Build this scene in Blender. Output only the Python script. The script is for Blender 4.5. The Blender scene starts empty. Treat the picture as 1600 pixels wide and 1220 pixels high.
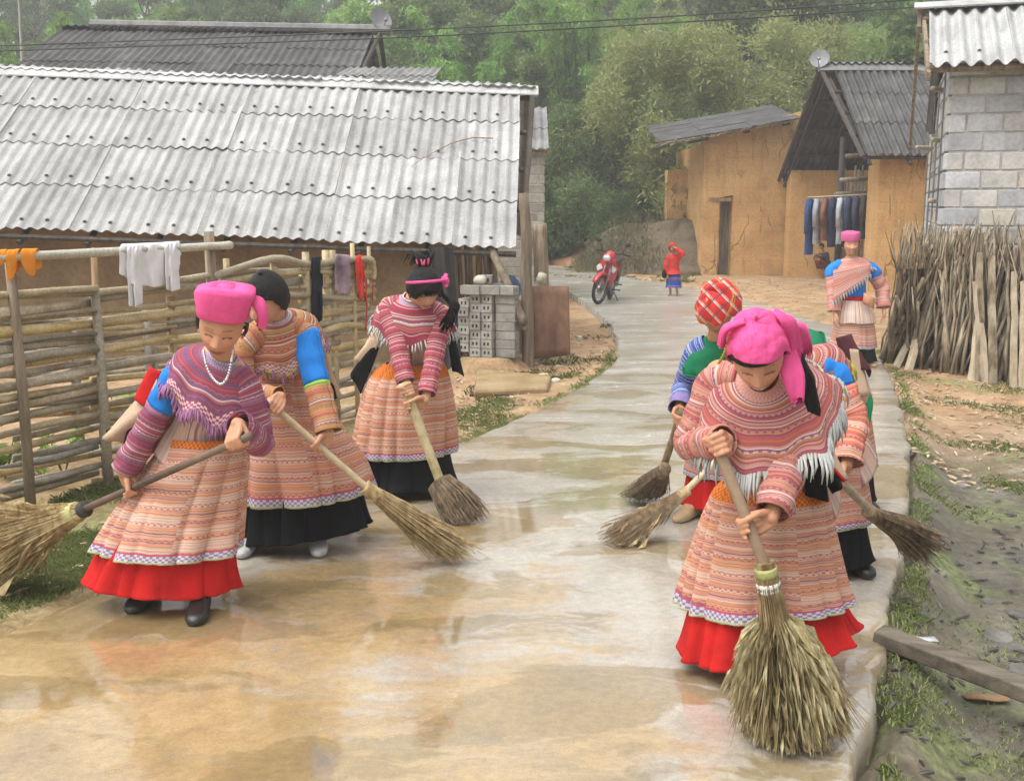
import bpy, bmesh, math, random
import numpy as np
from mathutils import Vector, Matrix, Quaternion, noise as mnoise
V = Vector
rad = math.radians
random.seed(7)
sc = bpy.context.scene
COL = sc.collection

# ------------------------------------------------------------------ camera
FPX, CAM_H, HORIZON = 1700.0, 1.75, 319.0          # focal length in photo pixels, eye height, horizon row
PITCH = math.atan((610 - HORIZON) / FPX)
cam_d = bpy.data.cameras.new('camera')
cam = bpy.data.objects.new('camera', cam_d)
COL.objects.link(cam)
cam.location = (0, 0, CAM_H)
cam.rotation_euler = (math.pi / 2 - PITCH, 0, 0)
cam_d.sensor_width = 36
cam_d.lens = 36 * FPX / 1600
cam_d.clip_start, cam_d.clip_end = 0.05, 1500
sc.camera = cam

# ------------------------------------------------------------------ light
SUN_EL, SUN_ROT = 66, 238
w = bpy.data.worlds.new('World')
sc.world = w
w.use_nodes = True
wn = w.node_tree
bg = wn.nodes['Background']
sky = wn.nodes.new('ShaderNodeTexSky')
sky.sky_type = 'NISHITA'
sky.sun_disc = False
sky.sun_elevation, sky.sun_rotation = rad(SUN_EL), rad(SUN_ROT)
sky.air_density, sky.dust_density, sky.ozone_density = 1.0, 6.0, 1.0
hs = wn.nodes.new('ShaderNodeHueSaturation')
hs.inputs['Saturation'].default_value = 0.06
wn.links.new(sky.outputs[0], hs.inputs['Color'])
wn.links.new(hs.outputs[0], bg.inputs['Color'])
bg.inputs['Strength'].default_value = 0.15
sun_d = bpy.data.lights.new('sun', 'SUN')
sun_d.energy, sun_d.angle, sun_d.color = 0.7, rad(60), (1.0, 0.975, 0.94)
sun = bpy.data.objects.new('sun', sun_d)
COL.objects.link(sun)
# sky sun_rotation turns clockwise from +Y seen from above
_az, _el = rad(SUN_ROT), rad(SUN_EL)
_d = V((math.sin(_az) * math.cos(_el), math.cos(_az) * math.cos(_el), math.sin(_el)))
sun.rotation_euler = _d.to_track_quat('Z', 'Y').to_euler()
sun.location = _d * 60
vs = sc.view_settings
vs.view_transform, vs.look, vs.gamma, vs.use_curve_mapping = 'Standard', 'None', 1, False
vs.exposure = 1.0
sc.render.engine = 'CYCLES'
sc.cycles.use_denoising = True
sc.cycles.max_bounces = 8
sc.cycles.diffuse_bounces = 3
sc.cycles.glossy_bounces = 3
sc.cycles.transmission_bounces = 3
sc.cycles.transparent_max_bounces = 6
sc.cycles.volume_bounces = 0

# ------------------------------------------------------------------ photo pixel -> place
_c, _s = math.cos(PITCH), math.sin(PITCH)
def ray(px, py):
    a, b = (px - 800) / FPX, (610 - py) / FPX
    return V((a, _c + b * _s, -_s + b * _c))
def G(px, py, z=0.0):                      # point of the level z seen at a pixel
    d = ray(px, py)
    return V((0, 0, CAM_H)) + d * ((CAM_H - z) / -d.z)
def P(px, py, Y):                          # point at distance Y seen at a pixel
    d = ray(px, py)
    return V((0, 0, CAM_H)) + d * (Y / d.y)

# ------------------------------------------------------------------ object helpers
def tag(o, label=None, cat=None, group=None, kind=None):
    if label: o['label'] = label
    if cat: o['category'] = cat
    if group: o['group'] = group
    if kind: o['kind'] = kind
    return o
def empty(name, loc=(0, 0, 0)):
    o = bpy.data.objects.new(name, None)
    o.location = loc
    COL.objects.link(o)
    return o
def link(name, me, parent=None, mats=None, smooth=False):
    o = bpy.data.objects.new(name, me)
    COL.objects.link(o)
    if mats:
        for m_ in (mats if isinstance(mats, (list, tuple)) else [mats]): me.materials.append(m_)
    if smooth: me.polygons.foreach_set('use_smooth', [True] * len(me.polygons))
    if parent:
        o.parent = parent
        o.matrix_parent_inverse = Matrix.Translation(-parent_loc(parent))
    return o
def parent_loc(p): return V(p.location)      # every parent cancels its own offset, so a location is a world location
class MB:
    """collects shapes into one mesh (verts, faces, uv, material index)"""
    def __init__(s): s.v, s.f, s.mi, s.uv = [], [], [], {}
    def add(s, verts, faces, mi=0, uvs=None):
        b = len(s.v)
        s.v.extend([tuple(x) for x in verts])
        for k, f in enumerate(faces):
            if uvs: s.uv[len(s.f)] = [uvs[i] for i in f]
            s.f.append([b + i for i in f]); s.mi.append(mi)
    def box(s, lo, hi, mi=0, M=None):
        x0, y0, z0 = lo; x1, y1, z1 = hi
        vs_ = [V(p) for p in ((x0,y0,z0),(x1,y0,z0),(x1,y1,z0),(x0,y1,z0),(x0,y0,z1),(x1,y0,z1),(x1,y1,z1),(x0,y1,z1))]
        if M: vs_ = [M @ p for p in vs_]
        s.add(vs_, [(0,3,2,1),(4,5,6,7),(0,1,5,4),(1,2,6,5),(2,3,7,6),(3,0,4,7)], mi)
    def tube(s, pts, rr, n=8, mi=0, cap=True, flat=1.0, up=None):
        pts = [V(p) for p in pts]
        if not isinstance(rr, (list, tuple)): rr = [rr] * len(pts)
        vs_, fs = [], []
        prev = None
        for i, p in enumerate(pts):
            t = (pts[min(i + 1, len(pts) - 1)] - pts[max(i - 1, 0)]).normalized()
            if prev is None:
                a = up if up is not None else (V((0, 0, 1)) if abs(t.z) < .9 else V((1, 0, 0)))
                x = t.cross(a).normalized()
            else:
                x = (prev - t * prev.dot(t)).normalized()
            prev = x
            y = t.cross(x)
            for k in range(n):
                th = 2 * math.pi * k / n
                vs_.append(p + x * (rr[i] * math.cos(th)) + y * (rr[i] * flat * math.sin(th)))
        for i in range(len(pts) - 1):
            for k in range(n):
                k2 = (k + 1) % n
                fs.append((i*n+k, i*n+k2, (i+1)*n+k2, (i+1)*n+k))
        if cap:
            fs.append(tuple(range(n))[::-1]); fs.append(tuple((len(pts)-1)*n + k for k in range(n)))
        s.add(vs_, fs, mi)
    def ball(s, c, r, mi=0, nu=12, nv=8, M=None):
        c = V(c)
        r = V(r) if isinstance(r, (tuple, list, Vector)) else V((r, r, r))
        vs_, fs = [], []
        for j in range(nv + 1):
            ph = math.pi * j / nv
            for i in range(nu):
                th = 2 * math.pi * i / nu
                q = V((r.x*math.sin(ph)*math.cos(th), r.y*math.sin(ph)*math.sin(th), r.z*math.cos(ph)))
                vs_.append(c + (M @ q if M else q))
        for j in range(nv):
            for i in range(nu):
                i2 = (i + 1) % nu
                fs.append((j*nu+i, (j+1)*nu+i, (j+1)*nu+i2, j*nu+i2))
        s.add(vs_, fs, mi)
    def grid(s, rows, closed=False, mi=0, uvs=None):
        n = len(rows[0]); fs = []
        vs_ = [p for r in rows for p in r]
        for i in range(len(rows) - 1):
            for k in range(n if closed else n - 1):
                k2 = (k + 1) % n
                fs.append((i*n+k, i*n+k2, (i+1)*n+k2, (i+1)*n+k))
        s.add(vs_, fs, mi, [u for r in uvs for u in r] if uvs else None)
    def mesh(s, name):
        me = bpy.data.meshes.new(name)
        me.from_pydata(s.v, [], s.f)
        me.polygons.foreach_set('material_index', s.mi)
        if s.uv:
            ul = me.uv_layers.new(name='UVMap')
            k = 0
            for i, p in enumerate(me.polygons):
                u = s.uv.get(i)
                for j in range(p.loop_total):
                    if u: ul.data[p.loop_start + j].uv = u[j]
        me.update()
        return me
    def obj(s, name, mats=None, parent=None, smooth=False):
        return link(name, s.mesh(name), parent, mats, smooth)
def np_mesh(name, verts, faces):
    """fast mesh from numpy arrays, all faces with the same corner count"""
    me = bpy.data.meshes.new(name)
    nv, nf, k = len(verts), len(faces), faces.shape[1]
    me.vertices.add(nv); me.vertices.foreach_set('co', np.asarray(verts, dtype=np.float32).ravel())
    me.loops.add(nf * k); me.loops.foreach_set('vertex_index', np.asarray(faces, dtype=np.int32).ravel())
    me.polygons.add(nf)
    me.polygons.foreach_set('loop_start', np.arange(0, nf * k, k, dtype=np.int32))
    me.update(calc_edges=True)
    return me
def crom(pts, sub):
    """Catmull-Rom through points (tuples of floats or Vectors)"""
    pts = [np.array(p, dtype=float) for p in pts]
    out = []
    for i in range(len(pts) - 1):
        p0, p1, p2, p3 = pts[max(i-1, 0)], pts[i], pts[i+1], pts[min(i+2, len(pts)-1)]
        for k in range(sub):
            t = k / sub
            out.append(.5*((2*p1)+(-p0+p2)*t+(2*p0-5*p1+4*p2-p3)*t*t+(-p0+3*p1-3*p2+p3)*t**3))
    out.append(pts[-1])
    return out
def nz(p, s=1.0): return mnoise.noise(V(p) * s)

# ------------------------------------------------------------------ materials
def nd(nt, typ, ins=None, **props):
    n = nt.nodes.new(typ)
    for k, v in props.items(): setattr(n, k, v)
    for k, v in (ins or {}).items():
        s_ = n.inputs[k]
        if isinstance(v, bpy.types.NodeSocket): nt.links.new(v, s_)
        else: s_.default_value = v
    return n
def rgba(c): return (c[0], c[1], c[2], 1.0)
def mth(nt, op, a, b=None, clamp=False):
    ins = {0: a}
    if b is not None: ins[1] = b
    return nd(nt, 'ShaderNodeMath', ins, operation=op, use_clamp=clamp).outputs[0]
def mixc(nt, f, a, b, blend='MIX'):
    cv = lambda x: x if isinstance(x, bpy.types.NodeSocket) else rgba(x)
    return nd(nt, 'ShaderNodeMix', {0: f, 6: cv(a), 7: cv(b)}, data_type='RGBA', blend_type=blend).outputs[2]
def ramp(nt, fac, stops, interp='LINEAR'):
    n = nd(nt, 'ShaderNodeValToRGB', {0: fac})
    cr = n.color_ramp
    cr.interpolation = interp
    while len(cr.elements) > 1: cr.elements.remove(cr.elements[-1])
    for i, (p, c) in enumerate(stops):
        e = cr.elements[0] if i == 0 else cr.elements.new(min(1, max(0, p)))
        if i == 0: e.position = p
        e.color = rgba(c) if isinstance(c, (tuple, list)) else (c, c, c, 1)
    return n.outputs[0]
def noise_t(nt, vec, scale, detail=4, rough=.55, dist=0.0):
    return nd(nt, 'ShaderNodeTexNoise', {'Vector': vec, 'Scale': scale, 'Detail': detail, 'Roughness': rough, 'Distortion': dist}).outputs[0]
def coords(nt, kind='obj', stretch=(1, 1, 1), rnd=False):
    if kind == 'pos': v = nd(nt, 'ShaderNodeNewGeometry').outputs['Position']
    elif kind == 'uv': v = nd(nt, 'ShaderNodeTexCoord').outputs['UV']
    else: v = nd(nt, 'ShaderNodeTexCoord').outputs['Object']
    if rnd:
        r = nd(nt, 'ShaderNodeObjectInfo').outputs['Random']
        v = nd(nt, 'ShaderNodeVectorMath', {0: v, 1: nd(nt, 'ShaderNodeCombineXYZ', {0: mth(nt, 'MULTIPLY', r, 37.0), 1: mth(nt, 'MULTIPLY', r, 91.0), 2: mth(nt, 'MULTIPLY', r, 13.0)}).outputs[0]}, operation='ADD').outputs[0]
    return nd(nt, 'ShaderNodeMapping', {'Vector': v, 'Scale': stretch}).outputs[0]
def base_mat(name):
    m = bpy.data.materials.new(name)
    m.use_nodes = True
    nt = m.node_tree
    return m, nt, nt.nodes['Principled BSDF']
def bump(nt, b, h, strength=.3, dist=.01, chain=None):
    ins = {'Height': h, 'Strength': strength, 'Distance': dist}
    if chain is not None: ins['Normal'] = chain
    n = nd(nt, 'ShaderNodeBump', ins)
    nt.links.new(n.outputs[0], b.inputs['Normal'])
    return n.outputs[0]
def pmat(name, cols, scale=4, detail=5, rough=.8, bmp=.25, bscale=None, space='obj', stretch=(1, 1, 1), rnd=0.0, spec=.4, dist=.006, metal=0.0, fine=.15):
    """mottled surface: noise through a colour ramp, a finer noise over it, bump, and a tone that differs from object to object"""
    m, nt, b = base_mat(name)
    v = coords(nt, space, stretch, rnd > 0)
    n1 = noise_t(nt, v, scale, detail)
    c = ramp(nt, n1, [(.3 + .4 * i / max(1, len(cols) - 1), q) for i, q in enumerate(cols)])
    n2 = noise_t(nt, v, scale * 9, 3)
    c = mixc(nt, fine, c, ramp(nt, n2, [(.3, 0.0), (.7, 1.0)]), 'OVERLAY')
    if rnd:
        r = nd(nt, 'ShaderNodeObjectInfo').outputs['Random']
        k = mth(nt, 'ADD', 1 - rnd, mth(nt, 'MULTIPLY', r, 2 * rnd))
        c = nd(nt, 'ShaderNodeHueSaturation', {'Color': c, 'Value': k}).outputs[0]
    nt.links.new(c, b.inputs['Base Color'])
    b.inputs['Roughness'].default_value = rough
    b.inputs['Specular IOR Level'].default_value = spec
    b.inputs['Metallic'].default_value = metal
    if bmp: bump(nt, b, noise_t(nt, v, bscale or scale * 5, 5), bmp, dist)
    return m

def stripes(seed, pal, n=26):
    """constant colour stops of uneven width for one repeat of a woven cloth"""
    r = random.Random(seed)
    ws, cs, last = [], [], None
    for i in range(n):
        c = r.choice(pal)
        while c == last: c = r.choice(pal)
        last = c
        ws.append(r.choice((.5, .6, .8, 1, 1.6))); cs.append(c)
    t, out = sum(ws), []
    a = 0
    for wd, c in zip(ws, cs):
        out.append((a / t, c)); a += wd
    return out
def cloth_mat(name, stops, period=.3, axis='v', bands=(), wob=.004, rough=.9, fade=.12, weave=.25, dots=None, panel=0.0):
    """striped textile: uv are metres; bands = (v0, v1, colour a, colour b, motif size) laid over the stripes"""
    m, nt, b = base_mat(name)
    uv = nd(nt, 'ShaderNodeTexCoord').outputs['UV']
    sp = nd(nt, 'ShaderNodeSeparateXYZ', {0: uv})
    u, v = sp.outputs[0], sp.outputs[1]
    s = v if axis == 'v' else u
    nv = noise_t(nt, uv, 14, 2)
    s2 = mth(nt, 'ADD', s, mth(nt, 'MULTIPLY', mth(nt, 'SUBTRACT', nv, .5), wob))
    if panel:                                                  # sewn from widths of cloth whose stripes do not meet
        wn_ = nd(nt, 'ShaderNodeTexWhiteNoise', {'W': mth(nt, 'FLOOR', mth(nt, 'DIVIDE', u, panel))}, noise_dimensions='1D').outputs['Value']
        s2 = mth(nt, 'ADD', s2, mth(nt, 'MULTIPLY', wn_, period))
    fr = mth(nt, 'FRACT', mth(nt, 'ADD', mth(nt, 'DIVIDE', s2, period), 10.0))
    c = ramp(nt, fr, stops, 'CONSTANT')
    # little woven motifs along some of the stripes
    mo = mth(nt, 'MULTIPLY', mth(nt, 'SINE', mth(nt, 'MULTIPLY', u, 2 * math.pi / .022)), mth(nt, 'SINE', mth(nt, 'MULTIPLY', v, 2 * math.pi / .02)))
    gate = ramp(nt, mth(nt, 'FRACT', mth(nt, 'ADD', mth(nt, 'DIVIDE', s2, period * .37), 10.0)), [(0, 0.0), (.62, 1.0), (.82, 0.0)], 'CONSTANT')
    if dots: c = mixc(nt, mth(nt, 'MULTIPLY', mth(nt, 'MULTIPLY', mth(nt, 'GREATER_THAN', mo, .15), gate), .75), c, dots)
    for (v0, v1, ca, cb, ms) in bands:
        mk = mth(nt, 'MULTIPLY', mth(nt, 'GREATER_THAN', v, v0), mth(nt, 'LESS_THAN', v, v1))
        if ms:
            q = mth(nt, 'SINE', mth(nt, 'MULTIPLY', u, 2 * math.pi / ms))
            q = mth(nt, 'MULTIPLY', q, mth(nt, 'SINE', mth(nt, 'MULTIPLY', mth(nt, 'SUBTRACT', v, v0), 2 * math.pi / ms)))
            col = mixc(nt, mth(nt, 'GREATER_THAN', q, .0), ca, cb)
        else: col = mixc(nt, 0.0, ca, ca)
        c = mixc(nt, mk, c, col)
    big = noise_t(nt, uv, 5, 4)
    c = mixc(nt, fade, c, ramp(nt, big, [(.3, .15), (.7, .85)]), 'OVERLAY')
    fi = noise_t(nt, uv, 420, 2)
    c = mixc(nt, .22, c, ramp(nt, fi, [(.3, 0.0), (.7, 1.0)]), 'OVERLAY')
    nt.links.new(c, b.inputs['Base Color'])
    b.inputs['Roughness'].default_value = rough
    b.inputs['Specular IOR Level'].default_value = .2
    h = mth(nt, 'ADD', mth(nt, 'MULTIPLY', fi, .4), noise_t(nt, uv, 30, 3))
    bump(nt, b, h, weave, .004)
    return m
def plain_cloth(name, col, rough=.85, var=.25, sheen=0.0, bs=26):
    m, nt, b = base_mat(name)
    v = coords(nt, 'obj')
    n1 = noise_t(nt, v, 7, 4)
    dk = tuple(x * (1 - var) for x in col); lt = tuple(min(1, x * (1 + var * .6)) for x in col)
    c = ramp(nt, n1, [(.3, dk), (.55, col), (.75, lt)])
    fi = noise_t(nt, v, 380, 2)
    c = mixc(nt, .15, c, ramp(nt, fi, [(.3, 0.0), (.7, 1.0)]), 'OVERLAY')
    nt.links.new(c, b.inputs['Base Color'])
    b.inputs['Roughness'].default_value = rough
    b.inputs['Specular IOR Level'].default_value = .2
    b.inputs['Sheen Weight'].default_value = sheen
    wr = noise_t(nt, nd(nt, 'ShaderNodeMapping', {'Vector': v, 'Scale': (1, 1, .45)}).outputs[0], bs * .8, 4, .6, 1.2)
    bump(nt, b, mth(nt, 'ADD', wr, mth(nt, 'MULTIPLY', fi, .15)), .55, .014)
    return m
def leaf_mat(name, c1, c2, c3, trans=.48, rough=.55):
    m, nt, b = base_mat(name)
    r = nd(nt, 'ShaderNodeObjectInfo').outputs['Random']
    pos = nd(nt, 'ShaderNodeNewGeometry').outputs['Position']
    n1 = noise_t(nt, pos, .8, 4, .6)
    n2 = noise_t(nt, pos, 9, 2)
    f = mth(nt, 'ADD', mth(nt, 'MULTIPLY', n1, .7), mth(nt, 'MULTIPLY', n2, .4))
    c = ramp(nt, f, [(.32, c1), (.55, c2), (.78, c3)])
    c = nd(nt, 'ShaderNodeHueSaturation', {'Color': c, 'Value': mth(nt, 'ADD', .7, mth(nt, 'MULTIPLY', r, .75)), 'Hue': mth(nt, 'ADD', .485, mth(nt, 'MULTIPLY', r, .03))}).outputs[0]
    nt.links.new(c, b.inputs['Base Color'])
    b.inputs['Roughness'].default_value = rough
    b.inputs['Specular IOR Level'].default_value = .3
    tr = nd(nt, 'ShaderNodeBsdfTranslucent', {'Color': c})
    mx = nd(nt, 'ShaderNodeMixShader', {0: trans, 1: b.outputs[0], 2: tr.outputs[0]})
    nt.links.new(mx.outputs[0], nt.nodes['Material Output'].inputs['Surface'])
    return m
# ================================================================== GROUND, ROAD, HILL
def sstep(a, b, x):
    t = np.clip((np.asarray(x, dtype=float) - a) / (b - a), 0, 1)
    return t * t * (3 - 2 * t)
# left and right edge of the concrete road, in pairs
_pairs = [((-6.1, -4.0), (-2.15, -4.0)), ((-4.15, 0.0), (-.42, 0.0))]
for l, r in (((0, 990), (1342, 1180)), ((190, 908), (1380, 960)), ((450, 802), (1406, 850)), ((720, 690), (1420, 720)),
             ((850, 634), (1408, 645)), ((925, 592), (1385, 575)), ((964, 556), (1330, 522)), ((956, 512), (1225, 484)), ((922, 478), (1105, 454)),
             ((880, 452), (1008, 437)), ((820, 434), (925, 424)), ((720, 428), (830, 412)), ((540, 428), (700, 410))):
    a, b = G(*l), G(*r)
    _pairs.append(((a.x, a.y), (b.x, b.y)))
ROAD = crom([(l[0], l[1], r[0], r[1]) for l, r in _pairs], 14)
ROAD_NP = np.array(ROAD)
def road_span(y):
    """x of the left and right edge at a distance (first crossing from the camera)"""
    return np.interp(y, ROAD_NP[:150, 1], ROAD_NP[:150, 0]), np.interp(y, ROAD_NP[:150, 3], ROAD_NP[:150, 2])
def hfield(x, y):
    x, y = np.asarray(x, dtype=float), np.asarray(y, dtype=float)
    lx, _ = road_span(y); _, rx = road_span(y)
    z = np.full(x.shape, -.05)
    z -= .17 * sstep(0.05, .4, x - rx) * sstep(14, 8, y)                # the ground right of the road lies a step lower
    z += .05 * sstep(.9, 3, x - rx) * sstep(14, 8, y)
    z -= .10 * sstep(.9, 2.6, lx - x) * sstep(16, 11, y)                # yard left of the fence
    z = np.where(y > 15, np.maximum(z, -.05), z)
    s = y - 34 + .12 * x
    z += .235 * np.maximum(0, s) * sstep(0, 8, s) * (1 - .45 * sstep(95, 160, y)) + .035 * np.maximum(0, s) * sstep(2, 30, x)
    return z
def gz(x, y):
    z = float(hfield(np.array([x]), np.array([y]))[0])
    return z + .035 * nz((x * 1.1, y * 1.1, 3)) + .012 * nz((x * 5, y * 5, 9))

def ground_mat():
    m, nt, b = base_mat('earth_and_grass')
    pos = nd(nt, 'ShaderNodeNewGeometry').outputs['Position']
    sp = nd(nt, 'ShaderNodeSeparateXYZ', {0: pos})
    x, y = sp.outputs[0], sp.outputs[1]
    n_big = noise_t(nt, pos, .55, 5, .6)
    n_mid = noise_t(nt, pos, 2.6, 5, .6)
    n_fin = noise_t(nt, pos, 22, 5, .65)
    dirt = ramp(nt, n_mid, [(.3, (.22, .135, .07)), (.5, (.34, .21, .11)), (.72, (.44, .31, .19))])
    wet = ramp(nt, n_mid, [(.3, (.05, .046, .034)), (.5, (.1, .092, .068)), (.72, (.18, .168, .13))])
    gr = ramp(nt, n_fin, [(.3, (.07, .09, .025)), (.6, (.16, .19, .06)), (.8, (.29, .28, .13))])
    # trampled wet mud on the low ground right of the road, near the beam
    mud = mth(nt, 'MULTIPLY', nd(nt, 'ShaderNodeMapRange', {0: y, 1: 7.4, 2: 10.2, 3: 1.0, 4: 0.0}).outputs[0], nd(nt, 'ShaderNodeMapRange', {0: x, 1: .2, 2: .8, 3: 0.0, 4: 1.0}).outputs[0])
    mud = mth(nt, 'MULTIPLY', mud, ramp(nt, n_big, [(.3, .75), (.6, 1.0)]), True)
    c = mixc(nt, mud, dirt, wet)
    g_mask = ramp(nt, noise_t(nt, pos, 1.1, 6, .65, .4), [(.52, 0.0), (.62, 1.0)])
    near = nd(nt, 'ShaderNodeMapRange', {0: y, 1: 13, 2: 20, 3: .65, 4: .12}).outputs[0]
    far = nd(nt, 'ShaderNodeMapRange', {0: y, 1: 33, 2: 37, 3: 0.0, 4: 1.0}).outputs[0]
    c = mixc(nt, mth(nt, 'MULTIPLY', g_mask, near), c, gr)
    verge = mth(nt, 'MULTIPLY', nd(nt, 'ShaderNodeMapRange', {0: mth(nt, 'SUBTRACT', x, mth(nt, 'MULTIPLY', y, .48)), 1: -4.6, 2: -4.0, 3: 1.0, 4: 0.0}).outputs[0], nd(nt, 'ShaderNodeMapRange', {0: y, 1: 6.2, 2: 7.4, 3: .7, 4: 0.0}).outputs[0])
    c = mixc(nt, mth(nt, 'MULTIPLY', verge, ramp(nt, n_big, [(.3, .5), (.6, 1.0)])), c, gr)
    c = mixc(nt, far, c, (.045, .07, .02))
    c = mixc(nt, .35, c, ramp(nt, n_fin, [(.3, .1), (.7, .9)]), 'OVERLAY')
    nt.links.new(c, b.inputs['Base Color'])
    r = mixc(nt, mud, (.85, .85, .85), ramp(nt, n_mid, [(.35, .32), (.6, .75)]))
    nt.links.new(r, b.inputs['Roughness'])
    b.inputs['Specular IOR Level'].default_value = .4
    n1 = bump(nt, b, n_fin, .7, .02)
    bump(nt, b, noise_t(nt, pos, 90, 4), .5, .006, n1)
    return m
M_ground = ground_mat()
xs = np.concatenate([np.linspace(-90, -14, 30), np.arange(-13.5, 14, .16), np.linspace(14.5, 90, 30)])
ys = np.concatenate([np.arange(-8, 16, .16), np.arange(16, 45, .5), np.linspace(46, 240, 60)])
XX, YY = np.meshgrid(xs, ys)
ZZ = hfield(XX, YY)
for i in range(XX.shape[0]):
    for j in range(XX.shape[1]):
        if YY[i, j] < 46 and abs(XX[i, j]) < 14:
            ZZ[i, j] += .035 * nz((XX[i, j] * 1.1, YY[i, j] * 1.1, 3)) + .012 * nz((XX[i, j] * 5, YY[i, j] * 5, 9))
# keep the earth below the slab
lx, rx = road_span(YY)
ins = (XX > lx - .02) & (XX < rx + .02) & (YY < 15)
ZZ = np.where(ins, -.26, ZZ)
far_r = np.zeros_like(ins)
for q in ROAD[120:]:
    cx, cy = (q[0] + q[2]) / 2, (q[1] + q[3]) / 2
    rr_ = .5 * math.hypot(q[2] - q[0], q[3] - q[1])
    far_r |= ((XX - cx) ** 2 + (YY - cy) ** 2 < (rr_ + .15) ** 2) & (YY > 14)
ZZ = np.where(far_r, np.minimum(ZZ, -.12), ZZ)
vv = np.stack([XX.ravel(), YY.ravel(), ZZ.ravel()], 1)
nx = len(xs)
ii, jj = np.meshgrid(np.arange(len(ys) - 1), np.arange(nx - 1), indexing='ij')
a = (ii * nx + jj).ravel()
me = np_mesh('ground', vv, np.stack([a, a + 1, a + nx + 1, a + nx], 1))
ground = tag(link('ground', me, None, M_ground, True), kind='structure')

def road_mat():
    m, nt, b = base_mat('wet_muddy_concrete')
    pos = nd(nt, 'ShaderNodeNewGeometry').outputs['Position']
    sp = nd(nt, 'ShaderNodeSeparateXYZ', {0: pos})
    x, y = sp.outputs[0], sp.outputs[1]
    wv = nd(nt, 'ShaderNodeTexNoise', {'Vector': pos, 'Scale': 4.0, 'Detail': 4.0}).outputs[1]
    wpos = nd(nt, 'ShaderNodeVectorMath', {0: pos, 1: nd(nt, 'ShaderNodeVectorMath', {0: wv, 3: .22}, operation='SCALE').outputs[0]}, operation='ADD').outputs[0]
    n_big = noise_t(nt, wpos, .8, 6, .62)
    n_mid = noise_t(nt, wpos, 3.2, 7, .66)
    n_grit = noise_t(nt, pos, 26, 6, .7)
    n_fin = noise_t(nt, pos, 110, 4, .7)
    conc = ramp(nt, n_mid, [(.28, (.29, .255, .195)), (.5, (.38, .34, .275)), (.75, (.46, .425, .36))])
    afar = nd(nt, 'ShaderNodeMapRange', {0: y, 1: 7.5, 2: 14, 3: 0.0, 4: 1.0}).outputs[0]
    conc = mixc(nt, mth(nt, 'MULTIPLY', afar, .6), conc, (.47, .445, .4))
    mudc = ramp(nt, n_mid, [(.3, (.22, .125, .022)), (.52, (.33, .2, .045)), (.75, (.42, .28, .085))])
    fore = nd(nt, 'ShaderNodeMapRange', {0: y, 1: 3.2, 2: 7.0, 3: .055, 4: -.14}).outputs[0]
    side = nd(nt, 'ShaderNodeMapRange', {0: mth(nt, 'SUBTRACT', x, mth(nt, 'MULTIPLY', y, .42)), 1: -2.6, 2: .1, 3: .07, 4: -.12}).outputs[0]
    mm = mth(nt, 'ADD', n_big, mth(nt, 'ADD', fore, side))
    mud = ramp(nt, mth(nt, 'ADD', mm, mth(nt, 'MULTIPLY', mth(nt, 'SUBTRACT', noise_t(nt, nd(nt, 'ShaderNodeMapping', {'Vector': wpos, 'Scale': (1.2, 5.5, 1)}).outputs[0], 1.6, 5, .6), .5), .3)), [(.47, 0.0), (.53, .75), (.6, 1.0)])
    # standing water in the hollows
    vv_ = nd(nt, 'ShaderNodeMapping', {'Vector': wpos, 'Scale': (.75, 1.7, 1)}).outputs[0]
    pn = noise_t(nt, vv_, 1.25, 5, .58, .5)
    pud = ramp(nt, pn, [(.515, 0.0), (.56, 1.0)])
    film = ramp(nt, pn, [(.36, 0.0), (.50, 1.0)])
    brown = ramp(nt, n_mid, [(.3, (.17, .115, .04)), (.7, (.28, .2, .085))])
    mid_ = nd(nt, 'ShaderNodeMapRange', {0: y, 1: 5.0, 2: 8.0, 3: .85, 4: .5}).outputs[0]
    c = mixc(nt, mth(nt, 'MULTIPLY', mud, mth(nt, 'MULTIPLY', mid_, .88)), conc, mudc)
    c = mixc(nt, mth(nt, 'MULTIPLY', pud, mth(nt, 'SUBTRACT', .75, mth(nt, 'MULTIPLY', afar, .5))), c, brown)
    c = mixc(nt, .2, c, ramp(nt, n_grit, [(.3, .08), (.7, .92)]), 'OVERLAY')
    c = mixc(nt, .16, c, ramp(nt, n_fin, [(.3, .05), (.7, .95)]), 'OVERLAY')
    nt.links.new(c, b.inputs['Base Color'])
    b.inputs['Roughness'].default_value = .6
    b.inputs['Specular IOR Level'].default_value = .4
    b.inputs['Coat Weight'].default_value = 1.0
    b.inputs['Coat IOR'].default_value = 2.1
    film = nd(nt, 'ShaderNodeMath', {0: film, 1: mth(nt, 'MULTIPLY', mud, .93)}, operation='MAXIMUM').outputs[0]
    near_ = nd(nt, 'ShaderNodeMapRange', {0: y, 1: 4.6, 2: 7.5, 3: .75, 4: 0.0}).outputs[0]
    film = nd(nt, 'ShaderNodeMath', {0: film, 1: near_}, operation='MAXIMUM').outputs[0]
    film = mth(nt, 'MULTIPLY', film, mth(nt, 'SUBTRACT', 1.0, mth(nt, 'MULTIPLY', afar, .7)))
    cr = mixc(nt, film, (.3, .3, .3), (.02, .02, .02))
    nt.links.new(cr, b.inputs['Coat Roughness'])
    wet = mth(nt, 'SUBTRACT', 1.0, mth(nt, 'MULTIPLY', film, .97), True)
    rip = nd(nt, 'ShaderNodeMapping', {'Vector': pos, 'Scale': (7, 22, 1)}).outputs[0]
    h2 = noise_t(nt, rip, 1.0, 4, .55, .8)
    vo = nd(nt, 'ShaderNodeTexVoronoi', {'Vector': pos, 'Scale': 8.0, 'Randomness': 1.0}, feature='F1')
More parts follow.
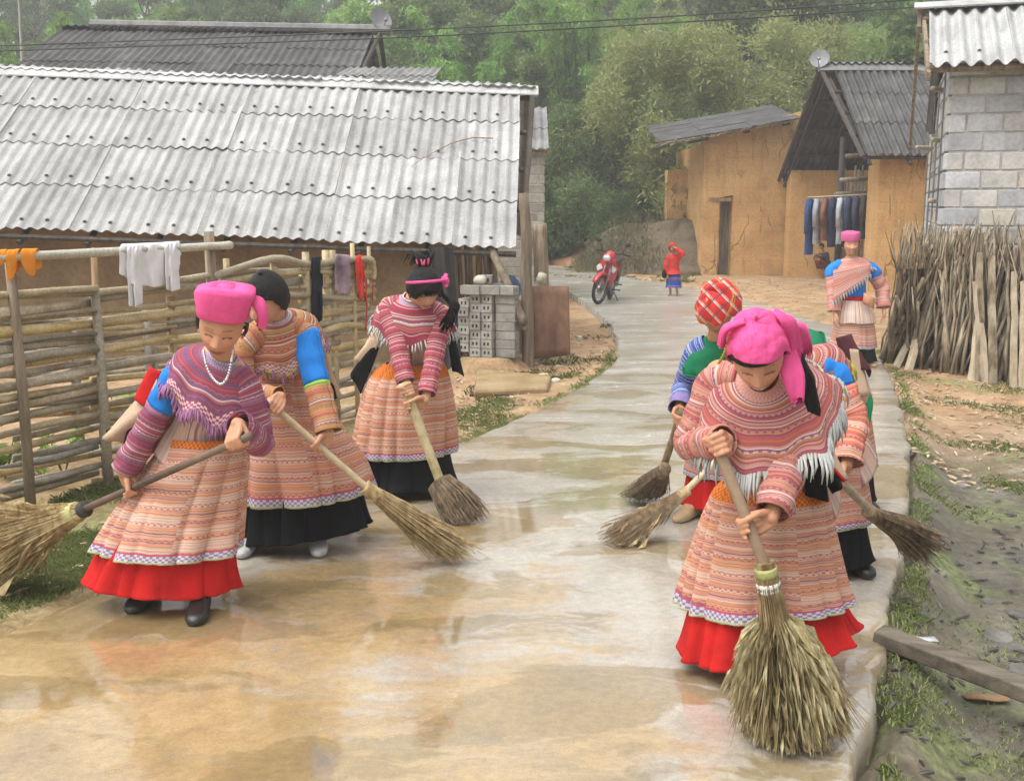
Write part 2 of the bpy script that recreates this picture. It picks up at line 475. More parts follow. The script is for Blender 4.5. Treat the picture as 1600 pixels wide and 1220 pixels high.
    ring = mth(nt, 'MULTIPLY', mth(nt, 'SINE', mth(nt, 'MULTIPLY', vo.outputs['Distance'], 95.0)), ramp(nt, vo.outputs['Distance'], [(0.0, 1.0), (.3, 0.0)]))
    ring = mth(nt, 'MULTIPLY', ring, mth(nt, 'GREATER_THAN', nd(nt, 'ShaderNodeSeparateColor', {0: vo.outputs['Color']}).outputs[0], .72))
    n1 = bump(nt, b, mth(nt, 'ADD', mth(nt, 'MULTIPLY', n_grit, wet), mth(nt, 'MULTIPLY', n_fin, mth(nt, 'MULTIPLY', wet, .3))), .42, .008)
    n2 = bump(nt, b, h2, .07, .005, n1)
    n3 = bump(nt, b, ring, .3, .0022, n2)
    nt.links.new(n3, b.inputs['Coat Normal'])
    return m
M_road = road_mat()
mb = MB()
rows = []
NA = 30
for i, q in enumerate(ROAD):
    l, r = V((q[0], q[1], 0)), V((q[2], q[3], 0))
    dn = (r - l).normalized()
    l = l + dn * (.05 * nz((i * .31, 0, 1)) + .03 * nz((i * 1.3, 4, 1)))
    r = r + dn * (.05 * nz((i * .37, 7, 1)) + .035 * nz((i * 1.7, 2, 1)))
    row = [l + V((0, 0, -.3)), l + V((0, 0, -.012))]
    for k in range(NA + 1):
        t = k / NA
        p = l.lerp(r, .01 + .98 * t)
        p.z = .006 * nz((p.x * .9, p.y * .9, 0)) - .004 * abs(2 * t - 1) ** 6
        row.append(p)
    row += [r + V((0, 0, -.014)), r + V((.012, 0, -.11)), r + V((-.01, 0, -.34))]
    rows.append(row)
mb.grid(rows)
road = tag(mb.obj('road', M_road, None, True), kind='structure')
for p in road.data.polygons: pass

# cut earth banks beside the far end of the road
M_bank = pmat('brown_bank', [(.045, .035, .02), (.1, .07, .042), (.15, .11, .065), (.07, .08, .03)], 1.6, 6, .9, .8, 9, 'pos', dist=.05)
M_redsoil = pmat('red_soil', [(.2, .1, .055), (.3, .16, .09), (.36, .22, .13)], 1.5, 6, .9, .7, 8, 'pos', dist=.05)
def bank(name, pts_foot, pts_top, mat, rough=.25, back=3.0):
    rows = []
    n = 40
    foot = crom([tuple(p) for p in pts_foot], max(2, n // (len(pts_foot) - 1)))
    top = crom([tuple(p) for p in pts_top], max(2, n // (len(pts_top) - 1)))
    m_ = min(len(foot), len(top))
    for j in range(13):
        t = j / 12
        row = []
        for i in range(m_):
            f_, t_ = V(foot[i]), V(top[i])
            p = f_.lerp(t_, min(1, t / .75))
            if t > .75: p = t_ + V((0, (t - .75) / .25 * back, -.2 * (t - .75)))
            d = rough * nz(p, 1.3) + rough * .5 * nz(p, 3.7)
            p = p + V((d * .4, -d * .8, d * .5 * (1 if t > .1 else 0)))
            row.append(p)
        rows.append(row)
    rows.insert(0, [p + V((0, .1, -.5)) for p in rows[0]])
    b_ = MB(); b_.grid(rows)
    return tag(b_.obj(name, mat, None, True), kind='structure')
bank('earth_bank', [P(905, 424, 29.5), P(960, 436, 28.2), P(1040, 432, 28.0), P(1098, 426, 28.0), P(1130, 424, 28.6)],
     [P(915, 404, 31), P(960, 358, 31), P(1040, 346, 30.2), P(1098, 344, 29.6), P(1130, 350, 30)], M_bank, .22)
bank('red_soil_bank', [P(800, 412, 33.0), P(860, 408, 33.0), P(925, 410, 32.0), P(965, 412, 31.5)],
     [P(800, 385, 37), P(860, 362, 37), P(925, 352, 36), P(975, 348, 35.5)], M_redsoil, .4)

# ------------------------------------------------------------------ rain-misted air: one closed box round everything
hm = bpy.data.materials.new('rain_mist'); hm.use_nodes = True
hn = hm.node_tree; hn.nodes.remove(hn.nodes['Principled BSDF'])
pv = hn.nodes.new('ShaderNodeVolumePrincipled')
pv.inputs['Color'].default_value = (1, 1, 1, 1); pv.inputs['Density'].default_value = .003
hn.links.new(pv.outputs[0], hn.nodes['Material Output'].inputs['Volume'])
b_ = MB(); b_.box((-100, -14, -1.6), (100, 252, 48))
tag(b_.obj('haze', hm), kind='stuff')
# ================================================================== BUILDINGS
def corr_mat(name, c1, c2, c3, stain, rnd=.1):
    m, nt, b = base_mat(name)
    v = coords(nt, 'obj', (1, 1, 1), True)
    n1 = noise_t(nt, v, 2.2, 6, .65)
    st = noise_t(nt, nd(nt, 'ShaderNodeMapping', {'Vector': v, 'Scale': (9, 1.2, 2)}).outputs[0], 1.0, 5, .65)
    c = ramp(nt, n1, [(.3, c1), (.5, c2), (.72, c3)])
    c = mixc(nt, ramp(nt, st, [(.5, 0.0), (.72, .75)]), c, stain)
    mo = noise_t(nt, v, 9, 4, .6)
    c = mixc(nt, ramp(nt, mo, [(.66, 0.0), (.74, .55)]), c, tuple(x * .6 for x in stain))
    n2 = noise_t(nt, v, 55, 3)
    c = mixc(nt, .25, c, ramp(nt, n2, [(.3, .05), (.7, .95)]), 'OVERLAY')
    r = nd(nt, 'ShaderNodeObjectInfo').outputs['Random']
    c = nd(nt, 'ShaderNodeHueSaturation', {'Color': c, 'Value': mth(nt, 'ADD', 1 - rnd, mth(nt, 'MULTIPLY', r, 2 * rnd))}).outputs[0]
    nt.links.new(c, b.inputs['Base Color'])
    b.inputs['Roughness'].default_value = .62
    b.inputs['Specular IOR Level'].default_value = .4
    bump(nt, b, n2, .25, .003)
    return m
M_sheet = corr_mat('pale_fibre_cement', (.25, .247, .24), (.335, .331, .323), (.42, .415, .404), (.2, .19, .175), .13)
M_sheet_dark = corr_mat('weathered_fibre_cement', (.03, .029, .028), (.055, .053, .05), (.11, .107, .1), (.028, .026, .024), .15)
M_sheet_mid = corr_mat('grey_fibre_cement', (.13, .125, .12), (.19, .185, .178), (.27, .262, .25), (.08, .075, .07), .15)
M_sheet_white = corr_mat('white_fibre_cement', (.34, .34, .33), (.43, .43, .42), (.5, .5, .49), (.24, .235, .225))
M_screw = pmat('rusty_washer', [(.05, .045, .04), (.1, .08, .06)], 20, 3, .7, 0)
M_mud = pmat('brown_earth_wall', [(.2, .135, .075), (.27, .19, .11), (.33, .24, .145)], 1.7, 6, .92, .6, 10, 'pos', dist=.02)
M_wood = pmat('weathered_wood', [(.12, .09, .06), (.22, .17, .115), (.3, .245, .18)], 3, 6, .85, .5, 30, 'obj', (7, 7, .8), .2, dist=.006)
M_wood_dark = pmat('dark_wet_wood', [(.025, .02, .016), (.05, .04, .032), (.085, .07, .055)], 4, 6, .75, .5, 30, 'obj', (6, 6, .8), .2)
M_wood_tan = pmat('tan_sawn_wood', [(.2, .12, .06), (.33, .21, .11), (.42, .3, .18)], 4, 6, .85, .4, 30, 'obj', (7, 7, .8), .2)

def earth_mat(name, base):
    m, nt, b = base_mat(name)
    pos = nd(nt, 'ShaderNodeNewGeometry').outputs['Position']
    n1 = noise_t(nt, pos, 1.3, 6, .62)
    k = lambda f: tuple(x * f for x in base)
    c = ramp(nt, n1, [(.3, k(.78)), (.5, k(1.0)), (.72, (base[0] * 1.14, base[1] * 1.17, base[2] * 1.25))])
    # drip stains and cracks run downwards
    sv = nd(nt, 'ShaderNodeMapping', {'Vector': pos, 'Scale': (7, 7, .55)}).outputs[0]
    c = mixc(nt, ramp(nt, noise_t(nt, sv, 1, 5, .6), [(.55, 0.0), (.75, .45)]), c, k(.5))
    cv = nd(nt, 'ShaderNodeMapping', {'Vector': pos, 'Scale': (2.3, 2.3, .42)}).outputs[0]
    cv = nd(nt, 'ShaderNodeVectorMath', {0: cv, 1: nd(nt, 'ShaderNodeVectorMath', {0: nd(nt, 'ShaderNodeTexNoise', {'Vector': pos, 'Scale': 2.5, 'Detail': 4}).outputs[1], 3: .5}, operation='SCALE').outputs[0]}, operation='ADD').outputs[0]
    ck = nd(nt, 'ShaderNodeTexVoronoi', {'Vector': cv, 'Scale': 1.0}, feature='DISTANCE_TO_EDGE').outputs[0]
    gate = ramp(nt, noise_t(nt, pos, .8, 3), [(.5, 0.0), (.58, 1.0)])
    crack = mth(nt, 'MULTIPLY', ramp(nt, ck, [(0.0, 1.0), (.022, 0.0)]), gate)
    c = mixc(nt, mth(nt, 'MULTIPLY', crack, .6), c, k(.35))
    sz = nd(nt, 'ShaderNodeSeparateXYZ', {0: pos}).outputs[2]
    # rows left by the formwork
    row = mth(nt, 'ABSOLUTE', mth(nt, 'SINE', mth(nt, 'MULTIPLY', mth(nt, 'ADD', sz, mth(nt, 'MULTIPLY', n1, .1)), 8.5)))
    c = mixc(nt, ramp(nt, row, [(0.0, .3), (.12, 0.0)]), c, k(.55))
    fi = noise_t(nt, pos, 30, 5, .65)
    c = mixc(nt, .3, c, ramp(nt, fi, [(.3, .1), (.7, .9)]), 'OVERLAY')
    nt.links.new(c, b.inputs['Base Color'])
    b.inputs['Roughness'].default_value = .95
    b.inputs['Specular IOR Level'].default_value = .15
    n_ = bump(nt, b, fi, .5, .02)
    bump(nt, b, mth(nt, 'SUBTRACT', 1.0, crack), .8, .03, n_)
    return m
M_yellow = earth_mat('ochre_rammed_earth', (.57, .345, .145))

_sheets = {}
def corr_sheet(nc, pitch, L, amp=.017, screws=True):
    key = (nc, pitch, round(L, 3), amp, screws)
    if key in _sheets: return _sheets[key]
    b_ = MB()
    n = nc * 8
    top, bot = [], []
    for j in range(2):
        y = j * L
        top.append([V((i * pitch / 8, y, amp * math.cos(2 * math.pi * i / 8))) for i in range(n + 1)])
        bot.append([p + V((0, 0, -.008)) for p in top[-1]])
    b_.grid(top); b_.grid([bot[1], bot[0]])
    b_.grid([bot[0], top[0]]); b_.grid([top[1], bot[1]])
    b_.add([bot[0][0], bot[1][0], top[1][0], top[0][0]], [(0, 1, 2, 3)])
    b_.add([bot[0][-1], bot[1][-1], top[1][-1], top[0][-1]], [(3, 2, 1, 0)])
    if screws:
        for cx in (1, nc - 2 if nc > 3 else nc - 1):
            for a_ in (0,):
                c_ = V((cx * pitch + (0 if cx else 0), .14 * L, amp + .004))
                vs_ = [c_ + V((.026 * math.cos(t * math.pi / 3), .026 * math.sin(t * math.pi / 3), 0)) for t in range(6)]
                vs_ += [c_ + V((.012 * math.cos(t * math.pi / 3), .012 * math.sin(t * math.pi / 3), .014)) for t in range(6)]
                b_.add(vs_, [(t, (t+1) % 6, 6 + (t+1) % 6, 6 + t) for t in range(6)] + [tuple(range(6, 12))], 1)
    _sheets[key] = b_.mesh('roof_sheet')
    return _sheets[key]
def roof(parent, O, e, s, ncol, nrow, nc, pitch, expo, mat, over=.13, amp=.017, screws=True, seed=1, name='roof_sheet', flip=False):
    """courses of corrugated sheets from the eave point O along e, up the slope s; each sheet is an object"""
    r = random.Random(seed)
    O, e, s = V(O), V(e).normalized(), V(s).normalized()
    s = (s - e * s.dot(e)).normalized()
    n = e.cross(s).normalized()
    if n.z < 0: n = -n
    me = corr_sheet(nc, pitch, expo + over, amp, screws)
    if not me.materials:
        me.materials.append(mat); me.materials.append(M_screw)
    elif me.materials[0] != mat:
        me = me.copy(); me.materials[0] = mat
        _sheets[(nc, pitch, round(expo + over, 3), amp, screws)] = me
    left_handed = e.cross(s).dot(n) < 0
    for j in range(nrow):
        sh = (j % 2) * pitch * .0
        for i in range(ncol):
            o = bpy.data.objects.new(name, me)
            COL.objects.link(o)
            ang = math.atan2(.014, expo)
            s2 = (s * math.cos(ang) - n * math.sin(ang)).normalized()
            e2 = (e + n * r.uniform(-.009, .009) + s * r.uniform(-.008, .008)).normalized()
            n2 = e2.cross(s2)
            if left_handed: n2 = -n2
            org = O + e * (i * (nc * pitch - .004) + sh + r.uniform(-.006, .006)) + s * (j * expo + r.uniform(-.02, .02)) + n * (.018 + r.uniform(0, .006) + .009 * (i % 2) * .5)
            xe = e2
            if left_handed: org = org + e * (nc * pitch); xe = -e2
            n2 = xe.cross(s2).normalized()
            M = Matrix((xe, s2, n2)).transposed().to_4x4()
            M.translation = org
            o.parent = parent
            o.matrix_parent_inverse = Matrix.Translation(-parent_loc(parent))
            o.matrix_basis = M
    return n

def mudwall(name, p0, p1, z0, z1, th, mat, parent, hole=None, amp=.03, step=.14, z1b=None):
    """earth wall from p0 to p1 (xy), top z1 to z1b, thickness away from the viewer, an optional opening (u0, u1, top)"""
    p0, p1 = V((p0[0], p0[1], 0)), V((p1[0], p1[1], 0))
    L = (p1 - p0).length
    d = (p1 - p0) / L
    nn = V((d.y, -d.x, 0))                   # towards the viewer when d points right
    z1b = z1 if z1b is None else z1b
    us = sorted(set([round(L * i / max(2, int(L / step)), 4) for i in range(max(2, int(L / step)) + 1)] + ([hole[0], hole[1]] if hole else [])))
    nz_ = max(3, int((max(z1, z1b) - z0) / step))
    b_ = MB()
    def pt(u, t, off):
        zt = z1 + (z1b - z1) * u / L
        z = z0 + (zt - z0) * t
        q = p0 + d * u + V((0, 0, z))
        k = amp * nz(q, 1.7) + amp * .5 * nz(q, 5.1)
        return q + nn * (off + (k if off == 0 else -k))
    ts = [i / nz_ for i in range(nz_ + 1)]
    if hole:
        ht = (hole[2] - z0) / (z1 - z0)
        ts = sorted(set(ts + [ht]))
    for off in (0, -th):
        idx = {}
        vs_, fs = [], []
        for i, u in enumerate(us):
            for j, t in enumerate(ts):
                idx[i, j] = len(vs_); vs_.append(pt(u, t, off))
        for i in range(len(us) - 1):
            for j in range(len(ts) - 1):
                if hole and us[i] >= hole[0] - 1e-6 and us[i+1] <= hole[1] + 1e-6 and ts[j+1] <= ht + 1e-6: continue
                q = (idx[i, j], idx[i+1, j], idx[i+1, j+1], idx[i, j+1])
                fs.append(q if off == 0 else q[::-1])
        b_.add(vs_, fs)
    n_t = len(ts)
    for i in (0, len(us) - 1):
        b_.grid([[pt(us[i], t, 0) for t in ts], [pt(us[i], t, -th) for t in ts]])
    b_.grid([[pt(u, 1, 0) for u in us], [pt(u, 1, -th) for u in us]])
    if hole:
        tz = [t for t in ts if t <= ht + 1e-6]
        for u in (hole[0], hole[1]): b_.grid([[pt(u, t, 0) for t in tz], [pt(u, t, -th) for t in tz]])
        uu = [u for u in us if hole[0] - 1e-6 <= u <= hole[1] + 1e-6]
        b_.grid([[pt(u, ht, 0) for u in uu], [pt(u, ht, -th) for u in uu]])
    return b_.obj(name, mat, parent, True)

# ---- long low house on the left, its pale roof towards us
R0, L0, RT = P(806, 388, 12.3), P(0, 352, 12.3), P(827, 141, 15.1)
eL, sL = V((L0.x - R0.x, 0, .8 * (L0.z - R0.z))).normalized(), (RT - R0)
HL = tag(empty('mud_house', (-4, 14, -.1)), 'long low brown earth house with pale grey corrugated roof behind the bamboo fence', 'house')
wl0, wl1 = P(-330, 400, 12.9), P(700, 400, 12.9)
mudwall('wall', (wl0.x, 12.95), (wl1.x, 12.95), -.4, 1.95, .3, M_mud, HL, None, .02, .2, 1.7)
mudwall('wall', (wl1.x, 12.95), (wl1.x + .28, 16.0), -.4, 1.7, .3, M_mud, HL, None, .02, .3)
mudwall('wall', (wl0.x, 16.9), (wl1.x, 16.9), -.4, 2.0, .3, M_mud, HL, None, .02, .4)
expo = sL.length / 4
b_ = MB()
wroof = (R0 - L0).length * 1.36
for k in range(5):
    a_ = R0 + sL * (k / 4.1 + .01) - V((0, 0, .09)); b_.tube([a_, a_ + eL * wroof], .035, 6)
for k in range(11):
    a_ = R0 + eL * (.25 + k * .76) - V((0, 0, .14)); b_.tube([a_, a_ + sL], .035, 6)
rf = b_.obj('roof', M_wood_dark, HL)
roof(rf, R0, eL, sL, 12, 4, 5, .1436, expo, M_sheet, seed=4)
# slope on the far side and the ridge capping
ridge = R0 + sL
sB = V((sL.x, -sL.y, sL.z))
roof(rf, ridge + V((0, sL.y, -sL.z - .05)), eL, sB, 12, 2, 5, .1436, expo * 2, M_sheet, seed=5, screws=False)
capm = MB()
for k in range(5):
    a_ = ridge + eL * (k * 1.75 - .12) + V((0, 0, .035 + .006 * (k % 2))); c_ = a_ + eL * 1.78
    rows = []
    for p in (a_, c_):
        rows.append([p + V((0, -.16, -.1)), p + V((0, -.06, -.0)), p + V((0, 0, .025)), p + V((0, .06, 0)), p + V((0, .16, -.1))])
    capm.grid(rows); capm.grid([[q - V((0, 0, .015)) for q in r_] for r_ in rows[::-1]])
    capm.grid([[r_[0], r_[0] - V((0, 0, .015))] for r_ in rows])
capm.obj('ridge_cap', M_sheet_white, rf)
# dry bamboo twig lying on the roof
tw = MB()
q0 = R0 + sL * .5 + eL * .45; nrm = eL.cross(sL).normalized(); nrm = nrm if nrm.z > 0 else -nrm
tw.tube([q0 + eL * x_ + sL * y_ + nrm * .06 for x_, y_ in ((-.05, .12), (.2, .12), (.45, .08), (.7, .0), (.9, -.08))], [.008, .008, .007, .005, .003], 5)
tag(tw.obj('bamboo_twig', M_wood_tan), 'thin dry twig lying bent across the pale corrugated roof', 'twig')

# ---- dark house behind it
HD = tag(empty('old_house', (-6, 24, 0)), 'house with dark weathered corrugated roof behind the pale one', 'house')
RA, RB = P(150, 47, 24), P(592, 55, 24)
EA, EB = P(92, 122, 21.4), P(560, 122, 21.4)
eD, sD = (RA - RB).normalized(), (RB - EB)
b_ = MB()
for k in range(4):
    a_ = EB + sD * (k / 3.1) - V((0, 0, .1)); b_.tube([a_, a_ + (RA - RB)], .05, 6)
rfd = b_.obj('roof', M_wood_dark, HD)
O_ = EB - sD * .55
nc_ = 7
roof(rfd, O_, eD, sD, int((RA - RB).length / (5 * .165)) + 1, 4, 5, .165, sD.length * 1.55 / 4, M_sheet_dark, seed=8, screws=False)
sDb = V((sD.x, -sD.y, sD.z))
roof(rfd, RB - sDb * 1.5, eD, sDb, int((RA - RB).length / (5 * .165)) + 1, 2, 5, .165, sD.length * 1.5 / 2, M_sheet_dark, seed=9, screws=False)
b_ = MB()
b_.tube([RB + V((.25, 0, .1)), RA + V((-.1, 0, .1))], .11, 8)
b_.obj('ridge_cap', M_sheet_mid, rfd)
gx = RB.x - .25
b_ = MB()
hz_ = RB.z - .15
yf, yb = RB.y - sD.y * 1.3, RB.y + sD.y * 1.3
zl = RB.z - sD.z * 1.38
b_.add([(gx, yf, zl), (gx, yb, zl), (gx, RB.y, hz_), (gx - .12, yf, zl), (gx - .12, yb, zl), (gx - .12, RB.y, hz_)], [(0, 1, 2), (5, 4, 3), (0, 3, 4, 1), (1, 4, 5, 2), (2, 5, 3, 0)])
b_.obj('gable_board', M_wood_dark, HD)
b_ = MB(); b_.box((RA.x + .3, yf + .3, -.3), (gx - .1, yb - .3, zl + .02)); b_.obj('wall', M_mud, HD)
b_ = MB()
b_.tube([RB + V((.02, -.02, .02)), RB + V((.02, 0, 0)) - sD * 1.5], .05, 6)
b_.tube([RB + V((.02, .02, .02)), RB + V((.02, 0, 0)) - sDb * 1.4], .05, 6)
b_.obj('bargeboard', M_wood_dark, HD)
# little roof between the two houses
HS = tag(empty('lean_to', (-1.6, 18, 0)), 'small dark lean-to roof peeping over the pale ridge below the dark gable', 'shed')
A_, B_, C_ = P(672, 136, 17.2), P(530, 136, 17.2), P(590, 113, 20.5)
b_ = MB(); b_.tube([A_ - V((0, 0, .08)), B_ - V((0, 0, .08))], .04, 6)
for q in (A_, B_, A_ + V((0, 2.4, .3)), B_ + V((0, 2.4, .3))): b_.tube([V((q.x, q.y + .1, -.2)), q - V((0, -.1, .06))], .05, 6)
rs = b_.obj('roof', M_wood_dark, HS)
roof(rs, A_, B_ - A_, V((-.25, 3.0, .62)), 3, 2, 4, .14, 1.55, M_sheet_mid, seed=3, screws=False)

# ---- satellite dishes
M_dish = pmat('grey_dish_paint', [(.14, .14, .14), (.19, .19, .195), (.24, .24, .245)], 3, 4, .5, .1)
M_steel = pmat('galvanised_steel', [(.2, .2, .2), (.3, .3, .3)], 8, 4, .45, .1, metal=.6)
def dish(c, r, aim, label, foot):
    t = tag(empty('satellite_dish', foot), label, 'satellite dish', 'satellite dishes on the house ridges')
    aim = V(aim).normalized()
    q = aim.to_track_quat('Z', 'Y').to_matrix()
    rows = []
    for k in range(7):
        rr = r * k / 6
        rows.append([V(c) + q @ V((rr * math.cos(a_), rr * 1.08 * math.sin(a_), .28 * rr * rr / r)) for a_ in [2 * math.pi * i / 28 for i in range(28)]])
    b = MB(); b.grid(rows, True); b.grid([[p - aim * .012 for p in r_] for r_ in rows[::-1]], True)
    b.grid([[p for p in rows[-1]], [p - aim * .012 for p in rows[-1]]], True)
    b.obj('reflector', M_dish, t, True)
    b = MB()
    tip = V(c) + aim * r * .95 + q @ V((0, -r * .5, 0))
    b.tube([V(c) + q @ V((0, -r, .25 * r)), tip], .012, 6); b.ball(tip, .04)
    b.obj('feed_arm', M_steel, t)
    b = MB(); b.tube([V(foot), V(foot) + (V(c) - V(foot)) * .7, V(c) - aim * .02], .025, 8)
    b.obj('mast', M_steel, t)
dish(P(594, 33, 24.1), .24, (.55, -.8, .45), 'grey satellite dish at the end of the dark roof ridge', P(590, 56, 24.0))
dish(P(1281, 94, 24.6), .21, (-.35, -.9, .5), 'pale grey satellite dish on the ridge of the gabled dark roof', P(1280, 112, 24.5))

# ---- masonry built block by block
M_mortar = pmat('rough_mortar', [(.28, .27, .25), (.4, .39, .37), (.5, .49, .47)], 6, 5, .95, .5, 30, 'pos')
M_block = pmat('concrete_block', [(.33, .32, .295), (.45, .435, .405), (.53, .515, .48)], 2.5, 6, .9, .5, 26, 'obj', (1, 1, 1), .22, dist=.008)
M_block_tan = pmat('tan_concrete_block', [(.36, .33, .26), (.46, .425, .345), (.53, .5, .42)], 2.5, 6, .9, .5, 26, 'obj', (1, 1, 1), .18, dist=.008)
M_block_blue = pmat('bluish_concrete_block', [(.34, .34, .345), (.45, .45, .455), (.53, .53, .535)], 2.5, 6, .9, .5, 26, 'obj', (1, 1, 1), .18, dist=.008)
_blk = {}
def block_mesh(l, h, d, mat):
    key = (round(l, 2), round(h, 3), d, mat.name)
    if key not in _blk:
        bm = bmesh.new(); bmesh.ops.create_cube(bm, size=1)
        bmesh.ops.scale(bm, vec=(l, d, h), verts=bm.verts)
        bmesh.ops.bevel(bm, geom=bm.edges[:], offset=.007, segments=1, affect='EDGES')
        me_ = bpy.data.meshes.new('block'); bm.to_mesh(me_); bm.free(); me_.materials.append(mat)
        _blk[key] = me_
    return _blk[key]
def blockwall(parent, p0, p1, z0, nrow, h, l, d=.1, seed=1, mats=None, joint=.022, name='block'):
    """courses of blocks in running bond from p0 to p1, standing a little proud of a mortar bed"""
    r = random.Random(seed)
    p0, p1 = V((p0[0], p0[1], 0)), V((p1[0], p1[1], 0))
    L = (p1 - p0).length; dr = (p1 - p0) / L
    nn = V((dr.y, -dr.x, 0))
    ang = math.atan2(dr.y, dr.x)
    for j in range(nrow):
        x = -l * .5 * (j % 2)
        while x < L - .03:
            a_, e_ = max(0, x), min(L, x + l - joint)
            x += l
            if e_ - a_ < .05: continue
            o = bpy.data.objects.new(name, block_mesh(e_ - a_, h - joint, d, r.choice(mats)))
            COL.objects.link(o)
            q = p0 + dr * ((a_ + e_) / 2) + nn * (-d / 2 + .003 + r.uniform(-.003, .005))
            o.location = (q.x, q.y, z0 + (j + .5) * h + r.uniform(-.003, .003))
            o.rotation_euler = (r.uniform(-.008, .008), r.uniform(-.008, .008), ang + r.uniform(-.006, .006))
            o.parent = parent
            o.matrix_parent_inverse = Matrix.Translation(-parent_loc(parent))
HB = tag(empty('block_building', (6, 14, -.1)), 'grey concrete block building with white corrugated roof behind the firewood', 'house')
BY = 12.25
bx0, bx1 = P(1476, 300, BY).x, P(1476, 300, BY).x + 3.6
b_ = MB()
sx, sy = P(1447, 300, 17).x, 17.0
zt = P(1476, 112, BY).z + .12
EBX, EBY = .945, -.327
bx1, by1 = bx0 + 3.4 * EBX, BY + 3.4 * EBY
b_.add([(bx0 + .012, BY + .004, -.3), (bx1, by1 + .004, -.3), (bx1 + 1.6, 16, -.3), (sx + .012, 17, -.3), (bx0 + .012, BY + .004, zt), (bx1, by1 + .004, zt), (bx1 + 1.6, 16, zt), (sx + .012, 17, zt)],
       [(0, 3, 2, 1), (4, 5, 6, 7), (0, 1, 5, 4), (1, 2, 6, 5), (2, 3, 7, 6), (3, 0, 4, 7)])
wallB = b_.obj('wall', M_mortar, HB)
hB = .201
mm = [M_block, M_block, M_block_blue, M_block_tan, M_block_blue]
blockwall(wallB, (bx0, BY), (bx1, by1), -.1, 17, hB, .375, .1, 3, mm)
blockwall(wallB, (sx, sy), (bx0 - .02, BY + .02), -.1, 17, hB, .375, .1, 4, mm)
# roof: white sheets, ridge board, bargeboard and rafters
E0, T0 = P(1452, 104, 11.95), P(1444, 14, 13.6)
b_ = MB()
for k in range(3):
    a_ = E0.lerp(T0, .08 + k * .42) + V((-.02, 0, -.08)); b_.tube([a_, a_ + V((4 * EBX, 4 * EBY, 0))], .045, 8)
rfB = b_.obj('roof', M_wood, HB)
roof(rfB, E0, (EBX, EBY, 0), T0 - E0, 5, 1, 5, .165, (T0 - E0).length - .1, M_sheet_white, amp=.032, seed=6)
b_ = MB(); q = T0 + V((-.12, 0, .05)); b_.add([q + Matrix.Rotation(math.atan2(EBY, EBX), 3, 'Z') @ V(p) for p in ((0,-.2,-.07),(4,-.2,-.07),(4,0,.02),(0,0,.02),(0,.2,-.07),(4,.2,-.07))], [(0,1,2,3),(3,2,5,4)])
o = b_.obj('ridge_cap', M_sheet_white, rfB); md = o.modifiers.new('thick', 'SOLIDIFY'); md.thickness = .02
b_ = MB()
bk = T0 + V((-EBY * 1.8, EBX * 1.8, -1.35))
b_.box((-.02, 0, -.26), (.02, (bk - T0).length, .02), M=Matrix.Translation(T0 + V((-.05, 0, -.02))) @ (bk - T0).to_track_quat('Y', 'Z').to_matrix().to_4x4())
b_.box((-.02, 0, -.1), (.02, (T0 - E0).length, .0), M=Matrix.Translation(E0 + V((.0, 0, -.06))) @ (T0 - E0).to_track_quat('Y', 'Z').to_matrix().to_4x4())
b_.obj('bargeboard', M_wood, rfB)
roof(rfB, T0 + V((-EBY * 1.8, EBX * 1.8, -1.35)) + V((.15, 0, 0)), (EBX, EBY, 0), V((EBY, -EBX, .75)), 4, 1, 5, .165, 2.2, M_sheet_mid, amp=.03, seed=7, screws=False)
# bamboo scaffold poles let into the side wall, and the wire lattice on it
M_bamboo = None
def bamboo_mat(name, c1, c2, c3, rnd=.25):
    m, nt, b = base_mat(name)
    v = coords(nt, 'obj', (1, 1, 1), True)
    n1 = noise_t(nt, v, 3.5, 5, .65)
    c = ramp(nt, n1, [(.3, c1), (.5, c2), (.72, c3)])
    d = noise_t(nt, v, 1.3, 4, .6)
    c = mixc(nt, ramp(nt, d, [(.55, 0.0), (.7, .55)]), c, (.09, .08, .065))
    n2 = noise_t(nt, v, 60, 3)
    c = mixc(nt, .3, c, ramp(nt, n2, [(.3, .1), (.7, .9)]), 'OVERLAY')
    r = nd(nt, 'ShaderNodeObjectInfo').outputs['Random']
    c = nd(nt, 'ShaderNodeHueSaturation', {'Color': c, 'Saturation': mth(nt, 'ADD', .6, mth(nt, 'MULTIPLY', r, .55)), 'Value': mth(nt, 'ADD', 1 - rnd, mth(nt, 'MULTIPLY', r, 2 * rnd))}).outputs[0]
    nt.links.new(c, b.inputs['Base Color'])
    b.inputs['Roughness'].default_value = .5
    b.inputs['Specular IOR Level'].default_value = .45
    bump(nt, b, n2, .15, .003)
    return m
M_bamboo = bamboo_mat('dry_bamboo', (.24, .175, .085), (.38, .295, .155), (.5, .415, .25), .3)
M_bamboo_grey = bamboo_mat('grey_weathered_bamboo', (.15, .12, .08), (.3, .25, .175), (.5, .46, .38), .4)
M_bamboo_pale = bamboo_mat('pale_bamboo', (.34, .3, .2), (.46, .42, .31), (.56, .53, .43), .1)
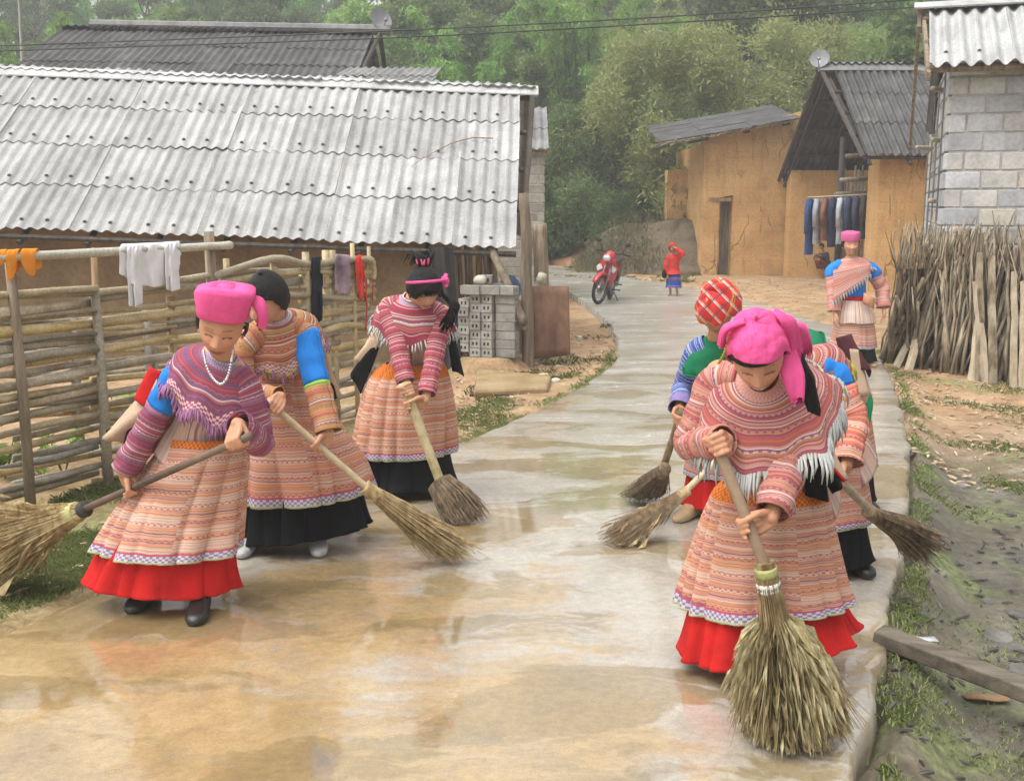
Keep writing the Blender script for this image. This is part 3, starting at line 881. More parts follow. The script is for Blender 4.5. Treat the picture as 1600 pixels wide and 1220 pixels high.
def bamboo(mb_, a_, c_, r, bend=0.0, n=8, nodes=None, seed=0, taper=.85):
    """a cane with its swollen joints"""
    a_, c_ = V(a_), V(c_)
    L = (c_ - a_).length
    k = nodes or max(3, int(L / .33))
    pts, rr = [], []
    sag = V((0, 0, -1)) * bend
    rnd_ = random.Random(seed)
    ph = rnd_.random()
    for i in range(k + 1):
        t = (i + (ph if 0 < i < k else 0) * .4) / (k + .0) if i < k else 1
        t = min(1, t)
        q = a_.lerp(c_, t) + sag * (4 * t * (1 - t))
        r_ = r * (1 + (taper - 1) * t)
        if 0 < i < k:
            e_ = .012 / L
            for dt, m_ in ((-e_ * 1.6, 1.0), (0, 1.13), (e_ * 1.6, 1.0)):
                q = a_.lerp(c_, t + dt) + sag * (4 * (t + dt) * (1 - t - dt)); pts.append(q); rr.append(r_ * m_)
        else: pts.append(q); rr.append(r_)
    mb_.tube(pts, rr, n)
for px, py in ((1440, 112), (1466, 140), (1466, 219), (1440, 231), (1462, 314)):
    y_ = 13.2 if px > 1450 else 15.5
    q = P(px + 4, py, y_)
    b_ = MB(); bamboo(b_, q + V((.25, .3, 0)), q + V((-.14, -.1, .0)), .034, 0, 10)
    b_.obj('scaffold_pole', M_bamboo, HB, True)
b_ = MB()
for k in range(4):
    yy = 12.5 + k * 1.1; xx = bx0 + (sx - bx0) * (yy - BY) / (sy - BY) - .06
    b_.tube([(xx, yy, 0), (xx, yy, zt - .1)], .012, 5)
for k in range(9):
    z_ = 1.2 + k * .24
    b_.tube([(bx0 - .05, BY + .1, z_), (sx - .06, sy - .2, z_)], .008, 4)
b_.obj('wire_lattice', M_steel, HB)

# ---- block hut beyond the end of the pale roof
HH = tag(empty('block_hut', (.2, 21, 0)), 'narrow pale block hut with corrugated roof past the end of the long roof', 'hut')
hx0, hx1, hy = P(745, 300, 20.5).x, P(850, 300, 20.5).x, 20.5
hzt = P(840, 236, 20.5).z
b_ = MB(); b_.box((hx0, hy + .004, -.2), (hx1 - .01, 23, hzt)); wh = b_.obj('wall', M_mortar, HH)
M_block_y = pmat('yellowish_block', [(.27, .25, .19), (.38, .355, .29), (.46, .44, .37)], 3, 5, .9, .4, 20, 'obj', (1, 1, 1), .12)
blockwall(wh, (hx0, hy), (hx1, hy), -.1, int((hzt + .1) / .17), .17, .33, .1, 5, [M_block_y])
blockwall(wh, (hx1 + .01, hy + .02), (hx1 + .01, 23), -.1, int((hzt + .1) / .17), .17, .33, .1, 6, [M_block_y])
b_ = MB(); b_.tube([(hx0, hy - .1, hzt - .03), (hx1 + .1, hy - .1, hzt - .03)], .04, 6); rh = b_.obj('roof', M_wood, HH)
roof(rh, (hx1 + .08, hy - .2, hzt + .02), (-1, 0, 0), (0, 1.2, .62), 2, 2, 5, .15, .9, M_sheet_mid, seed=12, screws=False)

# ---- ochre earth house on the right
HY = tag(empty('ochre_house', (6.5, 28, 0)), 'ochre rammed earth house with a narrow door and a thin grey sloping roof', 'house')
y0 = 28.0
xa, xb = P(1096, 400, y0).x, P(1345, 400, y0).x
dz = lambda px, py: P(px, py, y0).z
mudwall('wall', (xa, y0), (xb, y0 + .1), -.25, dz(1098, 224) + .1, .45, M_yellow, HY, (P(1121, 400, y0).x - xa, P(1142, 400, y0).x - xa, dz(1130, 313)), .05, .14, dz(1240, 175) + .5)
mudwall('wall', (xa + .02, y0 + 5), (xa, y0 + .1), -.25, dz(1098, 224), .45, M_yellow, HY, None, .05, .3)
b_ = MB(); q = P(1110, 311, y0); b_.box((q.x - .05, y0 - .06, q.z - .06), (P(1140, 311, y0).x + .05, y0 + .12, q.z + .03)); b_.obj('lintel', M_wood_tan, HY)
b_ = MB(); b_.box((P(1121, 400, y0).x, y0 + .36, -.1), (P(1142, 400, y0).x, y0 + .41, dz(1130, 313))); b_.obj('door', M_wood, HY)
A_, B_ = P(1033, 224, 27.4), P(1243, 186, 27.4)
C_ = P(1252, 158, 30.6)
b_ = MB()
for k in range(4): 
    a_ = A_.lerp(B_, .06 + k * .3); b_.tube([a_ + V((0, .1, -.09)), a_ + V((0, 3.2, -.02))], .04, 6)
ry = b_.obj('roof', M_wood_dark, HY)
# sheets run from the low left eave up to the right
up = (B_ - A_)
ed = V((0, 3.2, (C_ - B_).z * .8))
roof(ry, A_, ed, up, 4, 3, 5, .165, up.length / 3, M_sheet_dark, seed=21, screws=False)
b_ = MB()
r_ = random.Random(4)
for k in range(60):
    t = r_.random(); a_ = A_.lerp(B_, t) + V((0, r_.uniform(-.08, .02), r_.uniform(-.01, .02)))
    b_.tube([a_, a_ + V((r_.uniform(-.25, -.1), r_.uniform(-.05, .05), r_.uniform(-.12, -.05)))], .008, 4)
b_.obj('thatch_fringe', M_wood, ry)
# broken end of an earth wall up on the bank
WP = tag(empty('ruined_wall', (4.5, 31, 1.2)), 'weathered ochre earth wall stump standing on the bank left of the house', 'wall')
wy = 30.6
pa, pb = P(1041, 352, wy), P(1072, 352, wy)
mudwall('wall_stump', (pa.x, wy), (pb.x, wy), pa.z - .3, P(1050, 266, wy).z, .5, M_yellow, WP, None, .1, .12, P(1070, 264, wy).z)
mudwall('wall_stump', (pb.x + .02, wy + .1), (P(1100, 352, wy).x + .3, wy + .35), pa.z - .5, P(1080, 275, wy).z, .4, M_yellow, WP, None, .1, .15)
# ---- gabled porch house with the dark roof
HG = tag(empty('gabled_house', (8, 25, 0)), 'gabled house with dark mossy corrugated roof and open porch on an ochre wall', 'house')
FE, RG, BE = P(1345, 243, 22.0), P(1269, 104, 24.6), P(1212, 280, 28.0)
RG.x = 6.78; BE.x = 6.78; FE.x = 6.98
b_ = MB()
for k in range(5):
    a_ = FE.lerp(RG, .03 + k * .24) - V((-.05, 0, .1)); b_.tube([a_, a_ + V((4.4, 0, 0))], .04, 6)
for k in range(5):
    a_ = BE.lerp(RG, .03 + k * .24) - V((-.05, 0, .1)); b_.tube([a_, a_ + V((4.4, 0, 0))], .045, 6)
for k in range(6):
    x_ = .12 + k * .8
    b_.tube([FE + V((x_, 0, -.17)), RG + V((x_, 0, -.17))], .045, 6); b_.tube([BE + V((x_, 0, -.17)), RG + V((x_, 0, -.17))], .045, 6)
rg = b_.obj('roof', M_wood_dark, HG)
sF = RG - FE; sK = RG - BE
roof(rg, FE, (1, 0, 0), sF, 5, 3, 5, .175, sF.length / 3, M_sheet_dark, amp=.035, seed=31, screws=False)
roof(rg, BE, (1, 0, 0), sK, 5, 3, 5, .175, sK.length / 3, M_sheet_dark, amp=.035, seed=32, screws=False)
b_ = MB(); b_.add([RG + V(p) for p in ((-.1,-.2,-.1),(4.4,-.2,-.1),(4.4,0,.09),(-.1,0,.09),(-.1,.2,-.1),(4.4,.2,-.1))], [(0,1,2,3),(3,2,5,4)])
o = b_.obj('ridge_cap', M_sheet_mid, rg); md = o.modifiers.new('thick', 'SOLIDIFY'); md.thickness = .03
b_ = MB()
b_.tube([FE + V((-.03, 0, -.03)), RG + V((-.05, 0, -.03))], .05, 6); b_.tube([BE + V((-.03, 0, -.03)), RG + V((-.05, 0, -.03))], .05, 6)
b_.obj('bargeboard', M_wood_dark, rg)
py_ = 22.5
pl = P(1372, 300, py_).x
mudwall('wall', (pl, py_), (pl + 1.6, py_ + .12), -.25, P(1380, 246, py_).z + .12, .55, M_yellow, HG, None, .05, .14)
mudwall('wall', (pl + .02, py_ + .56), (pl + .01, py_ + .03), -.25, P(1380, 246, py_).z + .05, .3, M_yellow, HG, None, .04, .14)
mudwall('wall', (6.9, 27.4), (11, 27.4), -.25, BE.z + .2, .4, M_yellow, HG, None, .04, .3)
# slatted bamboo wall at the back of the porch, rails and posts
r_ = random.Random(11)
for k in range(22):
    x_ = 7.35 + k * .062 + r_.uniform(-.01, .01)
    b_ = MB(); b_.tube([(x_, 24.6 + r_.uniform(-.02, .02), -.1), (x_ + r_.uniform(-.04, .04), 24.6, 2.55 + r_.uniform(-.3, .25))], .024, 6)
    b_.obj('slat', M_bamboo_grey, HG, True)
for z_, px in ((1.95, 0), (2.25, 1), (2.75, 2)):
    b_ = MB(); bamboo(b_, (6.9 + .1 * px, 23.6, z_), (8.9, 24.4, z_ + .12), .05, 0, 8); b_.obj('rail', M_wood, HG, True)
for x_, y_ in ((7.25, 24.4), (8.8, 24.5)):
    b_ = MB(); b_.tube([(x_, y_, -.1), (x_, y_, 3.2)], .07, 8); b_.obj('post', M_wood_dark, HG, True)

# ---- overhead wires
M_wire = pmat('black_cable', [(.02, .02, .02), (.035, .035, .035)], 5, 2, .6, 0)
for k, (pp, lab) in enumerate(((((-400, 86), (0, 72), (600, 49), (1000, 29), (1400, 2), (1800, -28)), 'upper of the two black power cables crossing over the roofs'),
                              (((-400, 93), (0, 80), (600, 60), (1000, 39), (1400, 14), (1800, -14)), 'lower of the two black power cables crossing over the roofs'))):
    b_ = MB()
    b_.tube([V(p) for p in crom([tuple(P(x, y, 17.0)) for x, y in pp], 8)], .011, 5)
    tag(b_.obj('power_cable', M_wire), lab, 'cable', 'power cables overhead')
# ================================================================== TREES, BUSHES, GRASS
rng = np.random.default_rng(5)
def leaf_cloud(clumps, n, L, W, seed, droop=.2, shell=.5, fold=True):
    """n leaf-shaped quads spread through ellipsoid clumps (centre, radii), denser to the outside"""
    r = np.random.default_rng(seed)
    cs = np.array([c for c, _ in clumps], dtype=float); rs = np.array([q if hasattr(q, '__len__') else (q, q, q) for _, q in clumps], dtype=float)
    wgt = rs.prod(1) ** .67; wgt /= wgt.sum()
    k = r.choice(len(cs), n, p=wgt)
    d = r.normal(size=(n, 3)); d /= np.linalg.norm(d, axis=1)[:, None]
    rr = (shell + (1 - shell) * r.random(n)) * (1 + .18 * r.normal(size=n))
    c = cs[k] + d * rs[k] * rr[:, None]
    ax = d * .6 + r.normal(size=(n, 3)) * .7 + np.array([0, 0, -droop]); ax /= np.linalg.norm(ax, axis=1)[:, None]
    up = r.normal(size=(n, 3)) + np.array([0, 0, .8])
    sd = np.cross(ax, up); sd /= np.linalg.norm(sd, axis=1)[:, None]
    l = L * (.6 + .8 * r.random(n))[:, None]; w_ = W * (.6 + .8 * r.random(n))[:, None]
    v = np.stack([c - ax * l * .5, c + sd * w_ * .5, c + ax * l * .5, c - sd * w_ * .5], 1).reshape(-1, 3)
    f = np.arange(n * 4).reshape(n, 4)
    return v, f
M_bark = pmat('grey_brown_bark', [(.06, .05, .04), (.13, .11, .085), (.2, .175, .14)], 4, 6, .9, .6, 25, 'obj', (4, 4, .7))
M_bark_pale = pmat('pale_smooth_bark', [(.22, .21, .18), (.34, .325, .29), (.42, .4, .36)], 4, 5, .85, .3, 20, 'obj', (4, 4, .7))
M_leaf_dark = leaf_mat('dark_leaves', (0.066, 0.106, 0.035), (0.131, 0.187, 0.063), (0.216, 0.276, 0.095))
M_leaf_mid = leaf_mat('green_leaves', (0.112, 0.178, 0.048), (0.216, 0.302, 0.088), (0.319, 0.409, 0.135))
M_leaf_olive = leaf_mat('olive_leaves', (0.170, 0.204, 0.067), (0.314, 0.353, 0.129), (0.472, 0.501, 0.200))
M_leaf_bright = leaf_mat('fresh_green_leaves', (0.112, 0.249, 0.043), (0.235, 0.427, 0.088), (0.336, 0.533, 0.135))

def proto_tree(kind, seed):
    r = random.Random(seed)
    b = MB()
    clumps = []
    if kind == 'broad':
        h, sp = 8.0, 2.9
        b.tube([(0, 0, -.4), (.1, 0, 1.5), (.15, .1, 3.2), (.0, .2, 5.0)], [.2, .16, .12, .06], 8)
        for i in range(17):
            a_ = r.uniform(0, 6.28); z = r.uniform(2.4, h - .6); q = math.sin(math.pi * min(1, (z - 1.2) / (h - .6))) ** .7 * sp * r.uniform(.45, 1)
            c = (q * math.cos(a_), q * math.sin(a_), z)
            clumps.append((c, (r.uniform(.8, 1.35), r.uniform(.8, 1.35), r.uniform(.55, .95))))
            z0 = max(1.2, z - 1.6); b.tube([(.1, .05, z0), (c[0] * .6, c[1] * .6, z - .4), c], [.06, .035, .015], 5)
        return b, leaf_cloud(clumps, 15000, .26, .13, seed)
    if kind == 'tall':
        h = 10.5
        b.tube([(0, 0, -.4), (.05, .1, 3), (-.05, .1, 6.5), (.05, 0, 9.8)], [.12, .1, .075, .02], 8)
        for i in range(16):
            a_ = r.uniform(0, 6.28); z = r.uniform(4.2, h); q = (1.7 * (1 - (z - 4.2) / 9)) * r.uniform(.3, 1)
            c = (q * math.cos(a_), q * math.sin(a_), z)
            clumps.append((c, (r.uniform(.5, .95), r.uniform(.5, .95), r.uniform(.35, .65))))
            b.tube([(0, .05, z - .9), c], [.035, .01], 5)
        return b, leaf_cloud(clumps, 9000, .24, .11, seed)
    if kind == 'bamboo':
        for i in range(26):
            a_ = r.uniform(0, 6.28); q = r.uniform(.1, .9); lean = r.uniform(.6, 3.0); H = r.uniform(6, 9.5)
            x, y = q * math.cos(a_), q * math.sin(a_); dx, dy = math.cos(a_) * lean, math.sin(a_) * lean
            pts = [(x + dx * t ** 2.2, y + dy * t ** 2.2, H * (t - .12 * t ** 4) - .3 * (t == 0)) for t in (0, .3, .55, .75, .9, 1)]
            b.tube(pts, [.045, .04, .034, .026, .016, .006], 5)
            for t in (.5, .62, .74, .84, .93, 1):
                clumps.append(((x + dx * t ** 2.2, y + dy * t ** 2.2, H * (t - .12 * t ** 4)), (.55, .55, .38)))
        return b, leaf_cloud(clumps, 15000, .34, .06, seed, .9, .1)
    if kind == 'bush':
        h, sp = 6.3, 3.6
        for i in range(9):
            a_ = r.uniform(0, 6.28); q = r.uniform(.6, 2.2)
            b.tube([(.2 * math.cos(a_), .2 * math.sin(a_), -.5), (q * .4 * math.cos(a_), q * .4 * math.sin(a_), 1.4), (q * math.cos(a_), q * math.sin(a_), 3.8)], [.1, .07, .02], 6)
        for i in range(46):
            a_ = r.uniform(0, 6.28); z = r.uniform(.6, h - .3); q = math.sqrt(max(0, 1 - ((z - 2.2) / (h - 2)) ** 2)) * sp * math.sqrt(r.random())
            clumps.append(((q * math.cos(a_), q * math.sin(a_), z), (r.uniform(.6, 1.0), r.uniform(.6, 1.0), r.uniform(.6, 1.0))))
        return b, leaf_cloud(clumps, 48000, .2, .055, seed, .1, .35)
    if kind == 'shrub':
        for i in range(6):
            a_ = r.uniform(0, 6.28); b.tube([(0, 0, -.2), (.3 * math.cos(a_), .3 * math.sin(a_), .7), (.6 * math.cos(a_), .6 * math.sin(a_), 1.2)], [.03, .02, .008], 5)
        for i in range(10):
            a_ = r.uniform(0, 6.28); q = r.uniform(0, .8)
            clumps.append(((q * math.cos(a_), q * math.sin(a_), r.uniform(.3, 1.5)), r.uniform(.3, .5)))
        return b, leaf_cloud(clumps, 3500, .16, .07, seed)
PROTO = {}
def tree(kind, loc, scale, rot, leafm, bark, label, group=None, cat='tree', name=None, seed=3, sx=1.0):
    key = (kind, seed, leafm.name)
    if key not in PROTO:
        b, (v, f) = proto_tree(kind, seed)
        tm = b.mesh('trunk'); tm.materials.append(bark); tm.polygons.foreach_set('use_smooth', [True] * len(tm.polygons))
        cm = np_mesh('crown', v, f); cm.materials.append(leafm)
        PROTO[key] = (tm, cm)
    tm, cm = PROTO[key]
    root = empty(name or {'broad': 'broadleaf_tree', 'tall': 'slender_tree', 'bamboo': 'bamboo_clump', 'bush': 'bushy_tree', 'shrub': 'shrub'}[kind], loc)
    root.scale = (scale * sx, scale * sx, scale); root.rotation_euler = (0, 0, rot)
    for nm, me_ in (('trunk', tm), ('crown', cm)):
        o = bpy.data.objects.new(nm if kind not in ('bamboo', 'shrub') else {'trunk': 'stems', 'crown': 'leaves'}[nm], me_); COL.objects.link(o); o.parent = root
    tag(root, label, cat, group)
    return root
def gpt(px, Y):
    q = P(px, 400, Y); return (q.x, Y, gz(q.x, Y))
r_ = random.Random(21)
_used = set()
# the wood on the slope: rows from near to far
ADJ = {('broad', 'green_leaves'): 'mid green broadleaf tree', ('broad', 'dark_leaves'): 'dark dense broadleaf tree', ('tall', 'olive_leaves'): 'slender pale-trunked olive tree', ('tall', 'green_leaves'): 'slender green tree',
       ('bamboo', 'fresh_green_leaves'): 'bright arching bamboo clump', ('broad', 'olive_leaves'): 'olive broadleaf tree'}
RANK = {38: 'the lowest row', 47: 'the second row', 58: 'the middle row', 72: 'the fourth row', 88: 'the topmost row'}
MARK = [(0, 'beyond the left picture edge'), (70, 'left of the dark roof'), (150, 'over the dark ridge left end'), (230, 'over the dark ridge left quarter'), (310, 'left of mid dark ridge'), (390, 'over the dark ridge middle'),
        (470, 'just right of mid dark ridge'), (550, 'left of the satellite dish'), (620, 'behind the dark ridge dish'), (700, 'right of the dark gable'), (780, 'over the pale ridge end'), (860, 'over the block hut'), (940, 'over the road bend'),
        (1020, 'over the red motorbike'), (1100, 'over the child in red'), (1190, 'over the ochre house'), (1300, 'over the gabled roof'), (1440, 'left of the white roof'), (1530, 'over the block building'), (1650, 'at the right picture edge'), (9999, 'beyond the right picture edge')]
for (Y, step, kinds, sc_) in ((38, 105, ('broad', 'tall', 'broad'), .62), (47, 95, ('broad', 'broad', 'bamboo', 'tall'), .8), (58, 90, ('broad', 'tall', 'broad'), .9),
                              (72, 85, ('broad', 'bamboo', 'broad'), 1.0), (88, 78, ('broad', 'broad', 'tall'), 1.15)):
    x = -130 + r_.uniform(0, 40)
    while x < 1780:
        px = x + r_.uniform(-25, 25); x += step
        YY_ = Y + r_.uniform(-4, 4)
        if Y < 42 and px > 860: continue
        if 985 < px < 1062 and Y > 55: continue
        if 1290 < px < 1420: continue
        k = r_.choice(kinds)
        lm = {'broad': r_.choice((M_leaf_mid, M_leaf_dark, M_leaf_olive, M_leaf_dark)), 'tall': r_.choice((M_leaf_olive, M_leaf_mid)), 'bamboo': M_leaf_bright}[k]
        lab = '%s in %s, %s' % (ADJ[k, lm.name], RANK[Y], next(t for a_, t in MARK if px < a_)); sz = sc_ * r_.uniform(.8, 1.2)
        if lab in _used: lab = 'smaller ' + lab; sz = .62 * sc_
        _used.add(lab)
        tree(k, gpt(px, YY_), sz, r_.uniform(0, 6.28), lm, M_bark_pale if k == 'tall' else M_bark, lab, 'trees on the wooded slope', seed=r_.choice((3, 14)))
# bare pale trunks standing out of the trees behind the dark roof
for px, Y, hh in ((52, 33, 3.4), (677, 34, 2.8), (628, 35, 3.2)):
    b = MB(); q = gpt(px, Y); b.tube([(q[0], q[1], q[2] - .3), (q[0] + .05, q[1], 3), (q[0] + .1, q[1] + .05, 7.6 if px < 100 else 5.4)], [.09, .07, .03], 7)
    for zz in (3.5, 4.4, 5.1): b.tube([(q[0] + .06, q[1], zz), (q[0] + .5 * r_.uniform(-1, 1), q[1] + .2, zz + .5)], [.02, .006], 5)
    tag(b.obj('bare_trunk', M_bark_pale), {52: 'bare pale trunk at the left edge of the wood above the dark roof', 677: 'bare pale trunk just behind the ridge of the pale roof', 628: 'thin bare pale trunk right of the satellite dish on the dark roof'}[px], 'tree', 'bare trunks among the trees')
# the big fine-leaved bushes between the houses
tree('bush', gpt(1050, 34.5)[:2] + (.5,), 1.0, .4, M_leaf_olive, M_bark, 'largest rounded olive-green bushy tree filling the space left of the ochre house', None, seed=3)
tree('bush', gpt(1195, 36.5)[:2] + (1.2,), .98, 2.0, M_leaf_olive, M_bark, 'olive-green bushy tree rising behind the dark gabled roof', None, seed=3)
tree('bush', gpt(925, 35)[:2] + (.1,), .72, 4.0, M_leaf_dark, M_bark, 'lower dark bushy tree overhanging the red soil at the bend', None, seed=3)
tree('bush', gpt(1300, 41)[:2] + (1.8,), .95, 1.0, M_leaf_mid, M_bark, 'green bushy tree showing above the ridge of the gabled roof', None, seed=3)
tree('broad', gpt(1170, 43)[:2] + (2.6,), 1.15, 1.3, M_leaf_dark, M_bark, 'tall dark tree against the top edge above the big olive bush', None, seed=14)
tree('broad', gpt(1270, 46)[:2] + (3.6,), 1.1, 3.3, M_leaf_dark, M_bark, 'tall dark tree above the gabled roof, right of the other dark one', None, seed=3)
tree('bamboo', gpt(905, 44)[:2] + (1.2,), 1.0, .3, M_leaf_bright, M_bark, 'bright green bamboo clump in the middle of the wood, left of the big bush', None, seed=3)
tree('bamboo', gpt(1005, 42)[:2] + (1.5,), .8, 2.2, M_leaf_bright, M_bark, 'bright green bamboo clump just behind the big olive bush', None, seed=14)
tree('broad', (P(1475, 300, 31).x, 31, .3), 1.1, .9, M_leaf_dark, M_bark, 'dark tree behind the block building with a drooping branch', None, seed=14)
for px, Y, s_, lm, lab in ((805, 33, .9, M_leaf_mid, 'green shrub at the road bend behind the block hut'), (875, 33.5, 1.0, M_leaf_dark, 'dark shrub beside the red soil bank'),
                           (1015, 33, 1.2, M_leaf_dark, 'dark shrub on the bank left of the earth wall stump'), (760, 32, 1.0, M_leaf_mid, 'green shrub seen past the leaning pole under the roof end')):
    q = gpt(px, Y); tree('shrub', q, s_, r_.uniform(0, 6), lm, M_bark, lab, 'shrubs by the road bend', 'shrub', seed=3)
# low growth covering the slope
def scatter_leaves(name, n, x0, x1, y0, y1, hmax, L, W, mat, seed):
    r = np.random.default_rng(seed)
    x = r.uniform(x0, x1, n); y = r.uniform(y0, y1, n)
    keep = r.random(n) < .35 + .65 * (np.sin(x * 1.3 + 2 * np.sin(y * .7)) * .5 + .5)
    x, y = x[keep], y[keep]; n = len(x)
    z = hfield(x, y) + r.random(n) ** 1.6 * hmax
    c = np.stack([x, y, z], 1)
    ax = r.normal(size=(n, 3)); ax /= np.linalg.norm(ax, axis=1)[:, None]
    sd = np.cross(ax, r.normal(size=(n, 3)) + np.array([0, 0, 1.0])); sd /= np.linalg.norm(sd, axis=1)[:, None]
    l = L * r.uniform(.5, 1.4, n)[:, None]; w_ = W * r.uniform(.5, 1.4, n)[:, None]
    v = np.stack([c - ax * l, c + sd * w_, c + ax * l, c - sd * w_], 1).reshape(-1, 3)
    o = link(name, np_mesh(name, v, np.arange(n * 4).reshape(n, 4)), None, mat)
    return tag(o, None, None, None, 'stuff')
scatter_leaves('undergrowth', 60000, -30, 34, 34.5, 75, 1.6, .22, .1, M_leaf_mid, 3)
scatter_leaves('undergrowth', 16000, -34, 2.5, 33, 38, 1.1, .12, .06, M_leaf_dark, 4)
# scrub on the cut bank
def bank_scrub():
    r = np.random.default_rng(8); n = 7000
    px = r.uniform(900, 1100, n); t = r.random(n)
    q = np.array([tuple(P(a, 430 - 85 * s * min(1, max(.25, (a - 890) / 80)), 28.3 + 2.6 * s)) for a, s in zip(px, t)])
    q += r.normal(size=(n, 3)) * .1
    ax = r.normal(size=(n, 3)) * .5 + np.array([0, -.2, .8]); ax /= np.linalg.norm(ax, axis=1)[:, None]
    sd = np.cross(ax, r.normal(size=(n, 3))); sd /= np.linalg.norm(sd, axis=1)[:, None]
    l = r.uniform(.06, .18, n)[:, None]
    v = np.stack([q - sd * .012, q + ax * l + sd * .016, q + ax * l * 1.6], 1).reshape(-1, 3)
    o = link('dry_scrub', np_mesh('dry_scrub', v, np.arange(n * 3).reshape(n, 3)), None, M_scrub)
    tag(o, None, None, None, 'stuff')
M_scrub = leaf_mat('dry_scrub', (.1, .075, .04), (.16, .15, .07), (.17, .22, .08), .2)
bank_scrub()

# grass: blades in tufts
M_grass = leaf_mat('grass_blades', (.1, .125, .035), (.19, .22, .07), (.31, .31, .14), .3)
def grass(name, pts, per, h, spread, seed, mat=None):
    r = np.random.default_rng(seed)
    pts = np.array(pts, dtype=float)
    n = len(pts) * per
    base = np.repeat(pts, per, 0)
    base[:, 0] += r.normal(size=n) * spread; base[:, 1] += r.normal(size=n) * spread
    base[:, 2] = np.array([gz(x, y) for x, y in base[:, :2]]) - .005
    ang = r.uniform(0, 6.28, n); lean = r.uniform(.1, .9, n)
    hh = h * r.uniform(.4, 1.3, n)
    d = np.stack([np.cos(ang) * lean, np.sin(ang) * lean, np.ones(n)], 1)
    s_ = np.stack([-np.sin(ang), np.cos(ang), np.zeros(n)], 1) * (.0022 + .0015 * r.random(n))[:, None]
    mid = base + d * hh[:, None] * .55; tip = base + d * hh[:, None] * .9 + np.stack([np.cos(ang) * lean * hh * .5, np.sin(ang) * lean * hh * .5, -lean * hh * .25], 1)
    v = np.stack([base - s_, base + s_, mid + s_ * .7, tip, mid - s_ * .7], 1).reshape(-1, 3)
    o = link(name, np_mesh(name, v, np.arange(n * 5).reshape(n, 5)), None, mat or M_grass)
    return tag(o, None, None, None, 'stuff')
def px_pts(n, quad, seed, z=-.06, thr=None):
    """ground points spread evenly over the ground inside a photo quadrilateral"""
    r = random.Random(seed)
    c = [G(*q, z) for q in quad]
    out = []
    while len(out) < n:
        u, v = r.random(), r.random()
        p = c[0].lerp(c[1], u).lerp(c[3].lerp(c[2], u), v)
        lx, rx = road_span(p.y)
        if lx - .01 < p.x < rx + .01 and p.y < 14: continue
        if thr is not None and nz((p.x * 1.4, p.y * 1.4, 5)) < thr: continue
        out.append((p.x, p.y, 0))
    return out
grass('grass', px_pts(3600, ((-420, 900), (200, 835), (185, 905), (-420, 1150)), 1, -.08, -.45), 9, .032, .035, 1)
grass('grass', px_pts(420, ((-60, 800), (330, 700), (330, 760), (-60, 850)), 2, -.1, .05), 8, .045, .05, 2)
grass('grass', px_pts(420, ((560, 700), (850, 600), (980, 560), (720, 700)), 3, -.06, .12), 8, .04, .04, 3)
grass('grass', px_pts(160, ((720, 620), (960, 500), (968, 575), (830, 650)), 4, -.06, .05), 8, .06, .04, 4)
grass('grass', px_pts(700, ((1395, 590), (1640, 590), (1640, 900), (1415, 900)), 5, -.15, .16), 8, .035, .05, 5)
grass('grass', px_pts(380, ((1390, 900), (1640, 900), (1640, 1240), (1370, 1240)), 6, -.2, .2), 8, .022, .05, 6)
grass('grass', px_pts(330, ((820, 430), (905, 412), (1090, 425), (1090, 442)), 7, 0, .0), 6, .1, .08, 7)
# a fringe of grass along both edges of the slab
edge = []
for i in range(14, 118):
    q = ROAD[i]
    for k in range(4):
        t = random.random(); q2 = ROAD[i + 1]
        if nz((i * .21, 3, 2)) > -.15 and 6.6 < q[1] < 14: edge.append((q[0] + (q2[0] - q[0]) * t - .05 - .06 * random.random(), q[1] + (q2[1] - q[1]) * t, 0))
        if nz((i * .33, 8, 2)) > -.1: edge.append((q[2] + (q2[2] - q[2]) * t + .07 + .07 * random.random(), q[3] + (q2[3] - q[3]) * t, 0))
grass('grass', edge, 8, .04, .03, 8)

# wood chips and litter
M_chip = pmat('pale_wood_chips', [(.3, .21, .12), (.45, .34, .22), (.58, .48, .36)], 6, 3, .85, .1, None, 'pos')
M_stone = pmat('wet_slate', [(.06, .056, .05), (.12, .112, .1), (.2, .19, .17)], 5, 6, .65, .5, 22, 'obj', (1, 1, 1), .25, .3)
def chips(name, pts, size, seed, mat):
    r = random.Random(seed); b = MB()
    for (x, y, _) in pts:
        a_ = r.uniform(0, 6.28); l, w_ = size * r.uniform(.5, 1.7), size * r.uniform(.15, .45)
        M = Matrix.Translation((x, y, gz(x, y) + .008)) @ Matrix.Rotation(a_, 4, 'Z') @ Matrix.Rotation(r.uniform(-.3, .3), 4, 'X') @ Matrix.Rotation(r.uniform(-.25, .25), 4, 'Y')
        k = r.uniform(.2, .8)
        vs_ = [M @ V(p) for p in ((-l/2, -w_*.3, 0), (0, -w_/2, .004), (l/2, -w_*k*.4, 0), (l/2, w_*.3, 0), (0, w_/2, .005), (-l/2, w_*k*.5, 0))]
        b.add([p + V((0, 0, .005)) for p in vs_] + [p - V((0, 0, .004)) for p in vs_], [tuple(range(6)), tuple(range(11, 5, -1))] + [(i, 6 + i, 6 + (i + 1) % 6, (i + 1) % 6) for i in range(6)])
    return tag(b.obj(name, mat), None, None, None, 'stuff')
chips('wood_chip_litter', px_pts(420, ((560, 690), (870, 480), (975, 555), (720, 690)), 11, -.06), .055, 11, M_chip)
chips('wood_chip_litter', px_pts(330, ((1390, 575), (1640, 590), (1640, 760), (1415, 740)), 12, -.12), .06, 12, M_chip)
chips('wood_chip_litter', px_pts(60, ((-40, 860), (330, 760), (190, 905), (-40, 985)), 13, -.08), .05, 13, M_chip)
chips('wood_chip_litter', px_pts(300, ((1000, 445), (1300, 430), (1330, 510), (1100, 470)), 14, 0), .06, 14, M_chip)
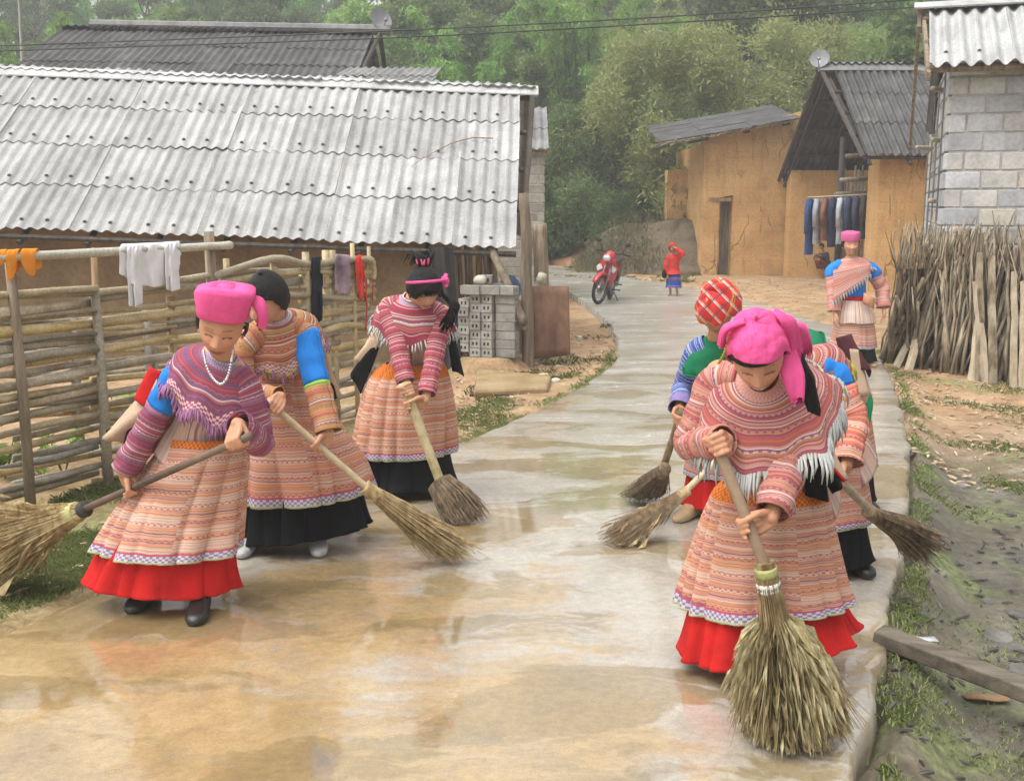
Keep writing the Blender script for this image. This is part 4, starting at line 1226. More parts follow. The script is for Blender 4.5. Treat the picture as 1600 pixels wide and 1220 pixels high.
chips('slate_litter', px_pts(130, ((1400, 760), (1640, 760), (1640, 1240), (1370, 1240)), 15, -.2), .04, 15, M_stone)
# larger flat stones, one by one
def stone(x, y, l, w_, h, yaw, mat, seed, parent=None, name='stone'):
    r = random.Random(seed); n = 8
    ring = [(math.cos(2*math.pi*i/n) * l / 2 * r.uniform(.75, 1.1), math.sin(2*math.pi*i/n) * w_ / 2 * r.uniform(.75, 1.1)) for i in range(n)]
    M = Matrix.Translation((x, y, gz(x, y) - .012)) @ Matrix.Rotation(yaw, 4, 'Z') @ Matrix.Rotation(r.uniform(-.12, .12), 4, 'X')
    b = MB(); rows = []
    for k, z in ((1.0, 0), (1.04, h * .5), (.9, h * .9), (.55, h)): rows.append([M @ V((p[0] * k, p[1] * k, z * r.uniform(.9, 1.1))) for p in ring])
    b.grid(rows, True); b.add(rows[-1], [tuple(range(n))])
    return b.obj(name, mat, parent)
r_ = random.Random(33)
for i, (px, py, l) in enumerate(((1420, 738, .1), (1475, 742, .13), (1500, 760, .16), (1440, 790, .1), (1560, 770, .1), (1432, 930, .12), (1520, 945, .1), (1490, 975, .16), (1560, 990, .2), (1585, 1005, .16),
                                 (1545, 930, .12), (1590, 950, .14), (1470, 910, .1), (1530, 905, .1), (1420, 900, .08), (1418, 1125, .07), (1470, 1110, .06), (1575, 1150, .06), (1595, 1040, .14), (1440, 1010, .08), (1510, 860, .09), (1450, 870, .09), (1580, 870, .1))):
    if i % 2 and px < 1540: continue
    q = G(px, py, -.2); stone(q.x, q.y, l, l * r_.uniform(.4, .8), l * .18, r_.uniform(0, 3), M_stone, i, ground)
for i, (px, py, l) in enumerate(((838, 562, .16), (868, 600, .1), (850, 590, .12), (905, 530, .09), (160, 905, .05))):
    q = G(px, py, -.06); stone(q.x, q.y, l, l * .8, l * .5, r_.uniform(0, 3), M_chip if i in (2,) else M_block_tan, 50 + i, ground)

# leafy weeds by the fence
def weed(px, py, h, label, n=14, z=-.1, seed=1, Y=None):
    r = random.Random(seed); q = P(px, py, Y) if Y else G(px, py, z)
    q.z = gz(q.x, q.y)
    t = tag(empty('weed', q), label, 'plant', 'green weeds at the fence')
    bs, bl = MB(), MB()
    for k in range(5):
        a_ = r.uniform(0, 6.28); L = h * r.uniform(.6, 1.1)
        pts = [q, q + V((math.cos(a_) * L * .2, math.sin(a_) * L * .2, L * .6)), q + V((math.cos(a_) * L * .45, math.sin(a_) * L * .45, L))]
        bs.tube(pts, [.005, .004, .002], 5)
        for j in range(n):
            tt = r.uniform(.3, 1); c = pts[0].lerp(pts[2], tt); d = V((r.uniform(-1, 1), r.uniform(-1, 1), r.uniform(-.2, .5))).normalized()
            l, w_ = h * r.uniform(.16, .3), h * r.uniform(.05, .09); s_ = d.cross(V((0, 0, 1))).normalized() * w_
            bl.add([c, c + d * l * .5 + s_, c + d * l - V((0, 0, l * .2)), c + d * l * .5 - s_], [(0, 1, 2, 3)])
    bs.obj('stem', M_leaf_mid, t); bl.obj('leaves', M_leaf_bright, t)
weed(100, 745, .42, 'bright leafy weed growing up against the bamboo fence', 16, -.15, 1)
weed(8, 748, .42, 'leafy green weed at the left end of the fence', 14, -.15, 2)
weed(62, 765, .3, 'small spiky weed low on the fence, below the leafy one', 10, -.15, 3)
weed(185, 640, .45, 'pale weed seen through the fence behind the pink-scarfed woman', 12, -.15, 4, 8.6)
# ================================================================== FENCE AND WASHING
FA, FB = G(-120, 830, -.1), G(572, 648, -.08)
def FY(px):                                   # distance of the fence line at a photo column
    k = (px - 800) / FPX
    lo, hi = -1.0, 1.6
    f = lambda t: (FA.x + (FB.x - FA.x) * t) - k * ((FA.y + (FB.y - FA.y) * t) * _c + CAM_H * _s * .5)
    for _ in range(40):
        m_ = (lo + hi) / 2
        if f(lo) * f(m_) <= 0: hi = m_
        else: lo = m_
    return FA.y + (FB.y - FA.y) * lo
def F(px, py, off=0.0): return P(px, py, FY(px) + off)
FE_ = tag(empty('bamboo_fence', F(260, 740)), 'woven bamboo fence running along the yard on the left', 'fence')
r_ = random.Random(17)
for i, (px, top, rr, m_) in enumerate(((15, 408, .04, M_wood), (148, 452, .04, M_bamboo), (147, 396, .03, M_wood_tan), (266, 462, .042, M_wood_tan), (326, 362, .05, M_wood), (353, 404, .032, M_bamboo),
                                       (424, 399, .022, M_bamboo), (477, 394, .04, M_bamboo), (508, 391, .04, M_bamboo), (519, 391, .036, M_bamboo), (550, 380, .026, M_bamboo), (576, 385, .023, M_bamboo), (-70, 400, .04, M_wood), (-40, 470, .03, M_bamboo), (-230, 420, .045, M_wood), (-390, 430, .045, M_wood))):
    y_ = FY(px) + r_.uniform(-.02, .02) + (.0 if px != 147 else .25)
    t_ = P(px, top, y_); q = V((t_.x + r_.uniform(-.02, .02), y_, gz(t_.x, y_) - .2))
    rr *= .8
    b = MB(); b.tube([q, q.lerp(t_, .5) + V((r_.uniform(-.015, .015), 0, 0)), t_], [rr * 1.05, rr, rr * .93], 9)
    b.obj('post', m_, FE_, True)
def cane(a_, c_, r, mat, flat=1.0, bend=.0, seed=0, name='cane'):
    b = MB()
    if flat < 1:
        n = 7
        rs_ = random.Random(seed)
        b.tube([a_.lerp(c_, k / n) + V((0, rs_.uniform(-.008, .008), -bend * 4 * (k / n) * (1 - k / n) + rs_.uniform(-.004, .004))) for k in range(n + 1)], [r * rs_.uniform(.85, 1.1) for _ in range(n + 1)], 6, 0, True, flat, V((0, 1, 0)))
        # tube() lays the wide axis upright because the reference points at the viewer
    else: bamboo(b, a_, c_, r, bend, 8, None, seed)
    return b.obj(name, mat, FE_, True)
# rows of canes woven in front of and behind the posts: (y at column 0, radius, kind)
rows = [(462, .026, 'b'), (484, .03, 'fd'), (503, .018, 'b'), (520, .037, 'b'), (537, .014, 'g'), (552, .027, 'fg'), (568, .031, 'b'), (588, .022, 'fg'), (603, .034, 'd'), (618, .024, 'b'),
        (640, .027, 'fg'), (660, .027, 'b'), (684, .028, 'fg'), (703, .028, 'b'), (726, .026, 'fg'), (744, .026, 'b'), (768, .026, 'd'), (783, .026, 'b')]
spans = [(-90, 152), (20, 275), (142, 335), (262, 432), (325, 480), (420, 530), (470, 585), (-430, -55)]
MK = {'b': M_bamboo, 'g': M_bamboo_grey, 'd': M_bamboo_grey, 'fd': M_bamboo_grey, 'fg': M_bamboo_grey}
ydep0 = FY(0)
k_ = 0
for i, (y0_, rr, kind) in enumerate(rows):
    for j, (xa_, xb_) in enumerate(spans):
        k_ += 1
        if (i + j) % 2 == 0 and 0 < j < 6: continue
        ya, yb = [HORIZON + (y0_ - HORIZON) * ydep0 / FY(x_) + (6 if x_ > 330 else 0) * (0 if i > 12 else 1) * -1.0 for x_ in (xa_, xb_)]
        w_ = 7 if i > 1 else 3
        kk = kind if r_.random() < .75 else r_.choice(('b', 'g'))
        o_a, o_b = (-.045, .03) if (i + j // 2) % 2 else (.03, -.045)
        cane(F(xa_, ya + r_.uniform(-w_, w_), o_a), F(xb_, yb + r_.uniform(-w_, w_), o_b), rr * r_.uniform(.85, 1.1), MK[kk], .35 if kk[0] == 'f' else 1.0, r_.uniform(-.02, .025), k_)
# upper rails of the second length and its bent end
for n_, (pts, rr) in enumerate(((((334, 432), (428, 404), (482, 413), (560, 405), (582, 407)), .028), (((345, 440), (470, 424), (585, 432)), .026), (((395, 455), (480, 462), (580, 468)), .022), (((400, 505), (480, 510), (590, 486)), .026), (((500, 520), (540, 508), (590, 512)), .03), (((500, 545), (545, 540), (590, 530)), .03))):
    b = MB(); q = [F(x_, y_, -.05 + .03 * (n_ % 2)) for x_, y_ in pts]
    b.tube([V(p) for p in crom([tuple(p) for p in q], 4)], [rr * (1 + .12 * (k % 3 == 0)) for k in range(4 * (len(q) - 1) + 1)], 8)
    b.obj('cane', M_bamboo, FE_, True)
b = MB(); q = [F(560, 404, -.05), F(577, 408, -.05), F(582, 420, -.05), F(581, 436, -.05)]
b.tube([V(p) for p in crom([tuple(p) for p in q], 5)], .045, 8, 0, True, .5); b.obj('cane', M_bamboo, FE_, True)
# older rails of the same pen, a step further back
for n_, (xa_, ya, xb_, yb) in enumerate(((-60, 505, 330, 487), (-60, 516, 330, 505), (-40, 560, 330, 520), (60, 548, 330, 538), (-60, 586, 340, 575), (-60, 610, 330, 560), (100, 640, 420, 590), (-60, 655, 360, 620))):
    cane(F(xa_, ya, 1.1), F(xb_, yb, 1.2), .024, M_bamboo if n_ % 2 else M_bamboo_grey, 1, .02, 200 + n_)
for px, top in ((112, 490), (228, 485), (240, 545)):
    t_ = F(px, top, 1.15); b = MB(); b.tube([V((t_.x, t_.y, gz(t_.x, t_.y) - .1)), t_], .035, 7); b.obj('post', M_bamboo_grey, FE_, True)
# pale pole laid along the top as a washing line
LP = [F(-90, 408, -.06), F(0, 404, -.06), F(148, 394, -.06), F(240, 387, -.06), F(361, 384, -.06)]
LP = [F(x_, 403 - .055 * x_, -.06) for x_ in (-90, 40, 150, 260, 361)]
b = MB(); rr = []
pts = []
for i in range(4):
    for t in (0, .92, .96):
        pts.append(LP[i].lerp(LP[i + 1], t)); rr.append(.028 if t != .96 else .032)
pts.append(LP[-1]); rr.append(.028)
b.tube(pts, rr, 12); b.obj('top_pole', M_bamboo_pale, FE_, True)

def hang(name, top, prof, mat, label, cat='washing', r=.04, back=.45, seed=1, nv=14, wr=.02, group=None, nu_per=5, strips=None):
    """cloth laid over a pole: top = list of points along the pole, prof = hanging length at each, back part shorter"""
    b = MB(); r_l = random.Random(seed)
    def strip(top, prof, push):
        n = len(top)
        tp = crom([tuple(p) for p in top], nu_per); pr = crom([(p,) for p in prof], nu_per)
        rows = []
        m_ = len(tp)
        for j in range(-6, nv + 1):
            row = []
            for i in range(m_):
                p = V(tp[i]); L = float(pr[i][0])
                if j >= 0:
                    d = L * j / nv; a_ = min(1, d / .05) * math.pi / 2
                    z = -d + (1 - math.cos(a_)) * 0; y = -(r * math.sin(a_)) - push
                    y -= wr * (d / max(.1, L)) * math.sin(i * .85 + seed + 2.1 * nz((i * .3, d * 3, seed))) + 1.2 * wr * nz((i * .35, d * 7, seed + 3))
                    x = .35 * wr * nz((i * .6, d * 5, seed + 7))
                else:
                    d = back * L * (-j / 6); a_ = min(1, d / .05) * math.pi / 2
                    z = -d; y = r * math.sin(a_); x = 0
                row.append(p + V((x, y, z + r)))
            rows.append(row)
        b.grid(rows)
    strip(top, prof, 0)
    for (t2, p2, pu) in (strips or ()): strip(t2, p2, pu)
    o = b.obj(name, mat, None, True)
    md = o.modifiers.new('thick', 'SOLIDIFY'); md.thickness = .006
    md = o.modifiers.new('smooth', 'SUBSURF'); md.levels = md.render_levels = 1
    return tag(o, label, cat, group)
LT = lambda px: F(px, 401 - .055 * px, -.06)
m_px = lambda px, n: n * (FY(px)) / FPX
M_white_cloth = plain_cloth('white_cotton', (.74, .73, .74), .9, .12)
M_orange_cloth = plain_cloth('orange_cloth', (.75, .27, .03), .85, .2)
M_black_cloth = plain_cloth('black_cloth', (.018, .02, .026), .9, .4)
hang('white_shirt', [LT(190), LT(205), LT(225), LT(250), LT(265), LT(281)], [m_px(200, 44), m_px(210, 60), m_px(225, 66), m_px(250, 68), m_px(265, 56), m_px(280, 44)], M_white_cloth,
     'white long-sleeved shirt draped over the pale fence pole', 'shirt', .04, .5, 2, 14, .03, None, 5,
     [([LT(203), LT(211), LT(219)], [m_px(205, 94), m_px(210, 98), m_px(220, 93)], .02), ([LT(262), LT(269), LT(278)], [m_px(265, 72), m_px(270, 76), m_px(278, 74)], .02)])
hang('orange_garment', [LT(-6), LT(4), LT(12)], [m_px(0, 20), m_px(4, 24), m_px(10, 18)], M_orange_cloth, 'orange baby trousers hung over the left end of the fence pole', 'trousers', .04, .8, 5, 10, .012, None, 5,
     [([LT(13), LT(22), LT(33)], [m_px(15, 44), m_px(20, 46), m_px(33, 20)], .012), ([LT(36), LT(50), LT(61)], [m_px(36, 18), m_px(52, 42), m_px(60, 38)], .012)])
hang('black_cloth', [F(486, 405, -.07), F(494, 405, -.07), F(503, 405, -.07)], [m_px(490, 106), m_px(495, 104), m_px(503, 98)], M_black_cloth, 'black cloth hanging over the fence between two posts', 'cloth', .03, .5, 6, 14, .03)
M_scarf = cloth_mat('mauve_print', stripes(3, [(.3, .2, .25), (.5, .45, .48), (.14, .06, .09), (.4, .3, .34)], 14), .07, 'v', (), .02)
_hs = hang('patterned_scarf', [F(523, 402, -.07), F(534, 402, -.07), F(547, 404, -.07)], [m_px(525, 56), m_px(535, 62), m_px(547, 58)], plain_cloth('mauve_cloth', (.3, .22, .26), .9, .6, 0, 60), 'mauve patterned scarf hanging on the fence, left of the red ribbons', 'scarf', .03, .5, 7, 12, .025)
M_red_rib = plain_cloth('red_ribbon', (.6, .045, .03), .7, .3)
hang('red_ribbon', [F(557, 404, -.07), F(563, 403, -.07), F(568, 404, -.07)], [m_px(557, 46), m_px(563, 72), m_px(568, 60)], M_red_rib, 'bright red torn ribbon tied to the top cane near the fence end', 'ribbon', .03, .3, 8, 12, .03)
b = MB(); b.tube([F(x_, y_, -.1) for x_, y_ in ((568, 420), (572, 445), (573, 480), (572, 515))], [.012, .016, .014, .012], 6, 0, True, .4); 
b.tube([F(x_, y_, -.08) for x_, y_ in ((584, 412), (583, 440), (582, 470))], [.01, .013, .01], 6, 0, True, .4)
tag(b.obj('red_strap', M_red_rib, None, True), 'long narrow red strap dangling at the very end of the bamboo fence', 'strap')

# ================================================================== SHED END: POSTS, PLANKS, BRICKS
gzp = lambda x, y: gz(x, y)
def pole(name, pts, rr, mat, label, cat, n=9, group=None, wob=.012, seed=1):
    b = MB(); r_l = random.Random(seed)
    q = crom([tuple(p) for p in pts], 4)
    rr_ = [rr[0] + (rr[1] - rr[0]) * i / (len(q) - 1) for i in range(len(q))]
    b.tube([V(p) + V((r_l.uniform(-wob, wob), r_l.uniform(-wob, wob), 0)) for p in q], rr_, n)
    return tag(b.obj(name, mat, None, True), label, cat, group)
q = G(826, 572, -.05)
pole('wooden_post', [q - V((0, 0, .3)), P(823, 430, q.y), P(819, 302, q.y)], (.075, .055), M_wood, 'tall rough wooden post standing free beside the rusty sheet', 'post')
q = P(850, 540, 12.9)
pole('wooden_post', [V((q.x, q.y, -.3)), P(846, 430, 12.9), P(842, 350, 12.9)], (.09, .085), M_wood, 'shorter jagged post just behind the tall one', 'post', seed=2)
b = MB(); bamboo(b, P(835, 470, 12.6), P(848, 428, 12.5), .06, 0, 10); tag(b.obj('bamboo_stub', M_bamboo_pale, None, True), 'cut bamboo stub sticking out above the rusty sheet', 'bamboo')
M_rust = pmat('rusted_sheet_iron', [(.06, .03, .022), (.12, .062, .042), (.2, .11, .06), (.15, .1, .07)], 2.6, 6, .75, .3, 20, 'pos', (1, 1, .5), 0, .4)
# rusty sheet standing on edge against the post
b = MB()
rows = []
for j in range(9):
    row = []
    for i in range(11):
        u, v = i / 10, j / 8
        px = 832 + 57 * u + 3 * v * (u - .3); py = 447 + (555 - 447 + 6 * (1 - u)) * v
        p = P(px, py, 12.25 + .04 * math.sin(u * 3) + .25 * (1 - v) * .3); p.y += .012 * nz((u * 4, v * 4, 2)); row.append(p)
    rows.append(row)
b.grid(rows); o = b.obj('rusty_sheet', M_rust, None, True); md = o.modifiers.new('thick', 'SOLIDIFY'); md.thickness = .012
tag(o, 'rust-brown flattened metal sheet standing upright against the post', 'metal sheet')
# dark plank leaning in the shade of the eave
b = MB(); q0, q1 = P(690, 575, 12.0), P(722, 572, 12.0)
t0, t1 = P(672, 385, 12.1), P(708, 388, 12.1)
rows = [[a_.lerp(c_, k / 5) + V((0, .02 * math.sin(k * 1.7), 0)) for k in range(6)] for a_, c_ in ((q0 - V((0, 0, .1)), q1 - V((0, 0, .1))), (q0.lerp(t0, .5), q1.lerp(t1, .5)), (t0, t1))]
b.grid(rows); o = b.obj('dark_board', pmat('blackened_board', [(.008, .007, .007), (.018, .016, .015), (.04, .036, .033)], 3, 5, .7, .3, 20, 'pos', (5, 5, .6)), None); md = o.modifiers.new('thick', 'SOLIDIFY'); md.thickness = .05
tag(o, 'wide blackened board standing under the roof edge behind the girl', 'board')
for i, (x0_, y0_, x1_, y1_, w_, lab) in enumerate(((728, 560, 716, 385, .03, 'narrow tan plank right beside the wide black board'), (738, 470, 731, 385, .055, 'first broad tan plank under the eave, right of the narrow one'), (752, 468, 748, 385, .04, 'middle tan plank standing behind the brick stack'), (768, 465, 760, 385, .06, 'broad tan plank behind the bricks, next to the leaning pole'), (781, 462, 770, 385, .045, 'rightmost tan plank behind the brick stack'))):
    a_, c_ = P(x0_, y0_, 13.3), P(x1_, y1_, 13.35); a_.z = -.2
    b = MB(); d = (c_ - a_); M = Matrix.Translation(a_) @ d.to_track_quat('Z', 'Y').to_matrix().to_4x4()
    b.box((-w_, -.02, 0), (w_, .02, d.length + .1), 0, M); o = b.obj('plank', M_wood_tan if i % 2 == 0 else M_wood, None)
    md = o.modifiers.new('b', 'BEVEL'); md.width = .006
    tag(o, lab, 'plank', 'planks standing under the roof end')
pole('leaning_pole', [P(820, 505, 11.9), P(793, 445, 12.1), P(765, 380, 12.4)], (.05, .045), M_wood, 'grey-brown pole leaning from the tall post up to the eave', 'pole', seed=4)
pole('thin_pole', [P(775, 502, 12.3), P(800, 508, 12.1), P(822, 514, 11.95)], (.025, .02), M_wood, 'short thin stick lying between the bricks and the tall post', 'stick', seed=5)
# hollow bricks
M_brick = pmat('grey_cement_brick', [(.19, .18, .16), (.28, .27, .24), (.35, .335, .3)], 5, 6, .9, .5, 40, 'obj', (1, 1, 1), .15, dist=.006)
BW, BH, BL = .128, .094, .23
def brick_mesh():
    b = MB()
    X = [-BW/2, -BW/2 + .03, -.012, .012, BW/2 - .03, BW/2]; Z = [0, .03, .064, BH]
    vid = {}
    vs_ = []
    for s_, y in ((0, 0), (1, BL)):
        for i, x in enumerate(X):
            for k, z in enumerate(Z): vid[s_, i, k] = len(vs_); vs_.append((x, y, z))
    fs = []
    for i in range(5):
        for k in range(3):
            if k == 1 and i in (1, 3): continue
            fs.append((vid[0, i, k], vid[0, i+1, k], vid[0, i+1, k+1], vid[0, i, k+1]))
            fs.append((vid[1, i, k], vid[1, i, k+1], vid[1, i+1, k+1], vid[1, i+1, k]))
    for i in (1, 3):
        c = [(i, 1), (i+1, 1), (i+1, 2), (i, 2)]
        for j in range(4):
            a_, d = c[j], c[(j+1) % 4]; fs.append((vid[0, a_[0], a_[1]], vid[1, a_[0], a_[1]], vid[1, d[0], d[1]], vid[0, d[0], d[1]]))
    for i in range(5):
        fs.append((vid[0, i, 0], vid[1, i, 0], vid[1, i+1, 0], vid[0, i+1, 0])); fs.append((vid[0, i, 3], vid[0, i+1, 3], vid[1, i+1, 3], vid[1, i, 3]))
    for k in range(3):
        fs.append((vid[0, 0, k], vid[0, 0, k+1], vid[1, 0, k+1], vid[1, 0, k])); fs.append((vid[0, 5, k], vid[1, 5, k], vid[1, 5, k+1], vid[0, 5, k+1]))
    b.add(vs_, fs); return b.mesh('brick')
bme = brick_mesh(); bme.materials.append(M_brick)
BO = P(716, 556, 12.05); BO.z = P(716, 556, 12.05).z
BS = tag(empty('brick_stack', BO), 'stack of grey hollow cement bricks under the roof end', 'brick stack')
yaw = rad(-24)
RB_ = Matrix.Translation(BO) @ Matrix.Rotation(yaw, 4, 'Z')
r_ = random.Random(3)
def brick(M, parent=BS, label=None):
    o = bpy.data.objects.new('brick', bme); COL.objects.link(o)
    if parent: o.parent = parent; o.matrix_parent_inverse = Matrix.Translation(-parent_loc(parent))
    o.matrix_basis = M
    if label: tag(o, label, 'brick', None)
    return o
bc = MB(); 
for c in range(3):
    for k in range(7 if c else 6):
        for l in range(2):
            brick(RB_ @ Matrix.Translation((BW / 2 + c * (BW + .006) + r_.uniform(-.004, .004), l * (BL + .01) + r_.uniform(-.012, .012) + .02 * c, k * (BH + .005) + .05 * (c == 0))) @ Matrix.Rotation(r_.uniform(-.04, .04), 4, 'Z'))
for k in range(7):
    brick(RB_ @ Matrix.Translation((3 * (BW + .006) + .012, .1 + BW / 2 + r_.uniform(-.01, .01), k * (BH + .005))) @ Matrix.Rotation(rad(-90), 4, 'Z') @ Matrix.Translation((0, 0, 0)))
b = MB(); rows = []
for j in range(9):
    t = j / 8; k_ = .02 + .98 * t
    rows.append([RB_ @ V((.28 + (.30 + .32 * t ** 2) * math.cos(a_) * (1 if j else .01), .22 + (.34 + .3 * t ** 2) * math.sin(a_) * (1 if j else .01), -.004 - .3 * t ** 2 + .015 * nz((math.cos(a_) * 2, math.sin(a_) * 2, t * 4)) * (j > 2))) for a_ in [6.283 * k / 28 for k in range(28)]])
b.grid(rows, True); tag(b.obj('earth_mound', M_ground, None, True), kind='structure')
zt_ = 7 * (BH + .005)
for i, (x_, y_, z_, a_, lab) in enumerate(((.10, .02, zt_, -90, 'brick lying lengthwise on the top left of the brick stack'), (.3, .06, zt_, -80, 'brick lying crosswise in the middle of the top course'), (.48, .12, zt_, -95, 'brick lying lengthwise on the top right of the stack'),
                                           (.36, .35, zt_, 10, 'brick on top at the back of the stack, its two holes facing out'), (.3, .2, zt_ + BH + .003, 20, 'topmost loose brick tilted on the stack with holes showing'))):
    brick(RB_ @ Matrix.Translation((x_ - .05, y_, z_ + .002)) @ Matrix.Rotation(rad(a_), 4, 'Z'), None, lab)
b = MB(); q = RB_ @ V((.2, .16, zt_ + BH + .05)); b.ball(q, (.075, .07, .06), 0, 14, 10); o = b.obj('round_stone', M_block_tan, None, True); tag(o, 'rounded stone sitting on top of the brick stack', 'stone')
# drain slab, blue bundle behind
b = MB(); s_ = [G(745, 578, .0), G(862, 588, .0), G(856, 606, .0), G(740, 612, .0)]
rows = [[p + V((0, 0, -.14)) for p in s_], [p + V((0, 0, .0)) for p in s_], [p.lerp(sum(s_, V()) / 4, .05) + V((0, 0, .015)) for p in s_]]
b.grid(rows, True); b.add(rows[-1], [(0, 1, 2, 3)])
o = b.obj('drain_slab', pmat('muddy_slab', [(.2, .13, .06), (.3, .21, .1), (.36, .27, .16)], 3, 6, .5, .4, 24, 'pos'), None); md = o.modifiers.new('b', 'BEVEL'); md.width = .012
tag(o, 'low muddy concrete slab bridging the drain in front of the bricks', 'slab')
b = MB(); q = G(760, 617, -.05); b.box((q.x - .16, q.y - .05, -.16), (q.x + .25, q.y + .12, -.035)); tag(b.obj('drain_shade_block', M_wood_dark, None), kind='structure')  # solid dark block, its colour stands in for the shade inside the drain
M_blue_bag = plain_cloth('blue_plastic', (.1, .17, .34), .35, .5)
b = MB(); q = P(797, 452, 13.2)
rows = []
for j in range(8):
    ph = math.pi * (j + .3) / 8.3
    rows.append([q + V((.14 * math.sin(ph) * math.cos(t) * (1 + .3 * nz((t, j, 1))), .12 * math.sin(ph) * math.sin(t), .16 * math.cos(ph) * (1 + .2 * nz((t, j, 4))))) for t in [6.283 * k / 14 for k in range(14)]])
b.grid(rows, True); tag(b.obj('plastic_bundle', M_blue_bag, None, True), 'blue and white plastic bundle behind the leaning pole', 'bundle')
b = MB(); q = P(770, 480, 13.4); b.box((q.x - .3, 13.2, -.15), (q.x + .45, 13.9, P(790, 476, 13.2).z)); tag(b.obj('earth_heap', M_mud, None), kind='structure')

# ================================================================== FIREWOOD
M_stick = pmat('grey_brown_stick', [(.05, .036, .022), (.14, .104, .064), (.26, .21, .14), (.37, .325, .24)], 3, 6, .8, .4, 40, 'obj', (3, 3, 1), .45)
M_split = pmat('split_firewood', [(.26, .2, .13), (.38, .31, .21), (.47, .4, .29)], 3, 6, .85, .4, 40, 'obj', (5, 5, .7), .2)
FW = tag(empty('firewood_stack', G(1490, 585, -.08)), 'big stack of cut sticks leaning against the grey block wall', 'firewood stack')
r_ = random.Random(41)
def stick(bpx, dep, tpx, tpy, tdep, r0, r1, mat, n=5, fork=0, bow=.04):
    b0 = P(bpx, 560, dep); b0.z = gz(b0.x, b0.y) - .03
    t0 = P(tpx, tpy, tdep)
    k = 5
    pts = [b0.lerp(t0, i / k) + V((r_.uniform(-bow, bow) * (0 < i < k), r_.uniform(-bow, bow) * .5 * (0 < i < k), 0)) for i in range(k + 1)]
    b = MB(); b.tube(pts, [r0 + (r1 - r0) * i / k for i in range(k + 1)], n)
    for _ in range(fork):
        i = r_.randint(2, 4); d = (t0 - b0).normalized() * .35 + V((r_.uniform(-.22, .22), r_.uniform(-.1, .05), .1))
        b.tube([pts[i], pts[i] + d * .5, pts[i] + d + V((0, 0, .05))], [r0 * .55, r0 * .4, r0 * .2], 4)
    return b
def foot_dep(px): return 12.35 - (px - 1375) / 250 * 1.35
for i in range(235):
    bpx = 1372 + 290 * r_.random() ** .95
    lay = r_.random() ** .7                                   # 0 = front, 1 = against the wall
    lean = 20 + 62 * math.exp(-(bpx - 1372) / 100) + r_.gauss(0, 34)
    base_y = foot_dep(bpx) + lay * .45
    tpx = bpx + lean; tpy = 352 + 60 * r_.random() ** 1.6 + 50 * math.exp(-(tpx - 1400) / 45 if tpx > 1400 else 0) * r_.random()
    big = r_.random()
    r0 = r_.uniform(.015, .027) if big < .66 else r_.uniform(.028, .048)
    if big > .72: tpy += r_.uniform(0, 70)
    o = stick(bpx, base_y, tpx, tpy, min(12.02 - .35 * max(0, (tpx - 1476) / 140), base_y + .5), r0, r0 * .45, M_stick, 5 if big < .72 else 7, 1 if r_.random() < .5 else 0).obj('stick', M_stick, FW, True)
for (b0, t0, ty, rr) in ((1420, 1455, 430, .05), (1400, 1470, 440, .045), (1588, 1585, 425, .042), (1604, 1600, 440, .05), (1555, 1550, 400, .05), (1535, 1532, 395, .05), (1520, 1540, 430, .045), (1545, 1525, 440, .05)):
    o = stick(b0, foot_dep(b0) - .08, t0, ty, foot_dep(b0) + .35, rr, rr * .75, M_split, 5, 0, .012).obj('split_log', M_split if b0 not in (1555, 1535) else M_stick, FW)
b = MB()
for i in range(260):
    bpx = 1372 + 300 * r_.random(); c = stick(bpx, foot_dep(bpx) + .35 + .3 * r_.random(), bpx + 60 * math.exp(-(bpx - 1372) / 90) + r_.uniform(-30, 30), 350 + 70 * r_.random(), 12.1, .014, .006, M_stick, 4, 0)
    b.add(c.v, c.f)
for i in range(150):                                          # thin twigs along the top
    tpx = r_.uniform(1400, 1650); a_ = P(tpx + r_.uniform(-8, 8), 420, 12.0); c_ = P(tpx + r_.uniform(-18, 18), r_.uniform(342, 385), 12.05)
    b.tube([a_, a_.lerp(c_, .6) + V((r_.uniform(-.03, .03), 0, 0)), c_], [.007, .006, .003], 4)
tag(b.obj('twigs', M_stick, FW, True), kind='stuff')

# ================================================================== BEAM BENCH BESIDE THE ROAD
a_, c_ = P(1393, 1000, 4.2), P(1690, 1112, 3.72)
d = (c_ - a_); M = Matrix.Translation(a_) @ d.to_track_quat('X', 'Z').to_matrix().to_4x4()
BN = tag(empty('beam_bench', G(1400, 1070, -.2)), 'low bench of one grey weathered beam beside the road edge', 'bench')
b = MB(); b.box((-.06, -.05, -.03), (d.length, .05, .035), 0, M); o = b.obj('seat_beam', pmat('wet_grey_beam', [(.07, .055, .04), (.14, .115, .085), (.2, .17, .13)], 3, 6, .6, .5, 30, 'obj', (.8, 7, 7)), BN); md = o.modifiers.new('b', 'BEVEL'); md.width = .008; md.segments = 2
for nm, t in (('leg', .02), ('leg', .86)):
    q = a_.lerp(c_, t); b = MB(); b.box((q.x - .07, q.y - .05, gz(q.x, q.y) - .05), (q.x + .06, q.y + .06, q.z - .028)); o = b.obj(nm, M_wood_dark, BN); md = o.modifiers.new('b', 'BEVEL'); md.width = .01
q = G(1540, 1092, -.2)
b = MB(); b.grid([[q + V((x_, y_, .02 + .02 * nz((x_ * 9, y_ * 9, 1)) + gz(q.x, q.y) - q.z)) for x_ in (-.09, -.03, .03, .09)] for y_ in (-.03, 0, .03)]); o = b.obj('dry_leaf', pmat('brown_leaf', [(.2, .11, .05), (.32, .2, .1)], 8, 4, .7, .2), None, True); md = o.modifiers.new('t', 'SOLIDIFY'); md.thickness = .003
tag(o, 'curled brown dead leaf on the mud under the beam', 'leaf')
q = G(1435, 1045, -.2)
